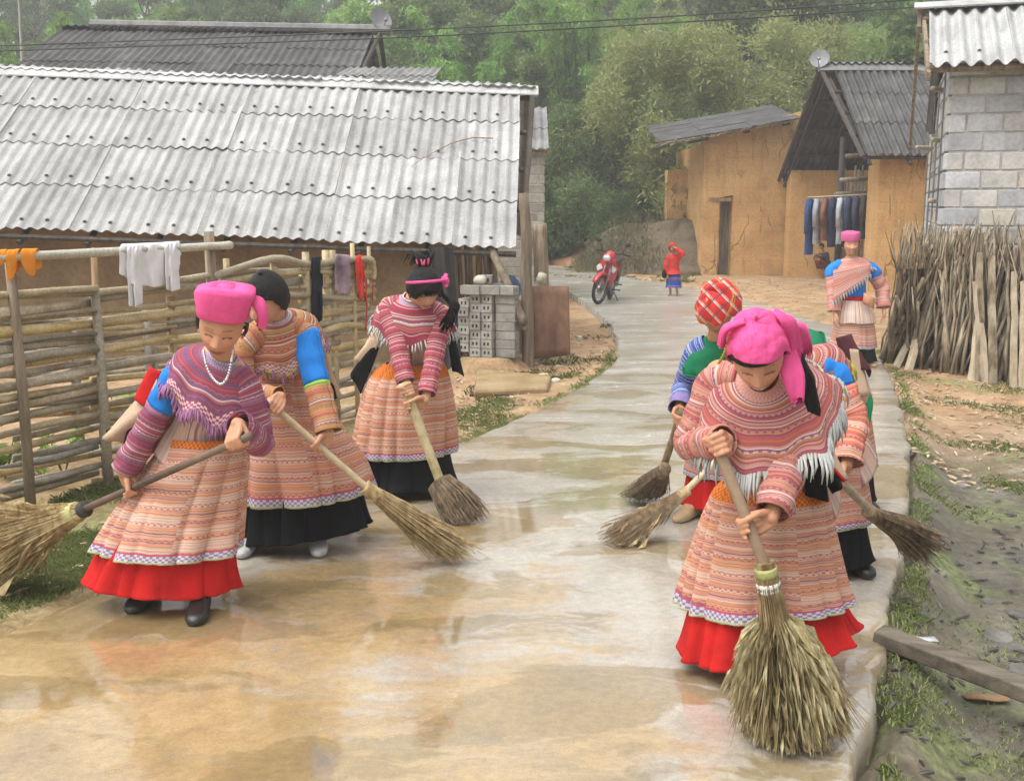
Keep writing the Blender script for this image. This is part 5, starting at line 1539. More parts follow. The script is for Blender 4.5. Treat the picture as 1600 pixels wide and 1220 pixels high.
b = MB(); b.grid([[q + V((x_, y_, .03 + .015 * nz((x_ * 20, y_ * 20, 1)) + gz(q.x, q.y) - q.z)) for x_ in (-.06, -.02, .02, .07)] for y_ in (-.02, 0, .03)]); o = b.obj('plastic_scrap', plain_cloth('white_plastic', (.6, .6, .64), .3), None, True); md = o.modifiers.new('t', 'SOLIDIFY'); md.thickness = .003
tag(o, 'scrap of white plastic lying under the beam', 'litter')
q = G(60, 838, -.1); b = MB(); b.grid([[q + V((x_, y_, .03 + .015 * nz((x_ * 20, y_ * 20, 1)))) for x_ in (-.05, -.02, .02, .04)] for y_ in (-.02, 0, .03)]); o = b.obj('blue_scrap', plain_cloth('blue_scrap', (.03, .1, .4), .4), None, True); md = o.modifiers.new('t', 'SOLIDIFY'); md.thickness = .003
tag(o, 'small scrap of blue plastic on the verge under the straw broom', 'litter')

# ================================================================== CLOTHES IN THE PORCH
b = MB(); c0, c1 = P(1262, 309, 23.4), P(1372, 303, 23.2); b.tube([c0, c1], .02, 6)
tag(b.obj('clothes_rail', M_bamboo, None), 'bamboo rail holding clothes in the dark porch', 'rail')
GARM = [((.03, .07, .2), 'bright blue jacket at the left end of the porch clothes rail', 86), ((.3, .3, .33), 'white patterned shirt second from the left on the porch rail', 70), ((.22, .1, .07), 'rust patterned shirt on the porch rail between white and navy', 66), ((.025, .035, .07), 'navy jacket on the porch rail', 76),
        ((.42, .44, .48), 'pale jacket sleeve hanging mid-rail in the porch', 72), ((.04, .055, .11), 'denim blue jacket right of the pale one on the porch rail', 80), ((.05, .06, .1), 'faded denim jacket in the middle right of the porch rail', 70), ((.07, .06, .05), 'grey-brown jacket on the right of the porch rail', 66), ((.05, .045, .04), 'dark brown jacket at the right end of the porch rail', 66)]
for i, (colr, lab, ln) in enumerate(GARM):
    t = (i + .4) / len(GARM); q = c0.lerp(c1, t); L = ln * 23.3 / FPX
    b = MB(); rows = []
    wd = .15
    for j in range(9):
        v = j / 8; hw = .05 + wd * min(1, v * 4) * (1 + .1 * math.sin(i)); hd = .05 + .03 * v
        rows.append([q + V((.55 * hw * math.cos(a_) * (1 + .12 * math.sin(5 * a_ + i)), -hd * math.sin(a_) + .6 * hw * math.cos(a_) * .7, -v * L - .02)) for a_ in [6.283 * k / 16 for k in range(16)]])
    b.grid(rows, True)
    for s_ in (-1, 1):
        p0 = q + V((s_ * .05, s_ * .06, -.06)); b.tube([p0, p0 + V((s_ * .05, s_ * .05 - .02, -.25)), p0 + V((s_ * .055, s_ * .06 - .03, -.62 * L / 1.05))], [.06, .055, .045], 8)
    o = b.obj('hanging_jacket', plain_cloth('garment', colr, .9, .35), None, True)
    tag(o, lab, 'jacket', 'clothes on the porch rail')

# ================================================================== MOTORBIKE
def motorbike():
    foot = G(952, 467)
    fw = V((-.27, -.96, 0)).normalized()
    lf = V((0, 0, 1)).cross(fw)                      # the rider's left
    M0 = Matrix((fw, lf, V((0, 0, 1)))).transposed().to_4x4(); M0.translation = foot
    M0 = M0 @ Matrix.Rotation(rad(-9), 4, 'X') @ Matrix.Scale(.93, 4)      # leans on its side stand
    t = tag(empty('motorbike', foot), 'red small motorbike parked on its stand at the road bend', 'motorbike')
    red = pmat('red_bike_paint', [(.42, .02, .025), (.5, .03, .04)], 3, 3, .28, 0, spec=.6); red2 = pmat('dark_red_plastic', [(.2, .012, .018), (.26, .02, .025)], 3, 3, .4, 0)
    blk = pmat('black_rubber', [(.015, .015, .015), (.035, .033, .03)], 12, 4, .75, .2); seatm = pmat('black_vinyl', [(.012, .012, .013), (.025, .025, .025)], 8, 4, .45, .1)
    mtl = pmat('grey_engine_metal', [(.15, .15, .15), (.3, .3, .3)], 10, 4, .4, .1, metal=.7); wht = pmat('white_decal', [(.6, .6, .6), (.7, .7, .7)], 6, 2, .35, 0); gls = pmat('headlight_glass', [(.45, .46, .48), (.6, .6, .62)], 9, 2, .12, 0, spec=.8)
    R = .285
    def X(p, M=M0): return M @ V(p)
    def wheel(cx, steer):
        M = M0 @ Matrix.Translation((cx, 0, R)) @ Matrix.Rotation(steer, 4, 'Z')
        b = MB(); rows = []
        for i in range(28):
            a_ = 6.283 * i / 28; rows.append([M @ V(((R - .03 + .035 * math.cos(c_)) * math.cos(a_), .034 * math.sin(c_), (R - .03 + .035 * math.cos(c_)) * math.sin(a_))) for c_ in [6.283 * k / 8 for k in range(8)]])
        rows.append(rows[0]); b.grid(rows, True)
        ty = b.obj('tyre', blk, t, True)
        b = MB(); rows = []
        for i in range(28):
            a_ = 6.283 * i / 28; rows.append([M @ V(((R - .058 + dx) * math.cos(a_), dy, (R - .058 + dx) * math.sin(a_))) for dx, dy in ((0, .02), (.012, .026), (.012, -.026), (0, -.02))])
        rows.append(rows[0]); b.grid(rows, True)
        for i in range(12):
            a_ = 6.283 * i / 12; b.tube([M @ V((.03 * math.cos(a_ + .5), .015 * (-1) ** i, .03 * math.sin(a_ + .5))), M @ V(((R - .055) * math.cos(a_), 0, (R - .055) * math.sin(a_)))], .004, 4)
        b.tube([M @ V((0, -.05, 0)), M @ V((0, .05, 0))], .035, 10); b.tube([M @ V((0, -.02, 0)), M @ V((0, .02, 0))], .085, 14)
        b.obj('rim', mtl, ty)
        return M
    wheel(0, 0)
    MS = M0 @ Matrix.Translation((1.2, 0, 0)) @ Matrix.Rotation(rad(-17), 4, 'Z')
    wheel(1.2, rad(-17))
    # front fork, mudguard, headlight cowl and bars turn together
    b = MB()
    for s_ in (-1, 1): b.tube([MS @ V((0, s_ * .07, R)), MS @ V((-.16, s_ * .07, .66)), MS @ V((-.2, s_ * .05, .8))], [.022, .02, .018], 8)
    b.obj('fork', mtl, t, True)
    b = MB(); rows = []
    for i in range(12):
        a_ = rad(25 + 125 * i / 11); k = 1 - .25 * abs(i / 11 - .5) * 2
        rows.append([MS @ V(((R + .03 + .02 * (1 - abs(u))) * math.cos(a_), u * .062 * k, R + (R + .03 + .025 * (1 - u * u)) * math.sin(a_))) for u in (-1, -.5, 0, .5, 1)])
    b.grid(rows); o = b.obj('front_mudguard', red, t, True); md = o.modifiers.new('t', 'SOLIDIFY'); md.thickness = .01
    b = MB(); rows = []
    for x_, w_, z0, z1 in ((.07, .05, .86, .93), (.03, .10, .80, 1.0), (-.06, .12, .78, 1.03), (-.16, .11, .8, 1.0), (-.22, .06, .83, .96)):
        rows.append([MS @ V((x_ - .12, w_ * math.cos(a_), (z0 + z1) / 2 + (z1 - z0) / 2 * math.sin(a_))) for a_ in [6.283 * k / 12 for k in range(12)]])
    b.grid(rows, True); b.add(rows[0], [tuple(range(12))]); b.obj('headlight_cowl', red, t, True)
    b = MB(); b.ball(MS @ V((-.055, 0, .885)), .075, 0, 14, 10, (MS.to_3x3().normalized() @ Matrix.Diagonal((.5, 1.05, .75)))); b.obj('headlight', gls, t, True)
    b = MB(); b.tube([MS @ V(p) for p in ((-.3, .36, .98), (-.24, .2, 1.0), (-.2, 0, .97), (-.24, -.2, 1.0), (-.3, -.36, .98))], [.017, .014, .014, .014, .017], 8); hb = b.obj('handlebar', blk, t, True)
    for s_ in (-1, 1):
        b = MB(); b.tube([MS @ V((-.24, s_ * .22, 1.0)), MS @ V((-.22, s_ * .3, 1.16))], .007, 6); b.ball(MS @ V((-.22, s_ * .32, 1.19)), (.02, .06, .045), 0, 10, 8, MS.to_3x3()); b.obj('mirror', blk, hb, True)
    # leg shield, body, seat, tail
    b = MB(); rows = []
    for z_, x_, w_ in ((.34, .78, .09), (.45, .86, .16), (.58, .92, .2), (.7, .95, .2), (.8, .96, .15), (.88, .95, .08)):
        rows.append([X((x_ - .16 * abs(u) ** 1.5, u * w_, z_)) for u in (-1, -.7, -.35, 0, .35, .7, 1)])
    b.grid(rows); o = b.obj('leg_shield', red, t, True); md = o.modifiers.new('t', 'SOLIDIFY'); md.thickness = .025
    b = MB()
    ls = o
    for s_ in (-1, 1):
        b = MB(); b.add([X((.9, s_ * .12, .74)), X((.93, s_ * .06, .66)), X((.89, s_ * .15, .6)), X((.84, s_ * .19, .68))], [(0, 1, 2, 3)]); o = b.obj('decal', wht, ls); md = o.modifiers.new('t', 'SOLIDIFY'); md.thickness = .03
    pass
    b = MB(); rows = []
    for x_, z0, z1, w_ in ((.82, .5, .66, .05), (.55, .44, .62, .085), (.35, .5, .72, .11), (.05, .56, .74, .12), (-.22, .62, .76, .1), (-.42, .7, .78, .05)):
        rows.append([X((x_, w_ * math.cos(a_), (z0 + z1) / 2 + (z1 - z0) / 2 * math.sin(a_))) for a_ in [6.283 * k / 12 for k in range(12)]])
    b.grid(rows, True); b.add(rows[-1], [tuple(range(12))]); b.obj('body', red2, t, True)
    b = MB(); rows = []
    for x_, z_, w_ in ((.48, .70, .07), (.38, .745, .105), (.15, .76, .12), (0, .79, .12), (-.2, .81, .115), (-.34, .8, .07)):
        rows.append([X((x_, w_ * math.cos(a_), z_ + .045 * math.sin(a_))) for a_ in [6.283 * k / 12 for k in range(12)]])
    b.grid(rows, True); b.add(rows[0], [tuple(range(12))]); b.add(rows[-1], [tuple(range(12))]); b.obj('seat', seatm, t, True)
    b = MB(); b.tube([X((.66, 0, .36)), X((.4, 0, .33))], [.085, .1], 12); b.box((.36, -.1, .24), (.62, .1, .42), 0, M0); b.obj('engine', mtl, t)
    b = MB(); b.tube([X((.6, -.1, .26)), X((.3, -.13, .22)), X((-.05, -.15, .28)), X((-.3, -.15, .33))], [.018, .02, .045, .04], 10); b.obj('exhaust', mtl, t, True)
    b = MB()
    for s_ in (-1, 1):
        b.tube([X((.42, 0, .24)), X((.42, s_ * .26, .25))], .013, 6); b.tube([X((.12, s_ * .08, .33)), X((.1, s_ * .22, .33))], .013, 6)
    b.obj('footpeg', blk, t)
    b = MB(); b.tube([X((.4, .1, .25)), X((.32, .28, -.04))], .014, 6); b.obj('side_stand', mtl, t)
    b = MB(); rows = []
    for i in range(9):
        a_ = rad(60 + 110 * i / 8); rows.append([X(((R + .05) * math.cos(a_), u * .06, R + (R + .05) * math.sin(a_))) for u in (-1, -.4, .4, 1)])
    b.grid(rows); o = b.obj('rear_mudguard', blk, t, True); md = o.modifiers.new('t', 'SOLIDIFY'); md.thickness = .01
    b = MB(); b.tube([X((0, .1, R)), X((-.2, .12, .62))], .02, 8); b.tube([X((0, -.1, R)), X((-.2, -.12, .62))], .02, 8); b.obj('shock_absorber', mtl, t)
motorbike()
# ================================================================== PEOPLE
def skin_mat():
    m, nt, b = base_mat('skin')
    a = nd(nt, 'ShaderNodeVertexColor', layer_name='tone')
    pos = coords(nt, 'obj')
    n = noise_t(nt, pos, 60, 3)
    c = mixc(nt, .12, a.outputs[0], ramp(nt, n, [(.3, .2), (.7, .8)]), 'OVERLAY')
    nt.links.new(c, b.inputs['Base Color'])
    b.inputs['Roughness'].default_value = .48
    b.inputs['Specular IOR Level'].default_value = .4
    b.inputs['Subsurface Weight'].default_value = .12
    b.inputs['Subsurface Radius'].default_value = (.012, .004, .002)
    bump(nt, b, noise_t(nt, pos, 260, 2), .12, .002)
    return m
M_skin = skin_mat()
def hair_mat():
    m, nt, b = base_mat('black_hair')
    v = coords(nt, 'obj', (1, 1, 1))
    n = noise_t(nt, nd(nt, 'ShaderNodeMapping', {'Vector': v, 'Scale': (170, 170, 30)}).outputs[0], 1, 3)
    c = ramp(nt, n, [(.3, (.005, .0045, .0045)), (.7, (.02, .017, .016))])
    nt.links.new(c, b.inputs['Base Color']); b.inputs['Roughness'].default_value = .5; b.inputs['Specular IOR Level'].default_value = .25
    bump(nt, b, n, 1.0, .012)
    return m
M_hair = hair_mat()

def capsule(mb, a, c, ra, rb, n=14):
    a, c = V(a), V(c)
    d = c - a
    if d.length < 1e-5: d = V((0, 0, 1e-4))
    t = d.normalized()
    x = t.cross(V((0, 0, 1)) if abs(t.z) < .9 else V((1, 0, 0))).normalized(); y = t.cross(x)
    rings = []
    for k in range(1, 5): ph = math.pi / 2 * (1 - k / 4); rings.append((a - t * ra * math.sin(ph), ra * math.cos(ph)))
    for k in range(0, 4): ph = math.pi / 2 * k / 4; rings.append((c + t * rb * math.sin(ph), rb * math.cos(ph)))
    vs_ = [p + (x * math.cos(6.28318 * i / n) + y * math.sin(6.28318 * i / n)) * r for p, r in rings for i in range(n)]
    fs = [(j*n+i, j*n+(i+1) % n, (j+1)*n+(i+1) % n, (j+1)*n+i) for j in range(len(rings)-1) for i in range(n)]
    k = len(vs_); vs_ += [a - t * ra, c + t * rb]
    fs += [(k, (i+1) % n, i) for i in range(n)] + [(k+1, (len(rings)-1)*n+i, (len(rings)-1)*n+(i+1) % n) for i in range(n)]
    mb.add(vs_, fs)
def chain(mb, pts, rr, n=12):
    for i in range(len(pts) - 1): capsule(mb, pts[i], pts[i+1], rr[i], rr[i+1], n)

def ss(a, b, x):
    t = min(1, max(0, (x - a) / (b - a))); return t * t * (3 - 2 * t)
def gs(x, s): return math.exp(-(x / s) ** 2)
def head_pt(ux, uy, uz, smile=0.0):
    """point of a head centred at the origin, face towards +y"""
    a, b, c = .073, .089, .108
    wf = 1 - .25 * ss(.05, -1, uz) - .06 * ss(.3, 1, uz)
    x, y, z = ux * a * wf, uy * b, uz * c
    if uy > 0:
        y = b * uy ** .78 + .010 * max(0, -uz) * uy
        if uz < -.4: y -= .0
        f = ss(.0, .35, uy)
        ax = abs(x)
        nose = ss(.012, -.034, z) * (1 - ss(-.036, -.047, z))
        y += f * (.021 * gs(x, .0125) * nose + .009 * gs(ax - .0135, .008) * gs(z + .037, .008))
        y -= f * .010 * gs(ax - .032, .017) * gs(z - .002, .013)
        y += f * .0055 * gs(ax - .032, .012) * gs(z + .001, .0085)
        y += f * .0045 * gs(z - .021, .009) * gs(ax - .03, .026)
        y += f * (.007 + .005 * smile) * gs(ax - .040, .020) * gs(z + .030 - .004 * smile, .021)
        mw = .021 + .006 * smile
        zm = z - smile * .22 * max(0, ax - .008)
        y += f * gs(x, mw) * (.0065 * gs(zm + .059, .0055) + .0065 * gs(zm + .0705, .006) - .004 * gs(zm + .0645, .0028))
        y += f * .008 * gs(x, .02) * gs(z + .098, .015)
    else:
        y *= 1 - .28 * ss(-.1, -.95, uz)
    return V((x, y, z))
def sph(lon, uz):
    q = math.sqrt(max(0, 1 - uz * uz)); return (q * math.sin(lon), q * math.cos(lon), uz)
def head_mesh(mb, Hc, Hm, smile, sc=1.0, nu=72, nv=54):
    vs_ = []
    for j in range(1, nv):
        uz = math.cos(math.pi * j / nv)
        for i in range(nu): vs_.append(Hc + Hm @ (head_pt(*sph(6.28318 * i / nu, uz), smile) * sc))
    n = len(vs_); vs_ += [Hc + Hm @ V((0, 0, .108 * sc)), Hc + Hm @ V((0, .0, -.108 * sc))]
    fs = [(j*nu+i, j*nu+(i+1) % nu, (j+1)*nu+(i+1) % nu, (j+1)*nu+i) for j in range(nv-2) for i in range(nu)]
    fs += [(n, (i+1) % nu, i) for i in range(nu)] + [(n+1, (nv-2)*nu+i, (nv-2)*nu+(i+1) % nu) for i in range(nu)]
    mb.add(vs_, [f[::-1] for f in fs])
    for s_ in (-1, 1):
        e = V((s_ * .072, -.008, -.012)) * sc
        q = [e + V((s_ * .004, 0, .026)) * sc, e + V((s_ * .012, -.014, .02)) * sc, e + V((s_ * .012, -.012, -.004)) * sc, e + V((s_ * .002, .002, -.028)) * sc]
        chain(mb, [Hc + Hm @ p for p in q], [.006 * sc, .008 * sc, .007 * sc, .006 * sc], 8)

def grip_hand(mb, wrist, Hp, axis, r, sgn, k=1.0):
    """palm laid on a handle with four fingers and a thumb closed around it"""
    axis = V(axis).normalized()
    n = (wrist - Hp); n = (n - axis * n.dot(axis))
    n = n.normalized() if n.length > 1e-4 else axis.cross(V((0, 0, 1))).normalized()
    t = axis.cross(n) * sgn
    R = r + .0095 * k
    pt = lambda ph, ra, off: Hp + axis * off + (n * math.cos(rad(ph)) + t * math.sin(rad(ph))) * ra
    fl = (.95, 1.0, .97, .8)
    for i in range(4):
        off = (-.030 + .020 * i) * k
        q = [pt(28, R + .006 * k, off), pt(100, R + .001, off * .97), pt(172 * fl[i] + 5, R, off * .94), pt(238 * fl[i], R - .001, off * .92)]
        capsule(mb, wrist + axis * off * .55, q[0], .0145 * k, .0115 * k, 10)
        chain(mb, q, [.0105 * k, .0095 * k, .0088 * k, .0075 * k], 10)
    off = -.034 * k
    chain(mb, [wrist + axis * off * .5, pt(-38, R + .012 * k, off * .9), pt(-105, R + .003, off * .8), pt(-165, R, off * .62)], [.015 * k, .0125 * k, .0105 * k, .0085 * k], 10)
def loose_hand(mb, wrist, d, nrm, side, k=1.0, curl=.35):
    """relaxed open hand: d along the forearm, nrm towards the palm, side towards the thumb"""
    d, nrm, side = V(d).normalized(), V(nrm).normalized(), V(side).normalized()
    for i in range(4):
        off = (.027 - .018 * i) * k
        b0 = wrist + d * .078 * k + side * off
        capsule(mb, wrist + side * off * .6, b0, .015 * k, .0115 * k, 10)
        L = (.035, .039, .036, .029)[i] * k
        p, dd = b0, d.copy(); q = [p]
        for s_ in range(3):
            dd = (dd * math.cos(curl) + nrm * math.sin(curl)).normalized(); p = p + dd * L * (1, .72, .55)[s_]; q.append(p)
        chain(mb, q, [.0105 * k, .0095 * k, .0085 * k, .0072 * k], 10)
    q = [wrist + side * .02 * k, wrist + side * .042 * k + d * .03 * k + nrm * .01, wrist + side * .05 * k + d * .058 * k + nrm * .018, wrist + side * .05 * k + d * .08 * k + nrm * .024]
    chain(mb, q, [.0145 * k, .0125 * k, .011 * k, .0085 * k], 10)

def ik(S, W, L1, L2, hint):
    d = W - S; L = d.length
    if L > (L1 + L2) * .995: return S + d * (L1 / (L1 + L2))
    a = (L1 * L1 - L2 * L2 + L * L) / (2 * L)
    h = math.sqrt(max(0, L1 * L1 - a * a))
    u = d / L
    p = V(hint) - u * V(hint).dot(u)
    return S + u * a + p.normalized() * h

def loft_uv(mb, rings, mi=0, v0=0.0, closed=True, uscale=None, vmax=None):
    """rings of points joined into cloth, uv in metres"""
    n = len(rings[0])
    if closed: rings = [list(r) + [r[0]] for r in rings]
    m_ = len(rings[0])
    mid = rings[len(rings) // 2]
    per = sum((mid[i + 1] - mid[i]).length for i in range(m_ - 1)) if uscale is None else uscale
    v = v0; uvs = []
    for j, r in enumerate(rings):
        if j: v += sum((r[i] - rings[j-1][i]).length for i in range(0, m_ - 1, 3)) / len(range(0, m_ - 1, 3))
        uvs.append([(per * i / (m_ - 1), v) for i in range(m_)])
    if vmax: uvs = [[(a_, c_ * vmax / v) for a_, c_ in r] for r in uvs]
    mb.grid(rings, False, mi, uvs)
    return v
def thick(o, t=.004, off=0):
    md = o.modifiers.new('thick', 'SOLIDIFY'); md.thickness = t; md.offset = off; return o

M_silver = pmat('silver_metal', [(.45, .45, .45), (.7, .7, .7)], 12, 3, .3, .1, metal=.8)
PINK = (.93, .13, .36)
M_pink = plain_cloth('bright_pink_cloth', (.8, .1, .3), .8, .16)
M_pink2 = plain_cloth('mauve_pink_cloth', (.6, .12, .27), .85, .2)
M_red = plain_cloth('red_skirt_cloth', (.52, .014, .012), .85, .3, .0, 16)
M_black = plain_cloth('black_skirt_cloth', (.006, .006, .0065), .9, .4, .0, 16)
M_blue = plain_cloth('bright_blue_cloth', (.02, .2, .62), .75, .15)
M_green = plain_cloth('green_cloth', (.012, .17, .075), .85, .25)
M_dgreen = plain_cloth('dark_green_knit', (.012, .045, .022), .9, .3)
M_maroon = plain_cloth('maroon_cloth', (.07, .018, .022), .9, .3)
M_cream = plain_cloth('cream_cloth', (.5, .36, .25), .9, .15)
M_shoe_black = pmat('black_rubber_shoe', [(.015, .014, .014), (.04, .035, .032)], 9, 4, .35, .15)
M_shoe_white = pmat('pale_grey_boot', [(.32, .32, .31), (.5, .5, .48)], 9, 4, .45, .15)
M_shoe_tan = pmat('tan_plastic_sandal', [(.3, .2, .1), (.5, .36, .2)], 9, 4, .45, .15)
M_fr_white = plain_cloth('white_fringe', (.5, .5, .48), .85, .45, 0, 80)
M_fr_mauve = plain_cloth('mauve_fringe', (.32, .14, .27), .85, .4, 0, 80)
M_fr_yellow = plain_cloth('yellow_green_fringe', (.42, .36, .05), .85, .4, 0, 80)
M_fr_pink = plain_cloth('crimson_fringe', (.45, .05, .16), .85, .4, 0, 80)
M_red_knit = plain_cloth('red_knit', (.55, .045, .035), .9, .3)

SKIRT_PAL = [(.46, .27, .22), (.43, .225, .19), (.49, .315, .27), (.50, .165, .04), (.54, .44, .40), (.21, .09, .15), (.38, .14, .11), (.29, .075, .085)]
def skirt_cloth(name, seed, warm=1.0, per=.24, hem=None, top=None, vl=.6):
    vl = .6                                                    # every skirt's cloth is laid out to this length
    pal = [(min(1, r * (1 + .05 * warm)), g, b / (1 + .12 * warm)) for r, g, b in SKIRT_PAL]
    r = random.Random(seed); ws = []
    for i in range(15): ws += [(r.uniform(.9, 1.9), pal[r.choice((0, 0, 1, 2, 2))]), (r.uniform(.35, .75), pal[r.choice((3, 3, 3, 4, 4, 5, 6))])]
    tot = sum(w_ for w_, _ in ws); st = []; acc = 0
    for w_, c_ in ws: st.append((acc / tot, c_)); acc += w_
    bands = []
    if top: bands.append((0.0, top, (.62, .2, .03), (.42, .09, .02), .024))
    if hem: bands += [(vl - .05, vl - .040, (.4, .08, .12), None, 0), (vl - .040, vl - .011, (.5, .46, .47), (.22, .16, .29), .02), (vl - .011, vl + .03, (.36, .4, .16), (.5, .48, .36), .012)]
    return cloth_mat(name, st, per, 'v', bands, .006, .9, .16, .3, (.34, .08, .08), .31)
def jacket_cloth(name, seed, pal, per=.11, bands=(), dots=(.16, .06, .14)):
    return cloth_mat(name, stripes(seed, pal, 26), per, 'v', bands, .003, .9, .12, .25, dots)
PAL_MAUVE = [(.25, .055, .09), (.3, .075, .12), (.2, .085, .15), (.37, .13, .14), (.5, .42, .42), (.15, .09, .18), (.34, .06, .07), (.27, .12, .18)]
PAL_ORANGE = [(.46, .24, .10), (.43, .17, .08), (.48, .29, .18), (.54, .45, .35), (.32, .08, .07), (.4, .14, .11), (.36, .22, .08)]
PAL_RED = [(.38, .065, .075), (.42, .1, .1), (.32, .04, .075), (.52, .44, .43), (.2, .07, .11), (.42, .16, .13), (.38, .06, .07)]
PAL_PINKTAN = [(.42, .19, .12), (.45, .22, .17), (.36, .09, .10), (.52, .41, .37), (.4, .14, .05), (.25, .06, .09), (.46, .25, .22)]
PAL_BLUE = [(.05, .09, .32), (.03, .06, .22), (.12, .2, .45), (.35, .38, .5), (.16, .08, .22), (.05, .1, .3)]
M_vert = cloth_mat('beige_vertical_stripes', stripes(5, [(.5, .36, .29), (.46, .32, .26), (.54, .42, .36), (.3, .12, .13), (.5, .3, .2), (.5, .36, .29), (.4, .28, .25)], 20), .13, 'u', (), .002, .9, .1, .25, None)

class Person: pass
def person(base, waist, neck, head, face, sh_l, sh_r, arm_l=None, arm_r=None, feet=(), label='', vox=.0045, smile=0, skin=(.46, .235, .135), shoes=M_shoe_black, L=(.255, .225),
           kind='woman', head_up=None, k=1.0, hk=1.08, hair=True, group=None, D=None, knees=None, hips=None):
    p = Person()
    p.D = D if D else G(*base).y
    J = lambda q: P(q[0], q[1], p.D + q[2])
    p.J, p.k, p.hk = J, k, hk * k
    p.waist, p.neck, p.hc = J(waist), J(neck), J(head)
    p.S = {'l': J(sh_l), 'r': J(sh_r)}
    p.up = (p.neck - p.waist).normalized()
    for sd in 'lr':                                            # shoulders lie a little below the neck
        q = (p.S[sd] - p.neck).dot(p.up)
        if q > -.06 * k: p.S[sd] = p.S[sd] - p.up * (q + .06 * k)
    x = p.S['r'] - p.S['l']; x = (x - p.up * x.dot(p.up)).normalized()
    p.x, p.fw = x, x.cross(p.up).normalized()
    fy = V(face).normalized()
    hu = V(head_up) if head_up else V((0, 0, 1)) * .6 + p.up * .6
    fx = fy.cross(hu).normalized(); fz = fx.cross(fy).normalized()
    p.Hm = Matrix((fx, fy, fz)).transposed()
    mb = MB()
    # trunk and neck
    w, n = p.waist, p.neck
    pel = p.hips if hips is None and hasattr(p, 'hips') else (J(hips) if hips else w + V((0, .05 * k, -.12 * k)))
    p.pel = pel
    for s_ in (-1, 1):
        chain(mb, [pel + x * .06 * s_ * k, w + x * .045 * s_ * k, w.lerp(n, .55) + x * .06 * s_ * k, w.lerp(n, .85) + x * .05 * s_ * k], [.085 * k, .075 * k, .085 * k, .06 * k])
    chain(mb, [w.lerp(n, .8), n, p.hc + p.Hm @ V((0, -.012, -.06)) * k], [.06 * k, .048 * k, .046 * k])
    head_mesh(mb, p.hc, p.Hm, smile, p.hk)
    p.arm = {}
    for sd, arm in (('l', arm_l), ('r', arm_r)):
        if not arm: continue
        S = p.S[sd]; s_ = -1 if sd == 'l' else 1
        capsule(mb, n.lerp(S, .25) - p.up * .02, S, .038 * k, .044 * k)
        if arm['mode'] == 'grip':
            Hp, ax, r = arm['at'], arm['axis'], arm['r']
            tow = S - Hp; tow = tow - ax * tow.dot(ax); tow = tow.normalized()
            bias = V(arm.get('bias', (0, 0, .3)))
            bias = bias - ax * bias.dot(ax)
            nn = (tow + bias).normalized()
            W = Hp + nn * (r + .062 * k) + ax * arm.get('slide', 0)
        else: W = J(arm['wrist'])
        E = ik(S, W, L[0] * k, L[1] * k, arm.get('hint', (s_ * .8, .3, -.6)))
        reach = (W - S).length / ((L[0] + L[1]) * k)
        if reach > 1.02: print('REACH', label[:30], sd, round(reach, 2))
        chain(mb, [S, E], [.046 * k, .038 * k]); chain(mb, [E, W], [.038 * k, .025 * k])
        if arm['mode'] == 'grip': grip_hand(mb, W, Hp, ax, r, arm.get('sgn', 1), k * 1.02)
        else:
            d = (W - E).normalized()
            loose_hand(mb, W, V(arm.get('dir', d)), V(arm.get('palm', (-s_ * .8, .4, 0))), V(arm.get('thumb', (0, -1, 0))), k)
        p.arm[sd] = (S, E, W)
    p.feet = []
    for i, ft in enumerate(feet):
        yaw = ft[2] if len(ft) > 2 else 0
        f = G(ft[0], ft[1], ft[3] if len(ft) > 3 else 0)
        fd = V((math.sin(yaw), -math.cos(yaw), 0))
        s_ = -1 if i == 0 else 1
        hip = pel + x * .075 * s_ * k - V((0, 0, .03))
        an = f - fd * .07 * k + V((0, 0, .075 * k))
        if knees: kn = J(knees[i])
        else: kn = ik(hip, an, (hip - an).length * .503, (hip - an).length * .503, fd + V((0, 0, .01)))
        chain(mb, [hip, kn, an], [.072 * k, .048 * k, .034 * k])
        chain(mb, [an - fd * .02 * k - V((0, 0, .035 * k)), f + V((0, 0, .026 * k)), f + fd * .085 * k + V((0, 0, .02 * k))], [.03 * k, .03 * k, .024 * k])
        p.feet.append((f, fd))
    me = mb.mesh('raw')
    o = bpy.data.objects.new('raw', me); COL.objects.link(o)
    md = o.modifiers.new('r', 'REMESH'); md.mode = 'VOXEL'; md.voxel_size = vox
    md = o.modifiers.new('s', 'SMOOTH'); md.factor = .35; md.iterations = 2
    dg = bpy.context.evaluated_depsgraph_get()
    body = bpy.data.meshes.new_from_object(o.evaluated_get(dg))
    bpy.data.objects.remove(o); bpy.data.meshes.remove(me)
    body.name = 'person'
    n_v = len(body.vertices)
    co = np.empty(n_v * 3, dtype=np.float32); body.vertices.foreach_get('co', co); co = co.reshape(-1, 3)
    lc = (co - np.array(p.hc)) @ np.array(p.Hm) / p.hk
    X, Y, Z = lc[:, 0], lc[:, 1], lc[:, 2]
    ax = np.abs(X)
    col = np.tile(np.array(skin), (n_v, 1)).astype(np.float32)
    hd = (np.linalg.norm(lc, axis=1) < .16) & (Y > .02)
    g_ = lambda a_, s_: np.exp(-(a_ / s_) ** 2)
    def blend(mask, c, f): 
        m_ = (np.clip(mask, 0, 1) * f * hd)[:, None]
        col[:] = col * (1 - m_) + np.array(c) * m_
    blend(g_(ax - .038, .018) * g_(Z + .03, .018), (skin[0] * 1.1, skin[1] * .75, skin[2] * .72), .55)
    zs = Z - smile * .22 * np.maximum(0, ax - .008)
    blend(g_(X, .021 + .006 * smile) ** .5 * ((zs > -.0755) & (zs < -.0545)), (.33, .085, .07), .8)
    blend((ax < .02 + .005 * smile) & (np.abs(zs + .0645) < .0022), (.09, .02, .018), .8)
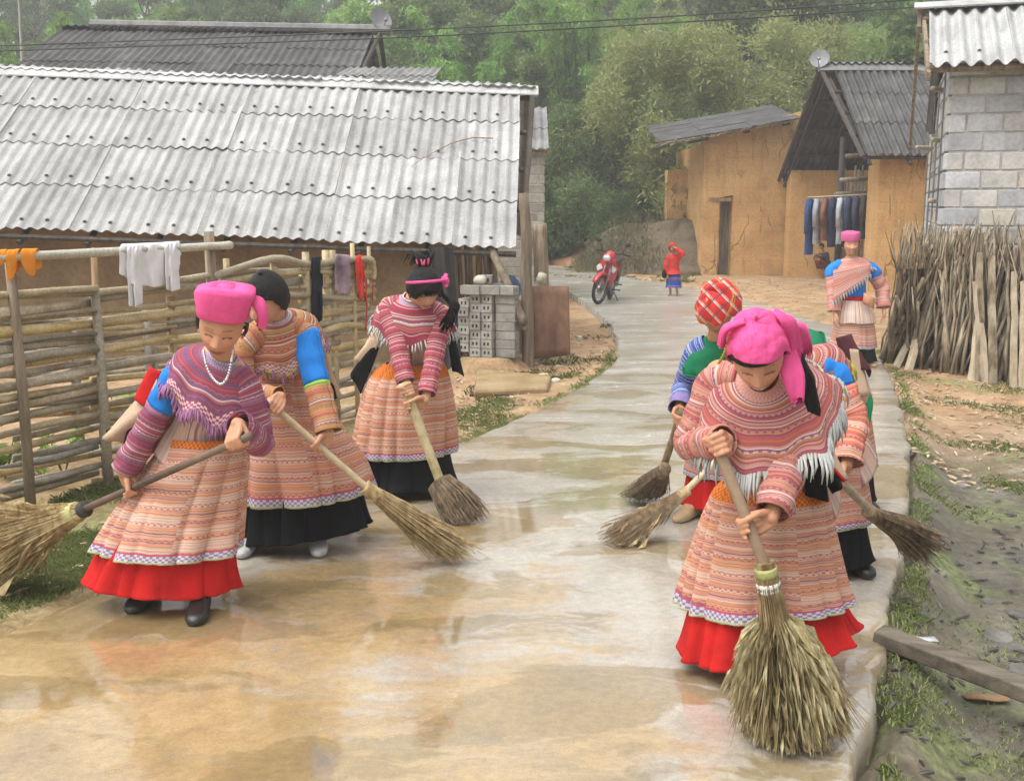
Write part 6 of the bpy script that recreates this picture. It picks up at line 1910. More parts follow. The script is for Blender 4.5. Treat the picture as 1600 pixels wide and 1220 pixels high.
    if smile: blend((ax < .02) & (np.abs(zs + .0645) < .0045), (.62, .58, .52), .9)
    ez = -.003 - .12 * np.maximum(0, .0 + np.abs(ax - .031) - .004)
    blend((np.abs(ax - .031) < .0155) & (np.abs(Z - ez) < .0028), (.03, .017, .013), .82)
    blend(g_(ax - .031, .016) * g_(Z - .006, .008), (skin[0] * .72, skin[1] * .66, skin[2] * .62), .45)
    blend((np.abs(ax - .03) < .017) & (np.abs(Z - .0205 - .004 * np.cos((ax - .03) * 60)) < .0028), (.06, .035, .025), .45)
    blend(g_(ax - .008, .004) * g_(Z + .043, .004), (.1, .04, .025), .7)
    if hair:
        sc_ = (np.linalg.norm(lc, axis=1) < .16) & ((Z > .066) | ((Y < -.005) & (Z > -.05)))
        col[sc_] = (.02, .017, .015)
    ca = body.color_attributes.new('tone', 'FLOAT_COLOR', 'POINT')
    ca.data.foreach_set('color', np.concatenate([col, np.ones((n_v, 1), dtype=np.float32)], 1).ravel())
    body.materials.clear()
    if not group and any(a_ and a_['mode'] == 'grip' for a_ in (arm_l, arm_r)): group = 'people sweeping the road'
    p.o = tag(link('person', body, None, M_skin, True), label, kind, group)
    # shoes
    if shoes:
        for f, fd in p.feet:
            b = MB(); sx = fd.cross(V((0, 0, 1)))
            rows = []
            for t_, hw, z0, z1 in ((-.125, .012, .01, .05), (-.115, .032, 0, .085), (-.07, .038, 0, .10), (-.02, .041, 0, .085), (.04, .047, 0, .062), (.09, .044, 0, .05), (.12, .03, .003, .04), (.13, .008, .012, .026)):
                c = f + fd * t_ * k
                rows.append([c + (sx * hw * math.copysign(abs(math.cos(a_)) ** .7, math.cos(a_)) + V((0, 0, (z0 + z1) / 2 + (z1 - z0) / 2 * math.copysign(abs(math.sin(a_)) ** .7, math.sin(a_))))) * k for a_ in [6.283 * q / 14 for q in range(14)]])
            b.grid(rows, True); b.add(rows[0], [tuple(range(14))[::-1]]); b.add(rows[-1], [tuple(range(14))])
            b.obj('shoe', shoes, p.o, True)
    return p

def torso(p, mat, hip=.16, w_hip=.2, name='jacket', extra=1.0):
    b = MB(); rings = []
    L = (p.neck - p.waist).length; k = p.k * extra
    # rings: distance along the spine from the waist as a part of its length, half width, half depth
    prof = [(-hip / L, w_hip, w_hip * .8), (-.5 * hip / L, (w_hip + .14) / 2, .118), (0, .128, .1), (.35, .135, .108), (.65, .146, .112), (.8, .13, .09), (.88, .085, .065), (.95, .05, .05)]
    pr = crom(prof, 5)
    for t, a_, d_ in pr:
        c = p.waist + p.up * (t * L) if t >= 0 else p.waist + (p.up * .4 + V((0, 0, .6))).normalized() * (t * L)
        rings.append([c + p.x * (a_ * k * math.cos(q)) + p.fw * (d_ * k * math.sin(q)) * 1 + V((.006 * nz((q * 2, t * 5, 1)), .008 * nz((q * 2, t * 6, 3)), 0)) for q in [6.28318 * i / 64 for i in range(64)]])
    loft_uv(b, rings)
    return thick(b.obj(name, mat, p.o, True), .005)

def sleeve(p, sd, mats, r0=.078, r1=.056, r2=.052, stop=.97, name='sleeve', split=(0, 1), seed=1, cuff=0):
    """sleeve along the arm; mats one per length between the split marks"""
    S, E, W = p.arm[sd]; k = p.k
    nn = (p.neck - S)
    pth = crom([tuple(S + nn * .5 - p.up * .03), tuple(S.lerp(E, .12)), tuple(S.lerp(E, .55)), tuple(E), tuple(E.lerp(W, .5)), tuple(E.lerp(W, stop))], 7)
    pth = [V(q) for q in pth]; n = len(pth) - 1
    t0 = (pth[1] - pth[0]).normalized(); x = t0.cross(V((0, 1, .2))).normalized()
    rings = []
    for i, q in enumerate(pth):
        t = (pth[min(i+1, n)] - pth[max(i-1, 0)]).normalized()
        x = (x - t * x.dot(t)).normalized(); y = t.cross(x)
        f = i / n
        r = r0 + (r1 - r0) * min(1, f * 2) + (r2 - r1) * max(0, f * 2 - 1)
        ring = []
        for a_ in range(32):
            th = 6.28318 * a_ / 32
            m_ = 1 + .13 * nz((math.cos(th) * 1.5, math.sin(th) * 1.5, f * 7 + seed * 3)) + .055 * math.sin(f * 40 + 2.6 * math.sin(th + seed) + 2 * nz((f * 9, th, seed))) * (0.35 + f)
            ring.append(q + (x * math.cos(th) + y * math.sin(th)) * r * m_ * k)
        rings.append(ring)
    first = None
    for j, m_ in enumerate(mats):
        a_, c = int(split[j] * n), int(split[j + 1] * n)
        b = MB(); rr = rings[a_:c + 1]
        if j: rr = [[q + (q - pth[a_ + ii]) * .03 for q in r_] for ii, r_ in enumerate(rr)]
        loft_uv(b, rr)
        o = thick(b.obj(name if j == 0 else 'sleeve_band', m_, p.o if first is None else first, True), .005)
        first = first or o

def cape(p, mat, length=.24, spread=1.0, fringe=None, fr_len=.07, n_fr=110, name='cape', scal=0.0, seed=1, droop=.5, trim=None, deep=1.0, fold=.03):
    k = p.k; b = MB(); rings = []
    prof = [(-.015, .056, .056), (.004, .08, .07), (.028, .145, .1), (.062, .195, .122), (.105, .226, .148), (.15, .238, .165), (length, .25, .18)]
    pr = crom(prof, 5); NT = 96
    dn = V((0, 0, -1))
    frontdir = (-p.up * (1 - droop) + dn * droop).normalized()
    hem = []
    for h, a_, d_ in pr:
        t = max(0, h) / length; ring = []
        for i in range(NT):
            q = 6.28318 * i / NT
            cx, cy = math.cos(q), math.sin(q)
            wob = 1 + fold * t * t * math.sin(7 * q + seed) + fold * .7 * t * t * math.sin(12 * q + 2 * seed)
            hh = h * (1 + scal * t * math.sin(9 * q + seed) * .3) * (1 - .12 * abs(cx) * t)
            back = -p.up * hh
            drop = back if hh < .07 else -p.up * .07 + (frontdir if cy > -.2 else (-p.up)) * (hh - .07)
            ring.append(p.neck + (drop + p.x * (a_ * spread * wob * cx) + p.fw * (d_ * spread * deep * wob * (cy if cy > 0 else cy * .8))) * k)
        rings.append(ring)
    loft_uv(b, rings)
    o = thick(b.obj(name, mat, p.o, True), .006)
    if trim:
        tb = MB(); hemr = rings[-1]
        c = sum(hemr, V()) / NT
        tb.grid([[q + (q - c).normalized() * .004 + V((0, 0, .006)) for q in hemr], [q + (q - c).normalized() * .009 for q in hemr], [q + (q - c).normalized() * .004 - V((0, 0, .006)) for q in hemr]], True)
        thick(tb.obj('trim', trim, o, True), .003)
    if fringe:
        r = random.Random(seed); fb = MB(); hemr = rings[-1]; c = sum(hemr, V()) / NT
        for j in range(n_fr):
            u = (j + r.uniform(-.4, .4)) / n_fr * NT; i0 = int(u) % NT; f = u - int(u)
            a_ = hemr[i0].lerp(hemr[(i0 + 1) % NT], f)
            out = (a_ - c); out.z = 0; out = out.normalized()
            L_ = fr_len * k * r.uniform(.65, 1.15)
            tip = a_ + V((r.uniform(-.012, .012), r.uniform(-.012, .012), -L_)) + out * r.uniform(.0, .03)
            w_ = .0045 * k
            fb.tube([a_ + V((0, 0, .01)) + out * .006, a_.lerp(tip, .5) + out * .012, tip], [w_, w_ * 1.1, w_ * .3], 4)
        tag(fb.obj('fringe', fringe, o, True), kind='stuff')
    p.cape_rings = rings
    return o

def skirt(p, rows, mat, name='skirt', seed=1, n=168, amp=.045, pleats=19, sub=9, gather=1.0, inset=0.0):
    """rows = (front edge row, left column, right column, depth shift, depth/width, slope): horizontal loops read off the photo"""
    R = []
    for (y, xl, xr, d, ratio, dy) in rows:
        Dd = p.D + d
        a_, c = P(xl, y, Dd), P(xr, y, Dd)
        hw = (c - a_).length / 2; hd = hw * ratio
        z = P((xl + xr) / 2, y, Dd - hd).z
        R.append(((a_.x + c.x) / 2, Dd, z, hw, hd, dy * Dd / FPX / (2 * hw) if hw else 0))
    RR = crom(R, sub); rd = random.Random(seed)
    ph = [rd.uniform(0, 6.28) for _ in range(6)]
    rings = []; m_ = len(RR)
    for j, (cx, cy, cz, hw, hd, sl) in enumerate(RR):
        v = j / (m_ - 1); ring = []
        for i in range(n):
            q = 6.28318 * i / n
            pl = abs(math.sin(pleats * q / 2 + ph[0] + .9 * math.sin(3 * q + ph[4]) + .5 * math.sin(5 * q + ph[5]) + .22 * math.sin(v * 3 + 2 * q))) ** .55 - .62
            big = .55 * math.sin(5 * q + ph[1] + .4 * v) + .45 * math.sin(8 * q + ph[2] - .5 * v)
            f = 1 + amp * gather * (.3 + .7 * v) * pl * 1.3 + amp * 1.1 * v ** 1.4 * big - amp * .5 * v - inset * (1 - v ** 3)
            x_, y_ = hw * math.cos(q) * f, -hd * math.sin(q) * f
            zz = cz - sl * x_ * -1 * 1.0 * -1 + v * (.008 * big + .004 * pl) + .004 * nz((i * .3, j * .4, seed))
            ring.append(V((cx + x_, cy + y_, zz)))
        rings.append(ring)
    b = MB(); loft_uv(b, rings, vmax=.6)
    return thick(b.obj(name, mat, p.o, True), .006), rings

def shell(p, edge, sc=1.06, mat=None, name='hair', puff=None, zoff=0.0, nu=64, nv=26, parent=None, tk=.006):
    """cap over the skull: edge(lon) gives the lower border, puff(lon, t) adds thickness"""
    b = MB(); rows = []
    for j in range(nv + 1):
        t = j / nv; row = []
        for i in range(nu):
            lon = 6.28318 * i / nu
            e = math.acos(max(-1, min(1, edge(lon if lon < math.pi else lon - 6.28318))))
            uz = math.cos(max(.001, e * t))
            q = head_pt(*sph(lon, uz)) * sc
            s_ = sph(lon, uz)
            if s_[1] > 0: q.y = max(q.y, 0) * .0 + (.089 * sc) * s_[1] ** .85
            f = (puff(lon if lon < math.pi else lon - 6.28318, t) if puff else 0) + (.007 * nz((math.sin(lon) * 2.2, math.cos(lon) * 2.2, t * 3.5 + len(name))) + .003 * nz((math.sin(lon) * 6, math.cos(lon) * 6, t * 9)) if name != 'hair' else 0)
            q = q + V(s_) * f + V((0, 0, zoff))
            q.x = -q.x; row.append(p.hc + p.Hm @ (q * p.hk))
        rows.append(row)
    b.grid(rows, True)
    o = b.obj(name, mat, parent or p.o, True)
    return thick(o, tk, -1)
def hp(p, x, y, z): return p.hc + p.Hm @ (V((-x, y, z)) * p.hk)     # x towards the picture's right for a face towards us
def ribbon(name, mat, parent, pts, widths, th=.012, wdir=(1, 0, 0), wave=.0, seed=1, n=14, sub=6, frill=0.0):
    """soft strip of folded cloth along a path"""
    q = [V(x) for x in crom([tuple(x) for x in pts], sub)]; ww = [float(x[0]) for x in crom([(x,) for x in widths], sub)]
    b = MB(); rows = []
    for j, c in enumerate(q):
        t = (q[min(j+1, len(q)-1)] - q[max(j-1, 0)]).normalized()
        w_ = V(wdir); w_ = (w_ - t * w_.dot(t)).normalized(); nn = t.cross(w_)
        f = j / (len(q) - 1)
        ring = []
        for i in range(n * 2):
            u = i / n if i < n else (2 * n - i) / n
            s_ = 1 if i < n else -1
            off = th * s_ * math.sin(math.pi * u) ** .5 * .5 + wave * math.sin(u * 9 + seed + f * 3)
            ring.append(c + w_ * (u - .5) * ww[j] + nn * off + V((0, 0, -frill * f ** 4 * (i % 2))))
        rows.append(ring)
    b.grid(rows, True); b.add(rows[0], [tuple(range(2 * n))[::-1]]); b.add(rows[-1], [tuple(range(2 * n))])
    return b.obj(name, mat, parent, True)
def flap(name, p, quad, mat, parent=None, bend=.05, seed=1, n=10):
    """hanging piece of cloth between four corners"""
    b = MB(); c = [p.J(q) for q in quad]
    nn = (c[1] - c[0]).cross(c[3] - c[0]).normalized()
    if nn.y > 0: nn = -nn
    uv = []; rows = []
    for j in range(n + 1):
        v = j / n; row = []; ur = []
        for i in range(n + 1):
            u = i / n
            q = c[0].lerp(c[1], u).lerp(c[3].lerp(c[2], u), v)
            row.append(q + nn * (bend * math.sin(math.pi * u) * (.4 + v) + .012 * math.sin(u * 8 + seed + v * 2) * v)); ur.append((u * (c[1] - c[0]).length, v * (c[3] - c[0]).length))
        rows.append(row); uv.append(ur)
    b.grid(rows, False, 0, uv)
    return thick(b.obj(name, mat, parent or p.o, True), .006)
def beads(name, pts, r, mat, parent, step=.011, sub=10):
    q = [V(x) for x in crom([tuple(x) for x in pts], sub)]
    b = MB(); acc = 0
    for i in range(len(q) - 1):
        acc += (q[i+1] - q[i]).length
        if acc >= step: b.ball(q[i+1], r, 0, 6, 4); acc = 0
    return tag(b.obj(name, mat, parent, True), kind='stuff')

# ------------------------------------------------------------------ brooms
M_stickh = pmat('smooth_brown_stick', [(.13, .08, .05), (.24, .16, .1), (.3, .21, .14)], 3, 5, .6, .2, 30, 'obj')
M_stickd = pmat('dark_brown_stick', [(.07, .045, .035), (.14, .09, .065), (.19, .13, .09)], 3, 5, .6, .2, 30, 'obj')
M_stickp = pmat('pale_peeled_stick', [(.38, .28, .16), (.5, .39, .24), (.56, .46, .3)], 3, 5, .7, .3, 60, 'obj')
def straw(name, a, b_, c): return pmat(name, [a, b_, c], 38, 3, .85, .1, None, 'obj', (1, 1, .35))
M_straw = straw('dry_straw', (.2, .13, .055), (.4, .29, .14), (.55, .44, .25))
M_straw_green = straw('greenish_dry_leaves', (.16, .11, .045), (.41, .34, .17), (.58, .54, .36))
M_straw_brown = straw('brown_wet_twigs', (.07, .045, .025), (.17, .115, .065), (.28, .2, .12))
M_straw_mud = straw('muddy_brush', (.07, .05, .03), (.15, .105, .06), (.22, .16, .095))
M_bind_green = pmat('green_yellow_binding', [(.22, .24, .07), (.38, .37, .14), (.45, .42, .2)], 9, 3, .6, .2)
M_tape = pmat('white_tape', [(.55, .55, .52), (.65, .65, .62)], 9, 3, .5, .1)
M_bind_dark = pmat('dark_binding', [(.03, .03, .025), (.06, .06, .05)], 9, 3, .7, .2)
def broom(label, top, bind, tip, r, hmat, bmat, tipw, nb, blade=.0022, neck=.03, flat=.5, binds=(), leaves=0, lmat=None, inside=.1, wdir=None, droop=.03, seed=1, mid=.55, lw=.012, ll=.22, jit=.06, bush=False):
    top, bind, tip = V(top), V(bind), V(tip)
    r_l = random.Random(seed)
    t = tag(empty('broom', tip), label, 'broom', 'brooms sweeping the road')
    ax = (bind - top).normalized()
    b = MB(); q = [top.lerp(bind, k / 7) + V((.003 * nz((k, seed, 1)), .003 * nz((k, seed, 5)), .003 * nz((k, seed, 9)))) for k in range(8)] + [bind + (tip - bind) * inside]
    b.tube(q, [r * (1 + .06 * nz((k * 1.3, seed, 2))) for k in range(8)] + [r * .8], 12); b.obj('handle', hmat, t, True)
    d = tip - bind; L = d.length; t_ = d.normalized()
    w = V(wdir) if wdir else V((1, 0, 0)); w = (w - t_ * w.dot(t_)).normalized(); n = t_.cross(w)
    b = MB()
    for i in range(nb):
        a_ = r_l.uniform(0, 6.283); rr = math.sqrt(r_l.random())
        u, v = rr * math.cos(a_), rr * math.sin(a_)
        e = L * r_l.uniform(.82, 1.06)
        p0 = bind - t_ * .02 + (w * u + n * v) * neck
        p2 = bind + t_ * e + (w * u + n * v * flat) * tipw + V((r_l.uniform(-jit, jit), r_l.uniform(-jit, jit), r_l.uniform(-jit, jit))) * .5
        p1 = bind + t_ * e * .5 + (w * u + n * v * (flat + .3)) * (neck + (tipw - neck) * (1 - mid) * .9) + V((0, 0, droop))
        if bush:
            p1 = bind + t_ * e * .36 + (w * u + n * v) * .05; p2 = bind + t_ * e + (w * u + n * v * flat) * tipw * (.6 + .5 * rr) + V((r_l.uniform(-jit, jit), r_l.uniform(-jit, jit), r_l.uniform(-.3 * jit, jit)))
        gz_ = .006
        if p2.z < gz_ and abs(p2.x) < 3: p2.z = gz_ + .02 * r_l.random()
        b.tube([p0, p0.lerp(p1, .55) , p1, p1.lerp(p2, .6) + V((r_l.uniform(-.01, .01), r_l.uniform(-.01, .01), 0)), p2], [blade, blade, blade * .9, blade * .7, blade * .3], 3)
    tag(b.obj('bristles', bmat, t), kind='stuff')
    for (s0, s1, rr, m_) in binds:
        b = MB(); a_, c = bind + t_ * s0, bind + t_ * s1; n_ = max(2, int((s1 - s0) / .008))
        b.tube([a_.lerp(c, k / n_) for k in range(n_ + 1)], [rr * (1 + .05 * (k % 2)) for k in range(n_ + 1)], 14); b.obj('binding', m_, t, True)
    if leaves:
        b = MB()
        for i in range(leaves):
            s_ = r_l.uniform(.05, .8) ** .8; a_ = r_l.uniform(0, 6.283); wd = neck + (tipw - neck) * ss(.0, .75, s_)
            if bush: s_ = r_l.uniform(.27, .92); wd = .05 + (tipw - .045) * ss(.24, .62, s_)
            o_ = (w * math.cos(a_) + n * math.sin(a_) * (flat + .25)) * wd * r_l.uniform(.65, 1.0)
            p0 = bind + t_ * (L * s_) + o_
            dd = (t_ * (1 if not bush else r_l.uniform(.5, 1)) + o_.normalized() * r_l.uniform(.0, .55 if not bush else .8) + V((r_l.uniform(-.3, .3), r_l.uniform(-.3, .3), r_l.uniform(-.3, .2)))).normalized()
            l_ = ll * r_l.uniform(.4, 1.0) * (1 - .45 * s_); sd = dd.cross(V((r_l.uniform(-1, 1), r_l.uniform(-1, 1), r_l.uniform(-1, 1)))).normalized() * lw * r_l.uniform(.4, 1.0)
            p1 = p0 + dd * l_ * .5 + o_.normalized() * .01; p2 = p0 + dd * l_ - V((0, 0, (.25 if not bush else .6) * l_ * r_l.random()))
            for q_ in (p1, p2):
                if q_.z < .008: q_.z = .008 + .02 * r_l.random()
            b.add([p0, p1 + sd, p2, p1 - sd], [(0, 1, 2), (0, 2, 3)])
        tag(b.obj('dry_leaves', lmat, t), kind='stuff')
    return t
def grip(top, bind, t, r, **kw):
    top, bind = V(top), V(bind)
    return dict(mode='grip', at=top.lerp(bind, t), axis=(bind - top).normalized(), r=r, **kw)
# ------------------------------------------------------------------ front left: woman in the square pink headscarf
D = G(265, 948).y
B_top, B_bind = P(392, 680, D - .40), P(128, 797, D + .05)
broom('dark-handled straw broom swung over the verge by the woman in the square pink scarf', B_top, B_bind, P(-35, 862, D + .35), .0155, M_stickd, M_straw, .22, 520, .0026, .032, .6,
      ((-.03, .02, .036, M_bind_dark), (.03, .19, .047, M_bind_green)), 150, M_straw, .1, (0, .3, 1), .0, 3, .5, .009, .3)
PW = person((265, 948), (318, 652, .02), (350, 557, -.14), (346, 508, -.25), (.08, -.93, -.36), (284, 578, -.08), (392, 568, -.18),
            grip(B_top, B_bind, .70, .0155, sgn=1, bias=(0, -.2, .4), hint=(-.6, .5, -.4)), grip(B_top, B_bind, .075, .0155, sgn=-1, bias=(.1, 0, .6), hint=(.25, .25, -1)),
            ((224, 944, -.1), (312, 962, .1)), 'woman in front left with square pink headscarf and red underskirt, sweeping sideways', .0042, 0, (.53, .265, .155), M_shoe_black, k=1.02, hk=1.13)
torso(PW, M_vert, .17, .215)
mJ1 = jacket_cloth('mauve_striped_cloth', 11, PAL_MAUVE, .12)
mJ1b = jacket_cloth('mauve_yoke_cloth', 12, PAL_MAUVE, .15, ((.0, .045, (.26, .16, .28), (.4, .3, .42), .022), (.22, .26, (.4, .06, .14), (.62, .5, .5), .018)))
sleeve(PW, 'l', [M_blue, mJ1], .068, .056, .054, .96, split=(0, .46, 1), seed=1)
sleeve(PW, 'r', [mJ1], .064, .054, .054, .96, split=(0, 1), seed=2)
cape(PW, mJ1b, .20, .86, M_fr_mauve, .05, 150, 'yoke', .5, 3, .45, M_fr_yellow, 1.0)
rows1 = [(690, 262, 388, .03, .68, 0), (712, 250, 389, .03, .68, 0), (770, 212, 386, .03, .68, 0), (830, 178, 382, .02, .68, 4), (884, 152, 378, .0, .68, 4)]
rows2 = [(700, 258, 386, .03, .64, 0), (790, 206, 382, .03, .66, 0), (880, 150, 374, .03, .66, 6), (938, 134, 370, .03, .62, 16)]
skirt(PW, rows2, M_red, 'underskirt', 4, inset=.16, amp=.10, pleats=13)
skirt(PW, rows1, skirt_cloth('salmon_skirt_cloth', 21, 1.0, .21, True, .035, .66), 'skirt', 5, amp=.12, pleats=13)
# square scarf: wrapped band, flat folded crown and a frilled tail
b = MB(); rings = []
for z, a_, d_, yo in ((.034, .080, .097, 0), (.038, .084, .101, 0), (.06, .0865, .104, 0), (.09, .091, .107, -.004), (.122, .098, .11, -.01), (.136, .096, .107, -.012), (.143, .072, .078, -.012), (.145, .03, .035, -.012)):
    rings.append([hp(PW, a_ * math.copysign(abs(math.cos(q)) ** .6, math.cos(q)) * (1 + .012 * math.sin(5 * q + z * 60)), yo + d_ * math.copysign(abs(math.sin(q)) ** .75, math.sin(q)) * (1 + .012 * math.sin(7 * q - z * 40)) - .008, z - .004 + .36 * (d_ * math.sin(q) * .9) * min(1, a_ / .08) + .006 * math.sin(q * 2 + z * 30) * (a_ / .1) + (.012 * math.cos(q) * a_ / .1 if z > .08 else 0)) for q in [6.28318 * i / 48 for i in range(48)]])
b.grid(rings, True); b.add(rings[-1], [tuple(range(48))])
sc1 = thick(b.obj('headscarf', M_pink, PW.o, True), .005)
ribbon('scarf_tail', M_pink, sc1, [hp(PW, .06, -.06, .085), hp(PW, .105, -.03, .10), hp(PW, .13, -.005, .075), hp(PW, .135, .0, .03)], [.05, .085, .1, .085], .035, (0, 1, .25), .006, 3, 14, 6, .012)
rg_ = PW.cape_rings
beads('neck_beads', [PW.neck + PW.x * (.06 * math.cos(q)) + PW.fw * (.062 * math.sin(q)) + PW.up * .012 for q in [math.pi * i / 8 for i in range(9)]], .0055, M_fr_white, PW.o, .0095)
beads('silver_chain', [PW.J(q) for q in ((318, 545, -.27), (322, 570, -.33), (332, 590, -.355), (344, 600, -.365), (354, 592, -.365), (360, 572, -.34), (364, 548, -.29))], .006, M_silver, PW.o, .008)
sp = flap('sash_tail', PW, ((246, 590, .0), (262, 640, -.03), (212, 690, .08), (168, 674, .14)), M_cream, None, .06, 2)
flap('sash_border', PW, ((166, 672, .13), (210, 655, .03), (206, 672, .03), (168, 684, .13)), M_black, sp, .02, 3)
flap('sash_end', PW, ((198, 655, .05), (226, 645, .0), (214, 705, .02), (197, 694, .04)), M_black, sp, .02, 4)
flap('back_panel', PW, ((236, 570, .05), (252, 580, .0), (246, 640, -.0), (222, 618, .06)), M_red, None, .05, 5)

# ------------------------------------------------------------------ second left: bare-headed woman in the black-hemmed skirt
D = G(445, 860).y
B_top, B_bind = P(418, 627, D - .45), P(577, 765, D - .32)
broom('pale-handled twig broom held by the bare-headed woman with the black skirt hem', B_top, B_bind, G(722, 876), .0165, M_stickp, M_straw, .135, 420, .0022, .026, .55, ((-.03, .055, .034, M_straw),), 0, None, .1, None, .01, 5, .55)
PW = person((445, 860), (448, 586, .05), (432, 494, -.20), (415, 469, -.31), (-.40, -.80, -.42), (374, 522, -.30), (474, 514, -.14),
            grip(B_top, B_bind, .06, .0165, sgn=1, bias=(0, -.1, .4)), grip(B_top, B_bind, .50, .0165, sgn=-1, bias=(0, -.1, .5), hint=(.8, .3, -.4)),
            ((388, 862, -.1), (499, 860, .15)), 'bare-headed woman with blue upper sleeves and black skirt hem, second from the left', .0044, 0, (.53, .27, .16), M_shoe_white, k=.99)
torso(PW, M_vert, .13, .175)
mJ2 = jacket_cloth('orange_striped_cloth', 31, PAL_ORANGE, .11)
mJ2b = jacket_cloth('orange_yoke_cloth', 32, PAL_ORANGE, .16, ((.0, .03, (.45, .28, .34), (.6, .5, .5), .02), (.225, .26, (.5, .15, .15), (.6, .55, .5), .016)))
sleeve(PW, 'l', [mJ2], .066, .055, .05, .96, seed=3)
sleeve(PW, 'r', [mJ2, M_blue, plain_cloth('lime_trim', (.3, .55, .1), .8), mJ2], .068, .06, .058, .96, split=(0, .22, .6, .65, 1), seed=4)
cape(PW, mJ2b, .21, .86, M_fr_mauve, .05, 60, 'yoke', .3, 5, .4, M_fr_yellow)
skirt(PW, [(640, 384, 500, .05, .8, 0), (740, 366, 566, .08, .8, 0), (800, 358, 584, .10, .78, -6), (852, 360, 585, .10, .70, -28)], M_black, 'underskirt', 6, inset=.2, amp=.10, pleats=13)
skirt(PW, [(585, 402, 487, .03, .8, 0), (620, 390, 500, .05, .82, 0), (680, 376, 532, .07, .84, 0), (740, 368, 566, .08, .84, -4), (796, 362, 582, .09, .82, -12)], skirt_cloth('orange_skirt_cloth', 41, 1.3, .2, True, .03, .60), 'skirt', 7, amp=.11, pleats=12)
hr = shell(PW, lambda l: .42 + .12 * math.cos(2 * l) if abs(l) < 1.2 else (.34 - .75 * ss(1.0, 1.9, abs(l))), 1.07, M_hair, 'hair', lambda l, t: .006 + .012 * ss(1.2, 2.6, abs(l)))
b = MB(); b.ball(hp(PW, 0, -.1, .02), (.045, .035, .045), 0, 14, 10, PW.Hm); b.obj('hair_bun', M_hair, hr, True)
beads('neck_ring', [PW.neck + PW.x * (.058 * math.cos(q)) + PW.fw * (.062 * math.sin(q)) + PW.up * .014 for q in [math.pi * (i - 2) / 6 for i in range(10)]], .005, M_silver, PW.o, .006)
flap('sash_tail', PW, ((497, 525, .1), (506, 540, .05), (532, 622, .12), (512, 600, .2)), M_cream, None, .05, 7)
flap('sash_end', PW, ((502, 590, .1), (524, 592, .12), (528, 622, .12), (506, 620, .12)), M_black, None, .03, 8)

# ------------------------------------------------------------------ girl with the pink hairband
D = G(640, 775).y
B_top, B_bind = P(630, 598, D - .42), P(690, 758, D - .45)
broom('broom with a thick woven pale handle and a muddy flat brush, held by the girl', B_top, B_bind, G(732, 818), .027, pmat('woven_straw_handle', [(.36, .28, .13), (.52, .43, .23), (.6, .52, .33)], 30, 3, .8, .8, 130, 'obj', (1, 1, .6)), M_straw_mud, .125, 620, .0035, .075, .42, ((-.03, .02, .05, M_straw_mud),), 0, None, .15, (1, -.2, 0), .02, 6, .2)
PW = person((640, 775), (645, 560, .05), (646, 466, -.14), (662, 450, -.27), (.34, -.82, -.44), (606, 476, -.10), (692, 488, -.12),
            grip(B_top, B_bind, .07, .027, sgn=1, bias=(-.3, 0, .5), hint=(-.8, .3, -.3)), grip(B_top, B_bind, .22, .027, sgn=-1, bias=(.5, 0, .5), hint=(.9, .3, -.3)),
            ((606, 772, -.3), (676, 772, .2)), 'girl with pink hairband and fringe bending over a thick-handled broom', .0046, 0, (0.546, 0.290, 0.169), M_shoe_black, kind='girl', k=.98)
torso(PW, M_vert, .19, .22)
mJ3 = jacket_cloth('crimson_striped_cloth', 51, PAL_RED, .115)
mJ3b = jacket_cloth('crimson_yoke_cloth', 53, PAL_RED, .15, ((.0, .045, (.3, .16, .24), (.45, .35, .42), .02),))
sleeve(PW, 'l', [mJ3], .064, .054, .05, .84, seed=5); sleeve(PW, 'r', [mJ3], .064, .054, .05, .86, seed=6)
cape(PW, mJ3b, .2, .98, M_fr_white, .06, 90, 'yoke', .3, 7, .4, None)
for (q0, q1) in (((608, 480, -.2), (612, 500, -.2)),): pass
skirt(PW, [(640, 572, 712, .08, .8, 0), (720, 552, 718, .08, .8, 0), (772, 548, 719, .08, .74, 6)], M_black, 'underskirt', 8, inset=.22, amp=.10, pleats=13)
skirt(PW, [(572, 602, 692, .05, .8, 0), (600, 577, 702, .06, .82, 0), (660, 560, 712, .07, .84, 0), (722, 550, 716, .08, .84, -6)], skirt_cloth('bright_orange_skirt_cloth', 61, 1.5, .19, True, .10, .56), 'skirt', 9, amp=.11, pleats=13)
hr = shell(PW, lambda l: .30 if abs(l) < .25 else (.30 - .45 * ss(.25, .9, abs(l)) if abs(l) < 1.3 else (.05 if abs(l) < 1.75 else -.55)), 1.08, M_hair, 'hair', lambda l, t: .008 + .008 * ss(.6, 1, t) * (abs(l) < .8))
b = MB(); rr_ = random.Random(5)
for i in range(90):                                          # fringe of hair falling over the brow
    l = rr_.uniform(-.75, 1.0); p0 = head_pt(*sph(l, .72)) * 1.12; p1 = head_pt(*sph(l * 1.05, .38)) * 1.16; p2 = head_pt(*sph(l * 1.1, rr_.uniform(.02, .16))) * 1.1
    b.tube([hp(PW, *p0), hp(PW, *p1), hp(PW, *p2)], [.006, .006, .002], 4)
for i in range(70):                                          # long hair falling forward on one side
    o_ = rr_.uniform(-.03, .03); b.tube([hp(PW, .068 + o_ * .3, .0 + o_, .06), hp(PW, .095, .03 + o_, -.03)] + [PW.J((712 + rr_.uniform(-6, 6), 480 + rr_.uniform(-8, 4), -.34)), PW.J((700 + rr_.uniform(-14, 10), 507 + rr_.uniform(-6, 14), -.30))], [.006, .007, .006, .002], 4)
b.obj('fringe_hair', M_hair, hr, True)
b = MB(); rr_ = random.Random(8)
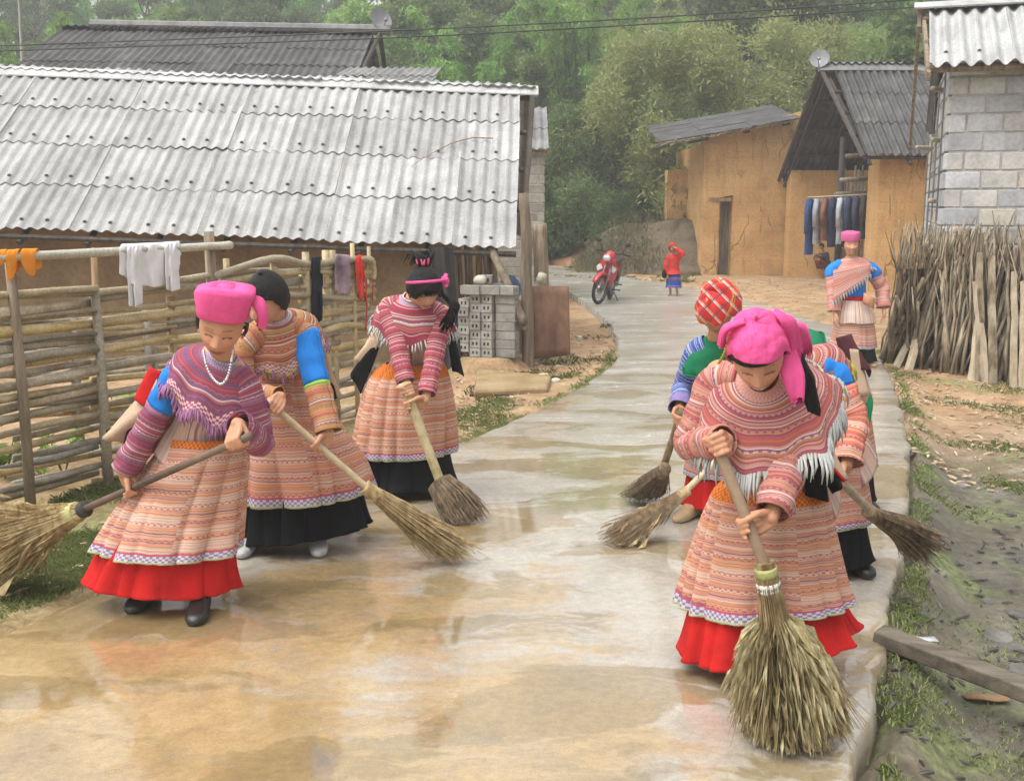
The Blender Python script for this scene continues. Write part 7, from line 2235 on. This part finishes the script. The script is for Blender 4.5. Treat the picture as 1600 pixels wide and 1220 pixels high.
for i in range(60):
    o_ = V((rr_.gauss(0, .014), rr_.gauss(0, .014), 0)); b.tube([hp(PW, o_.x, -.045 + o_.y, .12), hp(PW, o_.x * 1.3, -.06 + o_.y * 1.3, .165), hp(PW, o_.x * 1.8, -.085 + o_.y, .165 + rr_.uniform(-.008, .008)), hp(PW, o_.x * 2.2, -.115 + o_.y, .09)], [.006, .006, .006, .002], 4)
b.obj('ponytail', M_hair, hr, True)
b = MB()
for k in range(14):
    q = 6.283 * k / 14; b.ball(hp(PW, .024 * math.cos(q), -.05 + .024 * math.sin(q), .135 + .006 * (k % 2)), .017, 0, 8, 6)
b.obj('scrunchie', plain_cloth('pink_scrunchie', (.85, .12, .3), .6, .5, 0, 90), PW.o, True)
b = MB(); b.tube([hp(PW, .104 * math.sin(l), .018 + .066 * math.cos(l), .088 - .035 * (1 - math.cos(l))) for l in [-1.5 + 3.0 * i / 14 for i in range(15)]], .0085, 8)
hb_ = b.obj('hairband', M_pink, PW.o, True)
b = MB()
for k in range(16):
    q = 6.283 * k / 16; rr2 = .012 + .016 * (k % 3) / 2
    b.ball(hp(PW, .1 + .006 * (k % 2), .045 + rr2 * math.cos(q), .062 + rr2 * math.sin(q)), (.013, .012, .011), 0, 8, 6)
b.obj('flower', plain_cloth('pink_flower', (.85, .12, .35), .7, .5, 0, 90), hb_, True)
beads('neck_ring', [PW.neck + PW.x * (.058 * math.cos(q)) + PW.fw * (.062 * math.sin(q)) + PW.up * .014 for q in [math.pi * (i - 2) / 6 for i in range(10)]], .005, M_silver, PW.o, .006)
flap('sash_tail', PW, ((588, 505, .08), (596, 530, .0), (572, 572, .06), (558, 560, .14)), M_cream, None, .03, 9)
flap('sash_end', PW, ((586, 520, .06), (592, 545, .02), (566, 615, .06), (553, 575, .14)), M_black, None, .03, 10)
flap('sash_end', PW, ((700, 520, .02), (712, 530, .06), (722, 588, .08), (706, 580, .02)), M_black, None, .03, 11)

# ------------------------------------------------------------------ front right: woman in the pink kerchief
D = G(1165, 1052).y
B_top, B_bind = P(1113, 676, D - .40), P(1196, 886, D - .50)
bq = G(1240, 1150)
M_straw_bush = straw('brown_dry_stalks', (.11, .07, .03), (.25, .17, .08), (.4, .3, .16))
broom('biggest broom, bushy with dry leaves, swept by the pink-kerchiefed woman', B_top, B_bind, bq, .019, M_stickh, M_straw_bush, .128, 900, .0026, .03, .75,
      ((.0, .03, .036, M_bind_green), (.05, .085, .038, M_tape), (.25, .275, .055, M_straw_green)), 2100, M_straw_green, .1, None, .0, 7, .42, .007, .18, .12, True)
PW = person((1165, 1052), (1215, 712, .10), (1192, 588, -.26), (1184, 552, -.40), (-.12, -.78, -.58), (1120, 570, -.16), (1244, 590, -.18),
            grip(B_top, B_bind, .09, .019, sgn=1, bias=(-.2, 0, .5), hint=(-.35, .5, -.6)), grip(B_top, B_bind, .70, .019, sgn=-1, bias=(.2, 0, .6), hint=(.5, .5, -.5)),
            ((1158, 1056, -.2), (1262, 1040, .1)), 'woman in front right with knotted pink kerchief and white fringed yoke, bent over her broom', .0042, .3, (.51, .25, .145), M_shoe_tan, k=1.02, L=(.27, .245))
torso(PW, M_vert, .20, .225)
mJ4 = jacket_cloth('tan_striped_cloth', 71, PAL_PINKTAN, .115)
mJ4b = jacket_cloth('tan_yoke_cloth', 72, PAL_PINKTAN, .15, ((.0, .04, (.52, .25, .16), (.55, .3, .3), .03),))
sleeve(PW, 'l', [mJ4], .064, .053, .05, .95, seed=7)
sleeve(PW, 'r', [M_dgreen, mJ4], .066, .06, .056, .93, split=(0, .45, 1), seed=8)
cape(PW, mJ4b, .175, .95, M_fr_white, .085, 190, 'yoke', .35, 9, .75, M_fr_yellow, 1.35, .05)
skirt(PW, [(800, 1108, 1284, .06, .6, 0), (900, 1082, 1312, .05, .6, 0), (980, 1064, 1332, .04, .62, 0), (1045, 1056, 1340, .03, .62, -44)], M_red, 'underskirt', 10, inset=.16, amp=.10, pleats=13)
_nk = PW.neck.copy(); PW.neck = _nk - PW.up * .045; cape(PW, M_dgreen, .18, .84, None, .05, 60, 'bodice', 0, 10, .6, None, 1.2, .02); PW.neck = _nk
skirt(PW, [(768, 1130, 1286, .08, .66, 0), (792, 1114, 1294, .07, .66, 0), (860, 1092, 1308, .06, .66, 0), (930, 1074, 1324, .05, .66, 0), (976, 1062, 1336, .04, .66, -24)], skirt_cloth('dusky_orange_skirt_cloth', 81, 1.2, .2, True, .075, .58), 'skirt', 11, amp=.12, pleats=13)
# kerchief tied at the side of the head
kc = shell(PW, lambda l: .36 + .05 * math.cos(l * 2 + .4) if abs(l) < 1.15 else .36 - .85 * ss(1.15, 2.0, abs(l)), 1.13, M_pink, 'kerchief', lambda l, t: .016 * ss(1.0, 2.4, abs(l)) + .003 * math.sin(3 * l + 7 * t) * t)
shell(PW, lambda l: .22 + .1 * math.sin(l + 1) if abs(l) < 1.3 else .1, 1.05, M_hair, 'hair')
kp = hp(PW, .075, -.06, .03)
b = MB(); b.ball(kp, (.03, .028, .034), 0, 12, 9); b.obj('knot', M_pink, kc, True)
ribbon('kerchief_tail', M_pink, kc, [hp(PW, .05, -.05, .115), hp(PW, .09, -.02, .09), PW.J((1238, 560, -.36)), PW.J((1240, 590, -.34))], [.03, .055, .06, .03], .02, (1, .3, 0), .004, 2)
ribbon('kerchief_tail', M_pink, kc, [kp, PW.J((1232, 560, -.40)), PW.J((1240, 590, -.42)), PW.J((1246, 620, -.42))], [.035, .07, .075, .05], .025, (1, .1, 0), .004, 4, 14, 6, .02)
ribbon('kerchief_tail', M_pink, kc, [kp, PW.J((1250, 525, -.30)), PW.J((1262, 545, -.24))], [.04, .09, .07], .02, (.3, 0, 1), .006, 6, 14, 6, .02)
ribbon('kerchief_fold', M_pink, kc, [hp(PW, -.03, .0, .13), hp(PW, -.085, -.005, .1), hp(PW, -.105, -.01, .03)], [.03, .05, .03], .02, (0, 1, 0), .003, 8)
b = MB(); rr_ = random.Random(12)
for i in range(60): 
    x_ = rr_.uniform(-7, 7); b.tube([PW.J((1240 + x_ * .6, 540, -.30)), PW.J((1262 + x_, 590, -.33)), PW.J((1270 + x_ * 1.3, 640, -.33)), PW.J((1266 + x_ * 1.5, 700 + rr_.uniform(-8, 14), -.30))], [.007, .008, .008, .003], 4)
b.obj('hanging_hair', M_hair, PW.o, True)
sp = flap('sash_tail', PW, ((1250, 668, -.02), (1282, 660, .05), (1318, 752, .04), (1280, 752, -.06)), M_cream, None, .04, 12)
flap('sash_border', PW, ((1250, 690, -.06), (1264, 692, -.06), (1312, 748, -.02), (1300, 770, -.06)), M_black, sp, .04, 13)
flap('sash_border', PW, ((1250, 684, -.07), (1258, 682, -.07), (1316, 742, -.02), (1312, 750, -.04)), M_red, sp, .02, 14)
flap('sash_end', PW, ((1252, 695, -.07), (1292, 705, -.03), (1290, 780, -.03), (1262, 775, -.06)), M_black, sp, .04, 15)
beads('ear_beads', [PW.J(q) for q in ((1142, 520, -.42), (1136, 540, -.42), (1130, 556, -.40), (1122, 568, -.36))], .006, M_fr_yellow, PW.o, .012)

# ------------------------------------------------------------------ behind her: woman in the red plaid headscarf
D = G(1085, 812).y
B_top, B_bind = P(1066, 640, D - .3), P(1034, 738, D - .15)
broom('short brown hand broom fanned out on the road under the plaid headscarf', B_top, B_bind, G(1004, 779), .02, M_straw_brown, M_straw_mud, .135, 420, .003, .035, .4, ((-.09, .02, .036, M_straw_brown),), 0, None, .15, (1, .2, 0), .0, 9, .3)
PW = person((1085, 812), (1135, 625, .12), (1118, 528, -.16), (1122, 484, -.28), (-.5, -.5, -.7), (1092, 536, -.14), (1160, 528, -.02),
            grip(B_top, B_bind, .14, .03, sgn=1, bias=(0, 0, .5), hint=(-.15, .5, -.6)), None,
            ((1074, 810, -.7), (1125, 806, .1)), 'woman in red plaid headscarf and blue sleeve, half hidden behind the pink kerchief', .006, 0, (0.442, 0.216, 0.121), M_shoe_tan, k=1.0, group=None)
torso(PW, M_green, .16, .2)
mJ5 = jacket_cloth('blue_striped_cloth', 91, PAL_BLUE, .12, (), (.3, .3, .45))
sleeve(PW, 'l', [mJ5, plain_cloth('violet_cuff', (.2, .16, .33), .8)], .075, .062, .055, .95, split=(0, .88, 1), seed=9)
cape(PW, M_green, .13, .85, None, .05, 60, 'shawl', 0, 11, .3)
skirt(PW, [(700, 1078, 1180, .1, .8, 0), (760, 1066, 1190, .1, .8, 0), (800, 1062, 1195, .1, .7, 0)], M_red, 'underskirt', 12, inset=.13, amp=.10, pleats=13)
skirt(PW, [(640, 1092, 1170, .1, .8, 0), (700, 1076, 1182, .1, .82, 0), (752, 1068, 1190, .1, .82, 0)], skirt_cloth('rose_skirt_cloth', 95, .8, .18, True, .03, .46), 'skirt', 13, amp=.05, pleats=9)
M_plaid, nt_, b_s = base_mat('red_plaid_cloth')
v_ = coords(nt_, 'obj'); sp_ = nd(nt_, 'ShaderNodeSeparateXYZ', {0: nd(nt_, 'ShaderNodeMapping', {'Vector': v_, 'Rotation': (.5, .7, .4), 'Scale': (1, 1, 1)}).outputs[0]})
def _pl(s_, f_): return ramp(nt_, mth(nt_, 'FRACT', mth(nt_, 'ADD', mth(nt_, 'MULTIPLY', s_, f_), 50.0)), [(0, 0.0), (.62, 1.0), (.74, 0.0), (.8, 1.0), (.84, 0.0)], 'CONSTANT')
c_ = mixc(nt_, _pl(sp_.outputs[0], 19.0), (.6, .03, .025), (.6, .56, .52)); c_ = mixc(nt_, mth(nt_, 'MULTIPLY', _pl(sp_.outputs[2], 17.0), .8), c_, (.1, .06, .06)); c_ = mixc(nt_, mth(nt_, 'MULTIPLY', _pl(sp_.outputs[1], 14.0), .7), c_, (.65, .4, .1))
nt_.links.new(c_, b_s.inputs['Base Color']); b_s.inputs['Roughness'].default_value = .85
kc = shell(PW, lambda l: .16 if abs(l) < 1.2 else .16 - .5 * ss(1.2, 2.0, abs(l)), 1.13, M_plaid, 'headscarf', lambda l, t: .012 + .006 * math.sin(6 * l + 4 * t) + .02 * ss(1.4, 2.6, abs(l)))

# ------------------------------------------------------------------ behind on the right: two more sweepers, heads down behind the kerchief
D = G(1300, 905).y
B_top, B_bind = P(1268, 706, D - .46), P(1368, 806, D - .34)
broom('brown twig broom with banded handle sweeping off the right road edge', B_top, B_bind, P(1452, 862, D - .15), .02, pmat('banded_handle', [(.2, .15, .1), (.3, .24, .17), (.26, .27, .28)], 14, 2, .6, .2), M_straw_brown, .11, 460, .0024, .03, .55, ((-.06, .02, .032, M_straw_brown),), 0, None, .1, None, .02, 11, .5)
PW = person((1300, 905), (1305, 690, .1), (1250, 562, -.20), (1212, 548, -.34), (-.45, -.62, -.65), (1200, 590, -.30), (1292, 574, -.16),
            None, grip(B_top, B_bind, .44, .02, sgn=-1, bias=(0, -.1, .5), hint=(.8, .3, -.3)),
            ((1270, 905, 0), (1340, 892, .2)), 'woman with yellow-fringed shoulder and orange-red sleeve, sweeping behind the pink kerchief', .006, 0, (0.468, 0.230, 0.135), M_shoe_black, k=1.0)
torso(PW, M_vert, .16, .2)
mJ6 = jacket_cloth('orange_red_striped_cloth', 101, [(.55, .17, .1), (.5, .12, .1), (.58, .25, .14), (.62, .48, .42), (.45, .1, .14), (.56, .32, .18)], .13)
sleeve(PW, 'r', [M_blue, mJ6], .08, .068, .06, .95, split=(0, .36, 1), seed=10)
cape(PW, jacket_cloth('pink_yoke_cloth', 103, PAL_PINKTAN, .1), .2, .86, M_fr_yellow, .06, 90, 'yoke', .3, 13, .4, None)
skirt(PW, [(760, 1262, 1345, .1, .8, 0), (850, 1250, 1362, .1, .8, 0), (895, 1246, 1366, .1, .7, -28)], M_black, 'underskirt', 14, inset=.13, amp=.10, pleats=13)
skirt(PW, [(690, 1264, 1342, .1, .8, 0), (740, 1258, 1350, .1, .82, 0), (830, 1250, 1362, .1, .82, -14)], skirt_cloth('brown_rose_skirt_cloth', 105, .9, .18, True, .03, .5), 'skirt', 15, amp=.05, pleats=10)
shell(PW, lambda l: .3 if abs(l) < 1.2 else .3 - .8 * ss(1.2, 2.0, abs(l)), 1.06, M_hair, 'hair')
D = G(1335, 802).y
B_top, B_bind = P(1150, 690, D - .45), P(1066, 772, D - .48)
broom('pale straw broom pointing left from behind the pink-kerchiefed woman, tips on road', B_top, B_bind, G(954, 853), .017, M_stickp, pmat('bleached_straw', [(.22, .15, .08), (.36, .27, .17), (.46, .37, .26)], 38, 3, .85, .1, None, 'obj'), .10, 300, .0026, .024, .5, ((-.04, .03, .028, M_straw),), 40, M_straw, .1, None, .0, 13, .5, .008, .2)
PW = person((1335, 802), (1318, 620, .12), (1236, 545, -.10), (1192, 545, -.2), (-.6, -.5, -.6), (1216, 570, -.26), (1262, 545, .02),
            grip(B_top, B_bind, .1, .017, sgn=1, bias=(0, 0, .5)), None,
            ((1310, 804, 0), (1352, 796, .2)), 'bent woman in green top and maroon sash at the back, right of the pink kerchief', .006, 0, (0.468, 0.230, 0.135), M_shoe_black, k=1.0)
torso(PW, M_green, .12, .2)
sleeve(PW, 'l', [mJ4], .075, .062, .055, .95, seed=11)
cape(PW, M_green, .14, .9, None, .05, 60, 'shawl', 0, 15, .3)
skirt(PW, [(680, 1290, 1362, .12, .8, 0), (750, 1284, 1368, .12, .8, 0), (796, 1280, 1368, .12, .7, -10)], M_black, 'underskirt', 16, inset=.13, amp=.10, pleats=13)
skirt(PW, [(600, 1300, 1352, .12, .8, 0), (650, 1292, 1358, .12, .82, 0), (740, 1284, 1368, .12, .82, -8)], skirt_cloth('faded_rose_skirt_cloth', 107, .9, .18, True, .03, .5), 'skirt', 17, amp=.05, pleats=10)
shell(PW, lambda l: .3 if abs(l) < 1.2 else .3 - .8 * ss(1.2, 2.0, abs(l)), 1.06, M_hair, 'hair')
flap('sash', PW, ((1306, 528, -.05), (1330, 522, .1), (1356, 590, .02), (1322, 580, -.08)), M_maroon, None, .06, 16)
flap('sash_tail', PW, ((1328, 545, -.1), (1342, 548, .0), (1358, 620, -.02), (1340, 618, -.12)), M_cream, None, .03, 17)

# ------------------------------------------------------------------ standing woman smiling by the firewood
D = G(1345, 572).y
PW = person((1345, 572), (1334, 480, .0), (1330, 402, .0), (1329, 381, -.05), (-.05, -.99, -.08), (1301, 420, -.0), (1361, 420, .0),
            dict(mode='free', wrist=(1304, 488, -.12), palm=(.8, .3, 0), thumb=(0, -1, .0)), dict(mode='free', wrist=(1381, 482, -.06), palm=(-.8, .3, 0), thumb=(0, -1, 0)),
            ((1330, 574, -.2), (1358, 572, .2)), 'smiling woman standing by the firewood in mauve headband and blue bib', .004, 1.0, (0.546, 0.290, 0.169), M_shoe_tan, k=1.0, L=(.25, .225), kind='woman')
torso(PW, M_blue, .1, .175)
mJ8 = jacket_cloth('salmon_striped_cloth', 111, [(.56, .2, .16), (.52, .24, .18), (.62, .5, .45), (.5, .16, .15), (.56, .3, .22)], .12)
sleeve(PW, 'l', [M_blue, mJ8], .08, .068, .066, .95, split=(0, .32, 1), seed=12); sleeve(PW, 'r', [M_blue, mJ8], .08, .068, .07, .95, split=(0, .32, 1), seed=13)
cape(PW, mJ8, .15, .92, M_fr_white, .04, 60, 'yoke', .3, 17, .3, None)
# slanting bib with a white toothed border over the blue
b = MB(); uv = []; rows = []
for j in range(8):
    v = j / 7; row = []; ur = []
    for i in range(13):
        u = i / 12; px = 1302 + 58 * u; py = 412 + (1 - u) * 10 + v * (52 * (1 - u) + 20 * u)
        row.append(PW.J((px, py, -.155 - .03 * math.sin(math.pi * u) - .01 * v))); ur.append((u * .4, v * .24))
    rows.append(row); uv.append(ur)
b.grid(rows, False, 0, uv); thick(b.obj('bib', mJ8, PW.o, True), .006)
b = MB()
for i in range(15):
    u = i / 14; px = 1302 + 58 * u; py = 412 + (1 - u) * 10 + (52 * (1 - u) + 20 * u)
    b.tube([PW.J((px, py - 3, -.18 - .03 * math.sin(math.pi * u))), PW.J((px + 1, py + 6, -.18 - .03 * math.sin(math.pi * u)))], [.014, .002], 4)
tag(b.obj('bib_fringe', M_fr_white, PW.o), kind='stuff')
skirt(PW, [(512, 1304, 1366, .03, .8, 0), (540, 1298, 1369, .03, .8, 0), (567, 1294, 1371, .03, .7, 0)], M_black, 'underskirt', 18, inset=.13, amp=.10, pleats=13)
skirt(PW, [(476, 1310, 1358, .0, .8, 0), (500, 1304, 1364, .02, .82, 0), (546, 1296, 1370, .03, .82, 0)], skirt_cloth('pale_orange_skirt_cloth', 115, 1.0, .2, True, .03, .48), 'skirt', 19, amp=.05, pleats=11)
skirt(PW, [(470, 1311, 1357, -.01, .82, 0), (490, 1304, 1364, -.01, .84, 0), (506, 1301, 1367, .0, .84, 0)], cloth_mat('pale_apron_cloth', stripes(117, [(.6, .45, .38), (.64, .54, .48), (.52, .27, .2), (.6, .45, .38)], 16), .16, 'u', (), .002), 'apron', 20, amp=.03, pleats=8)
skirt(PW, [(464, 1314, 1355, -.01, .86, 0), (470, 1312, 1357, -.01, .88, 0)], M_red, 'belt', 21, amp=.01, pleats=5, sub=3)
b = MB(); q = PW.J((1357, 470, -.2)); rows = [[q + V((x_ * .055, -.03 * math.cos(math.pi * x_ / 2) * math.cos(math.pi * z_ / 2.2), z_ * .055 - .03 * x_)) for x_ in (-1, -.5, 0, .5, 1)] for z_ in (-1, -.5, 0, .5, 1)]
b.grid(rows); thick(b.obj('pouch', plain_cloth('tan_pouch', (.5, .25, .14), .7), PW.o, True), .03)
b = MB(); rings = []
for z, a_, d_ in ((.03, .083, .1), (.045, .088, .104), (.1, .09, .104), (.118, .086, .098), (.118, .05, .06)):
    rings.append([hp(PW, a_ * math.cos(q), d_ * math.sin(q) - .006, z + .003 * math.sin(3 * q)) for q in [6.28318 * i / 36 for i in range(36)]])
b.grid(rings, True); b.add(rings[-1], [tuple(range(36))]); b.obj('headband', M_pink2, PW.o, True)
shell(PW, lambda l: .3 if abs(l) < 1.0 else .3 - .7 * ss(1.0, 1.8, abs(l)), 1.04, M_hair, 'hair')
beads('neck_beads', [PW.neck + PW.x * (.055 * math.cos(q)) + PW.fw * (.058 * math.sin(q)) + PW.up * .012 for q in [math.pi * i / 6 for i in range(7)]], .006, M_fr_yellow, PW.o, .012)

# ------------------------------------------------------------------ child in red on the road, and the child crouching in the porch
D = G(1052, 462).y
PW = person((1052, 462), (1052, 420, 0), (1052, 396, .0), (1051, 387, -.02), (-.35, -.9, -.2), (1045, 402, -.02), (1060, 402, .0),
            dict(mode='free', wrist=(1042, 428, -.05), palm=(1, 0, 0)), dict(mode='free', wrist=(1056, 388, -.13), palm=(-.3, 1, 0), thumb=(-1, 0, 0), hint=(.8, -.2, -.6)),
            ((1046, 462, -.5), (1058, 462, -.2)), 'barefoot child in red hooded top and blue skirt standing on the far road', .009, 0, (0.468, 0.243, 0.135), None, kind='child', k=.70, L=(.25, .22))
torso(PW, M_red_knit, .1, .2, 'jumper', 1.25)
for sd in 'lr': sleeve(PW, sd, [M_red_knit], .09, .075, .06, .95, seed=14)
skirt(PW, [(427, 1044, 1061, .0, .8, 0), (438, 1042, 1063, .0, .82, 0), (450, 1040, 1065, .0, .82, 0)], cloth_mat('blue_pleated_cloth', [(0, (.02, .07, .3)), (.45, (.03, .09, .36)), (.52, (.35, .3, .4)), (.56, (.14, .08, .24)), (.7, (.3, .14, .3)), (.76, (.1, .06, .2))], .34, 'v'), 'skirt', 22, amp=.05, pleats=11)
shell(PW, lambda l: .42 if abs(l) < .7 else .42 - 1.3 * ss(.7, 1.4, abs(l)), 1.16, M_red_knit, 'hood', lambda l, t: .01)
b = MB(); q = PW.J((1038, 428, -.06)); b.ball(q, (.05, .04, .09), 0, 10, 8); tag(b.obj('dark_bag', M_black, None, True), 'small dark bag held by the child in red', 'bag')

PW = person((1287, 424), (1290, 408, .05), (1287, 394, -.02), (1284, 385, -.06), (-.8, -.5, -.3), (1281, 397, -.05), (1293, 397, .02),
            dict(mode='free', wrist=(1277, 395, -.1), palm=(0, 1, 0), hint=(-.5, 0, -.8)), dict(mode='free', wrist=(1280, 399, -.1), palm=(0, 1, 0), hint=(.5, -.3, -.8)),
            ((1278, 424, -1.2), (1284, 425, -.9)), 'small child crouching in the porch below the hanging clothes', .009, 0, (0.390, 0.203, 0.121), None, kind='child', k=.62, D=26.6, knees=((1275, 405, -.12), (1279, 406, -.18)), hips=(1291, 417, .05), L=(.24, .22))
torso(PW, plain_cloth('dark_shirt', (.06, .055, .06), .9), .1, .17, 'shirt', 1.3)
for sd in 'lr': sleeve(PW, sd, [plain_cloth('dark_sleeve', (.07, .065, .07), .9)], .08, .07, .06, .7, seed=15)
b = MB()
for i, kx in enumerate(((1275, 405, -.12), (1279, 406, -.18))):
    b.tube([PW.J((1291, 416, .02)), PW.J(kx), PW.J((1279 + 5 * i, 419, -.08))], [.085, .07, .05], 10)
b.obj('trousers', plain_cloth('rust_trousers', (.2, .065, .03), .9), PW.o, True)
shell(PW, lambda l: .35 if abs(l) < 1.0 else .35 - .8 * ss(1.0, 1.8, abs(l)), 1.07, M_hair, 'hair')
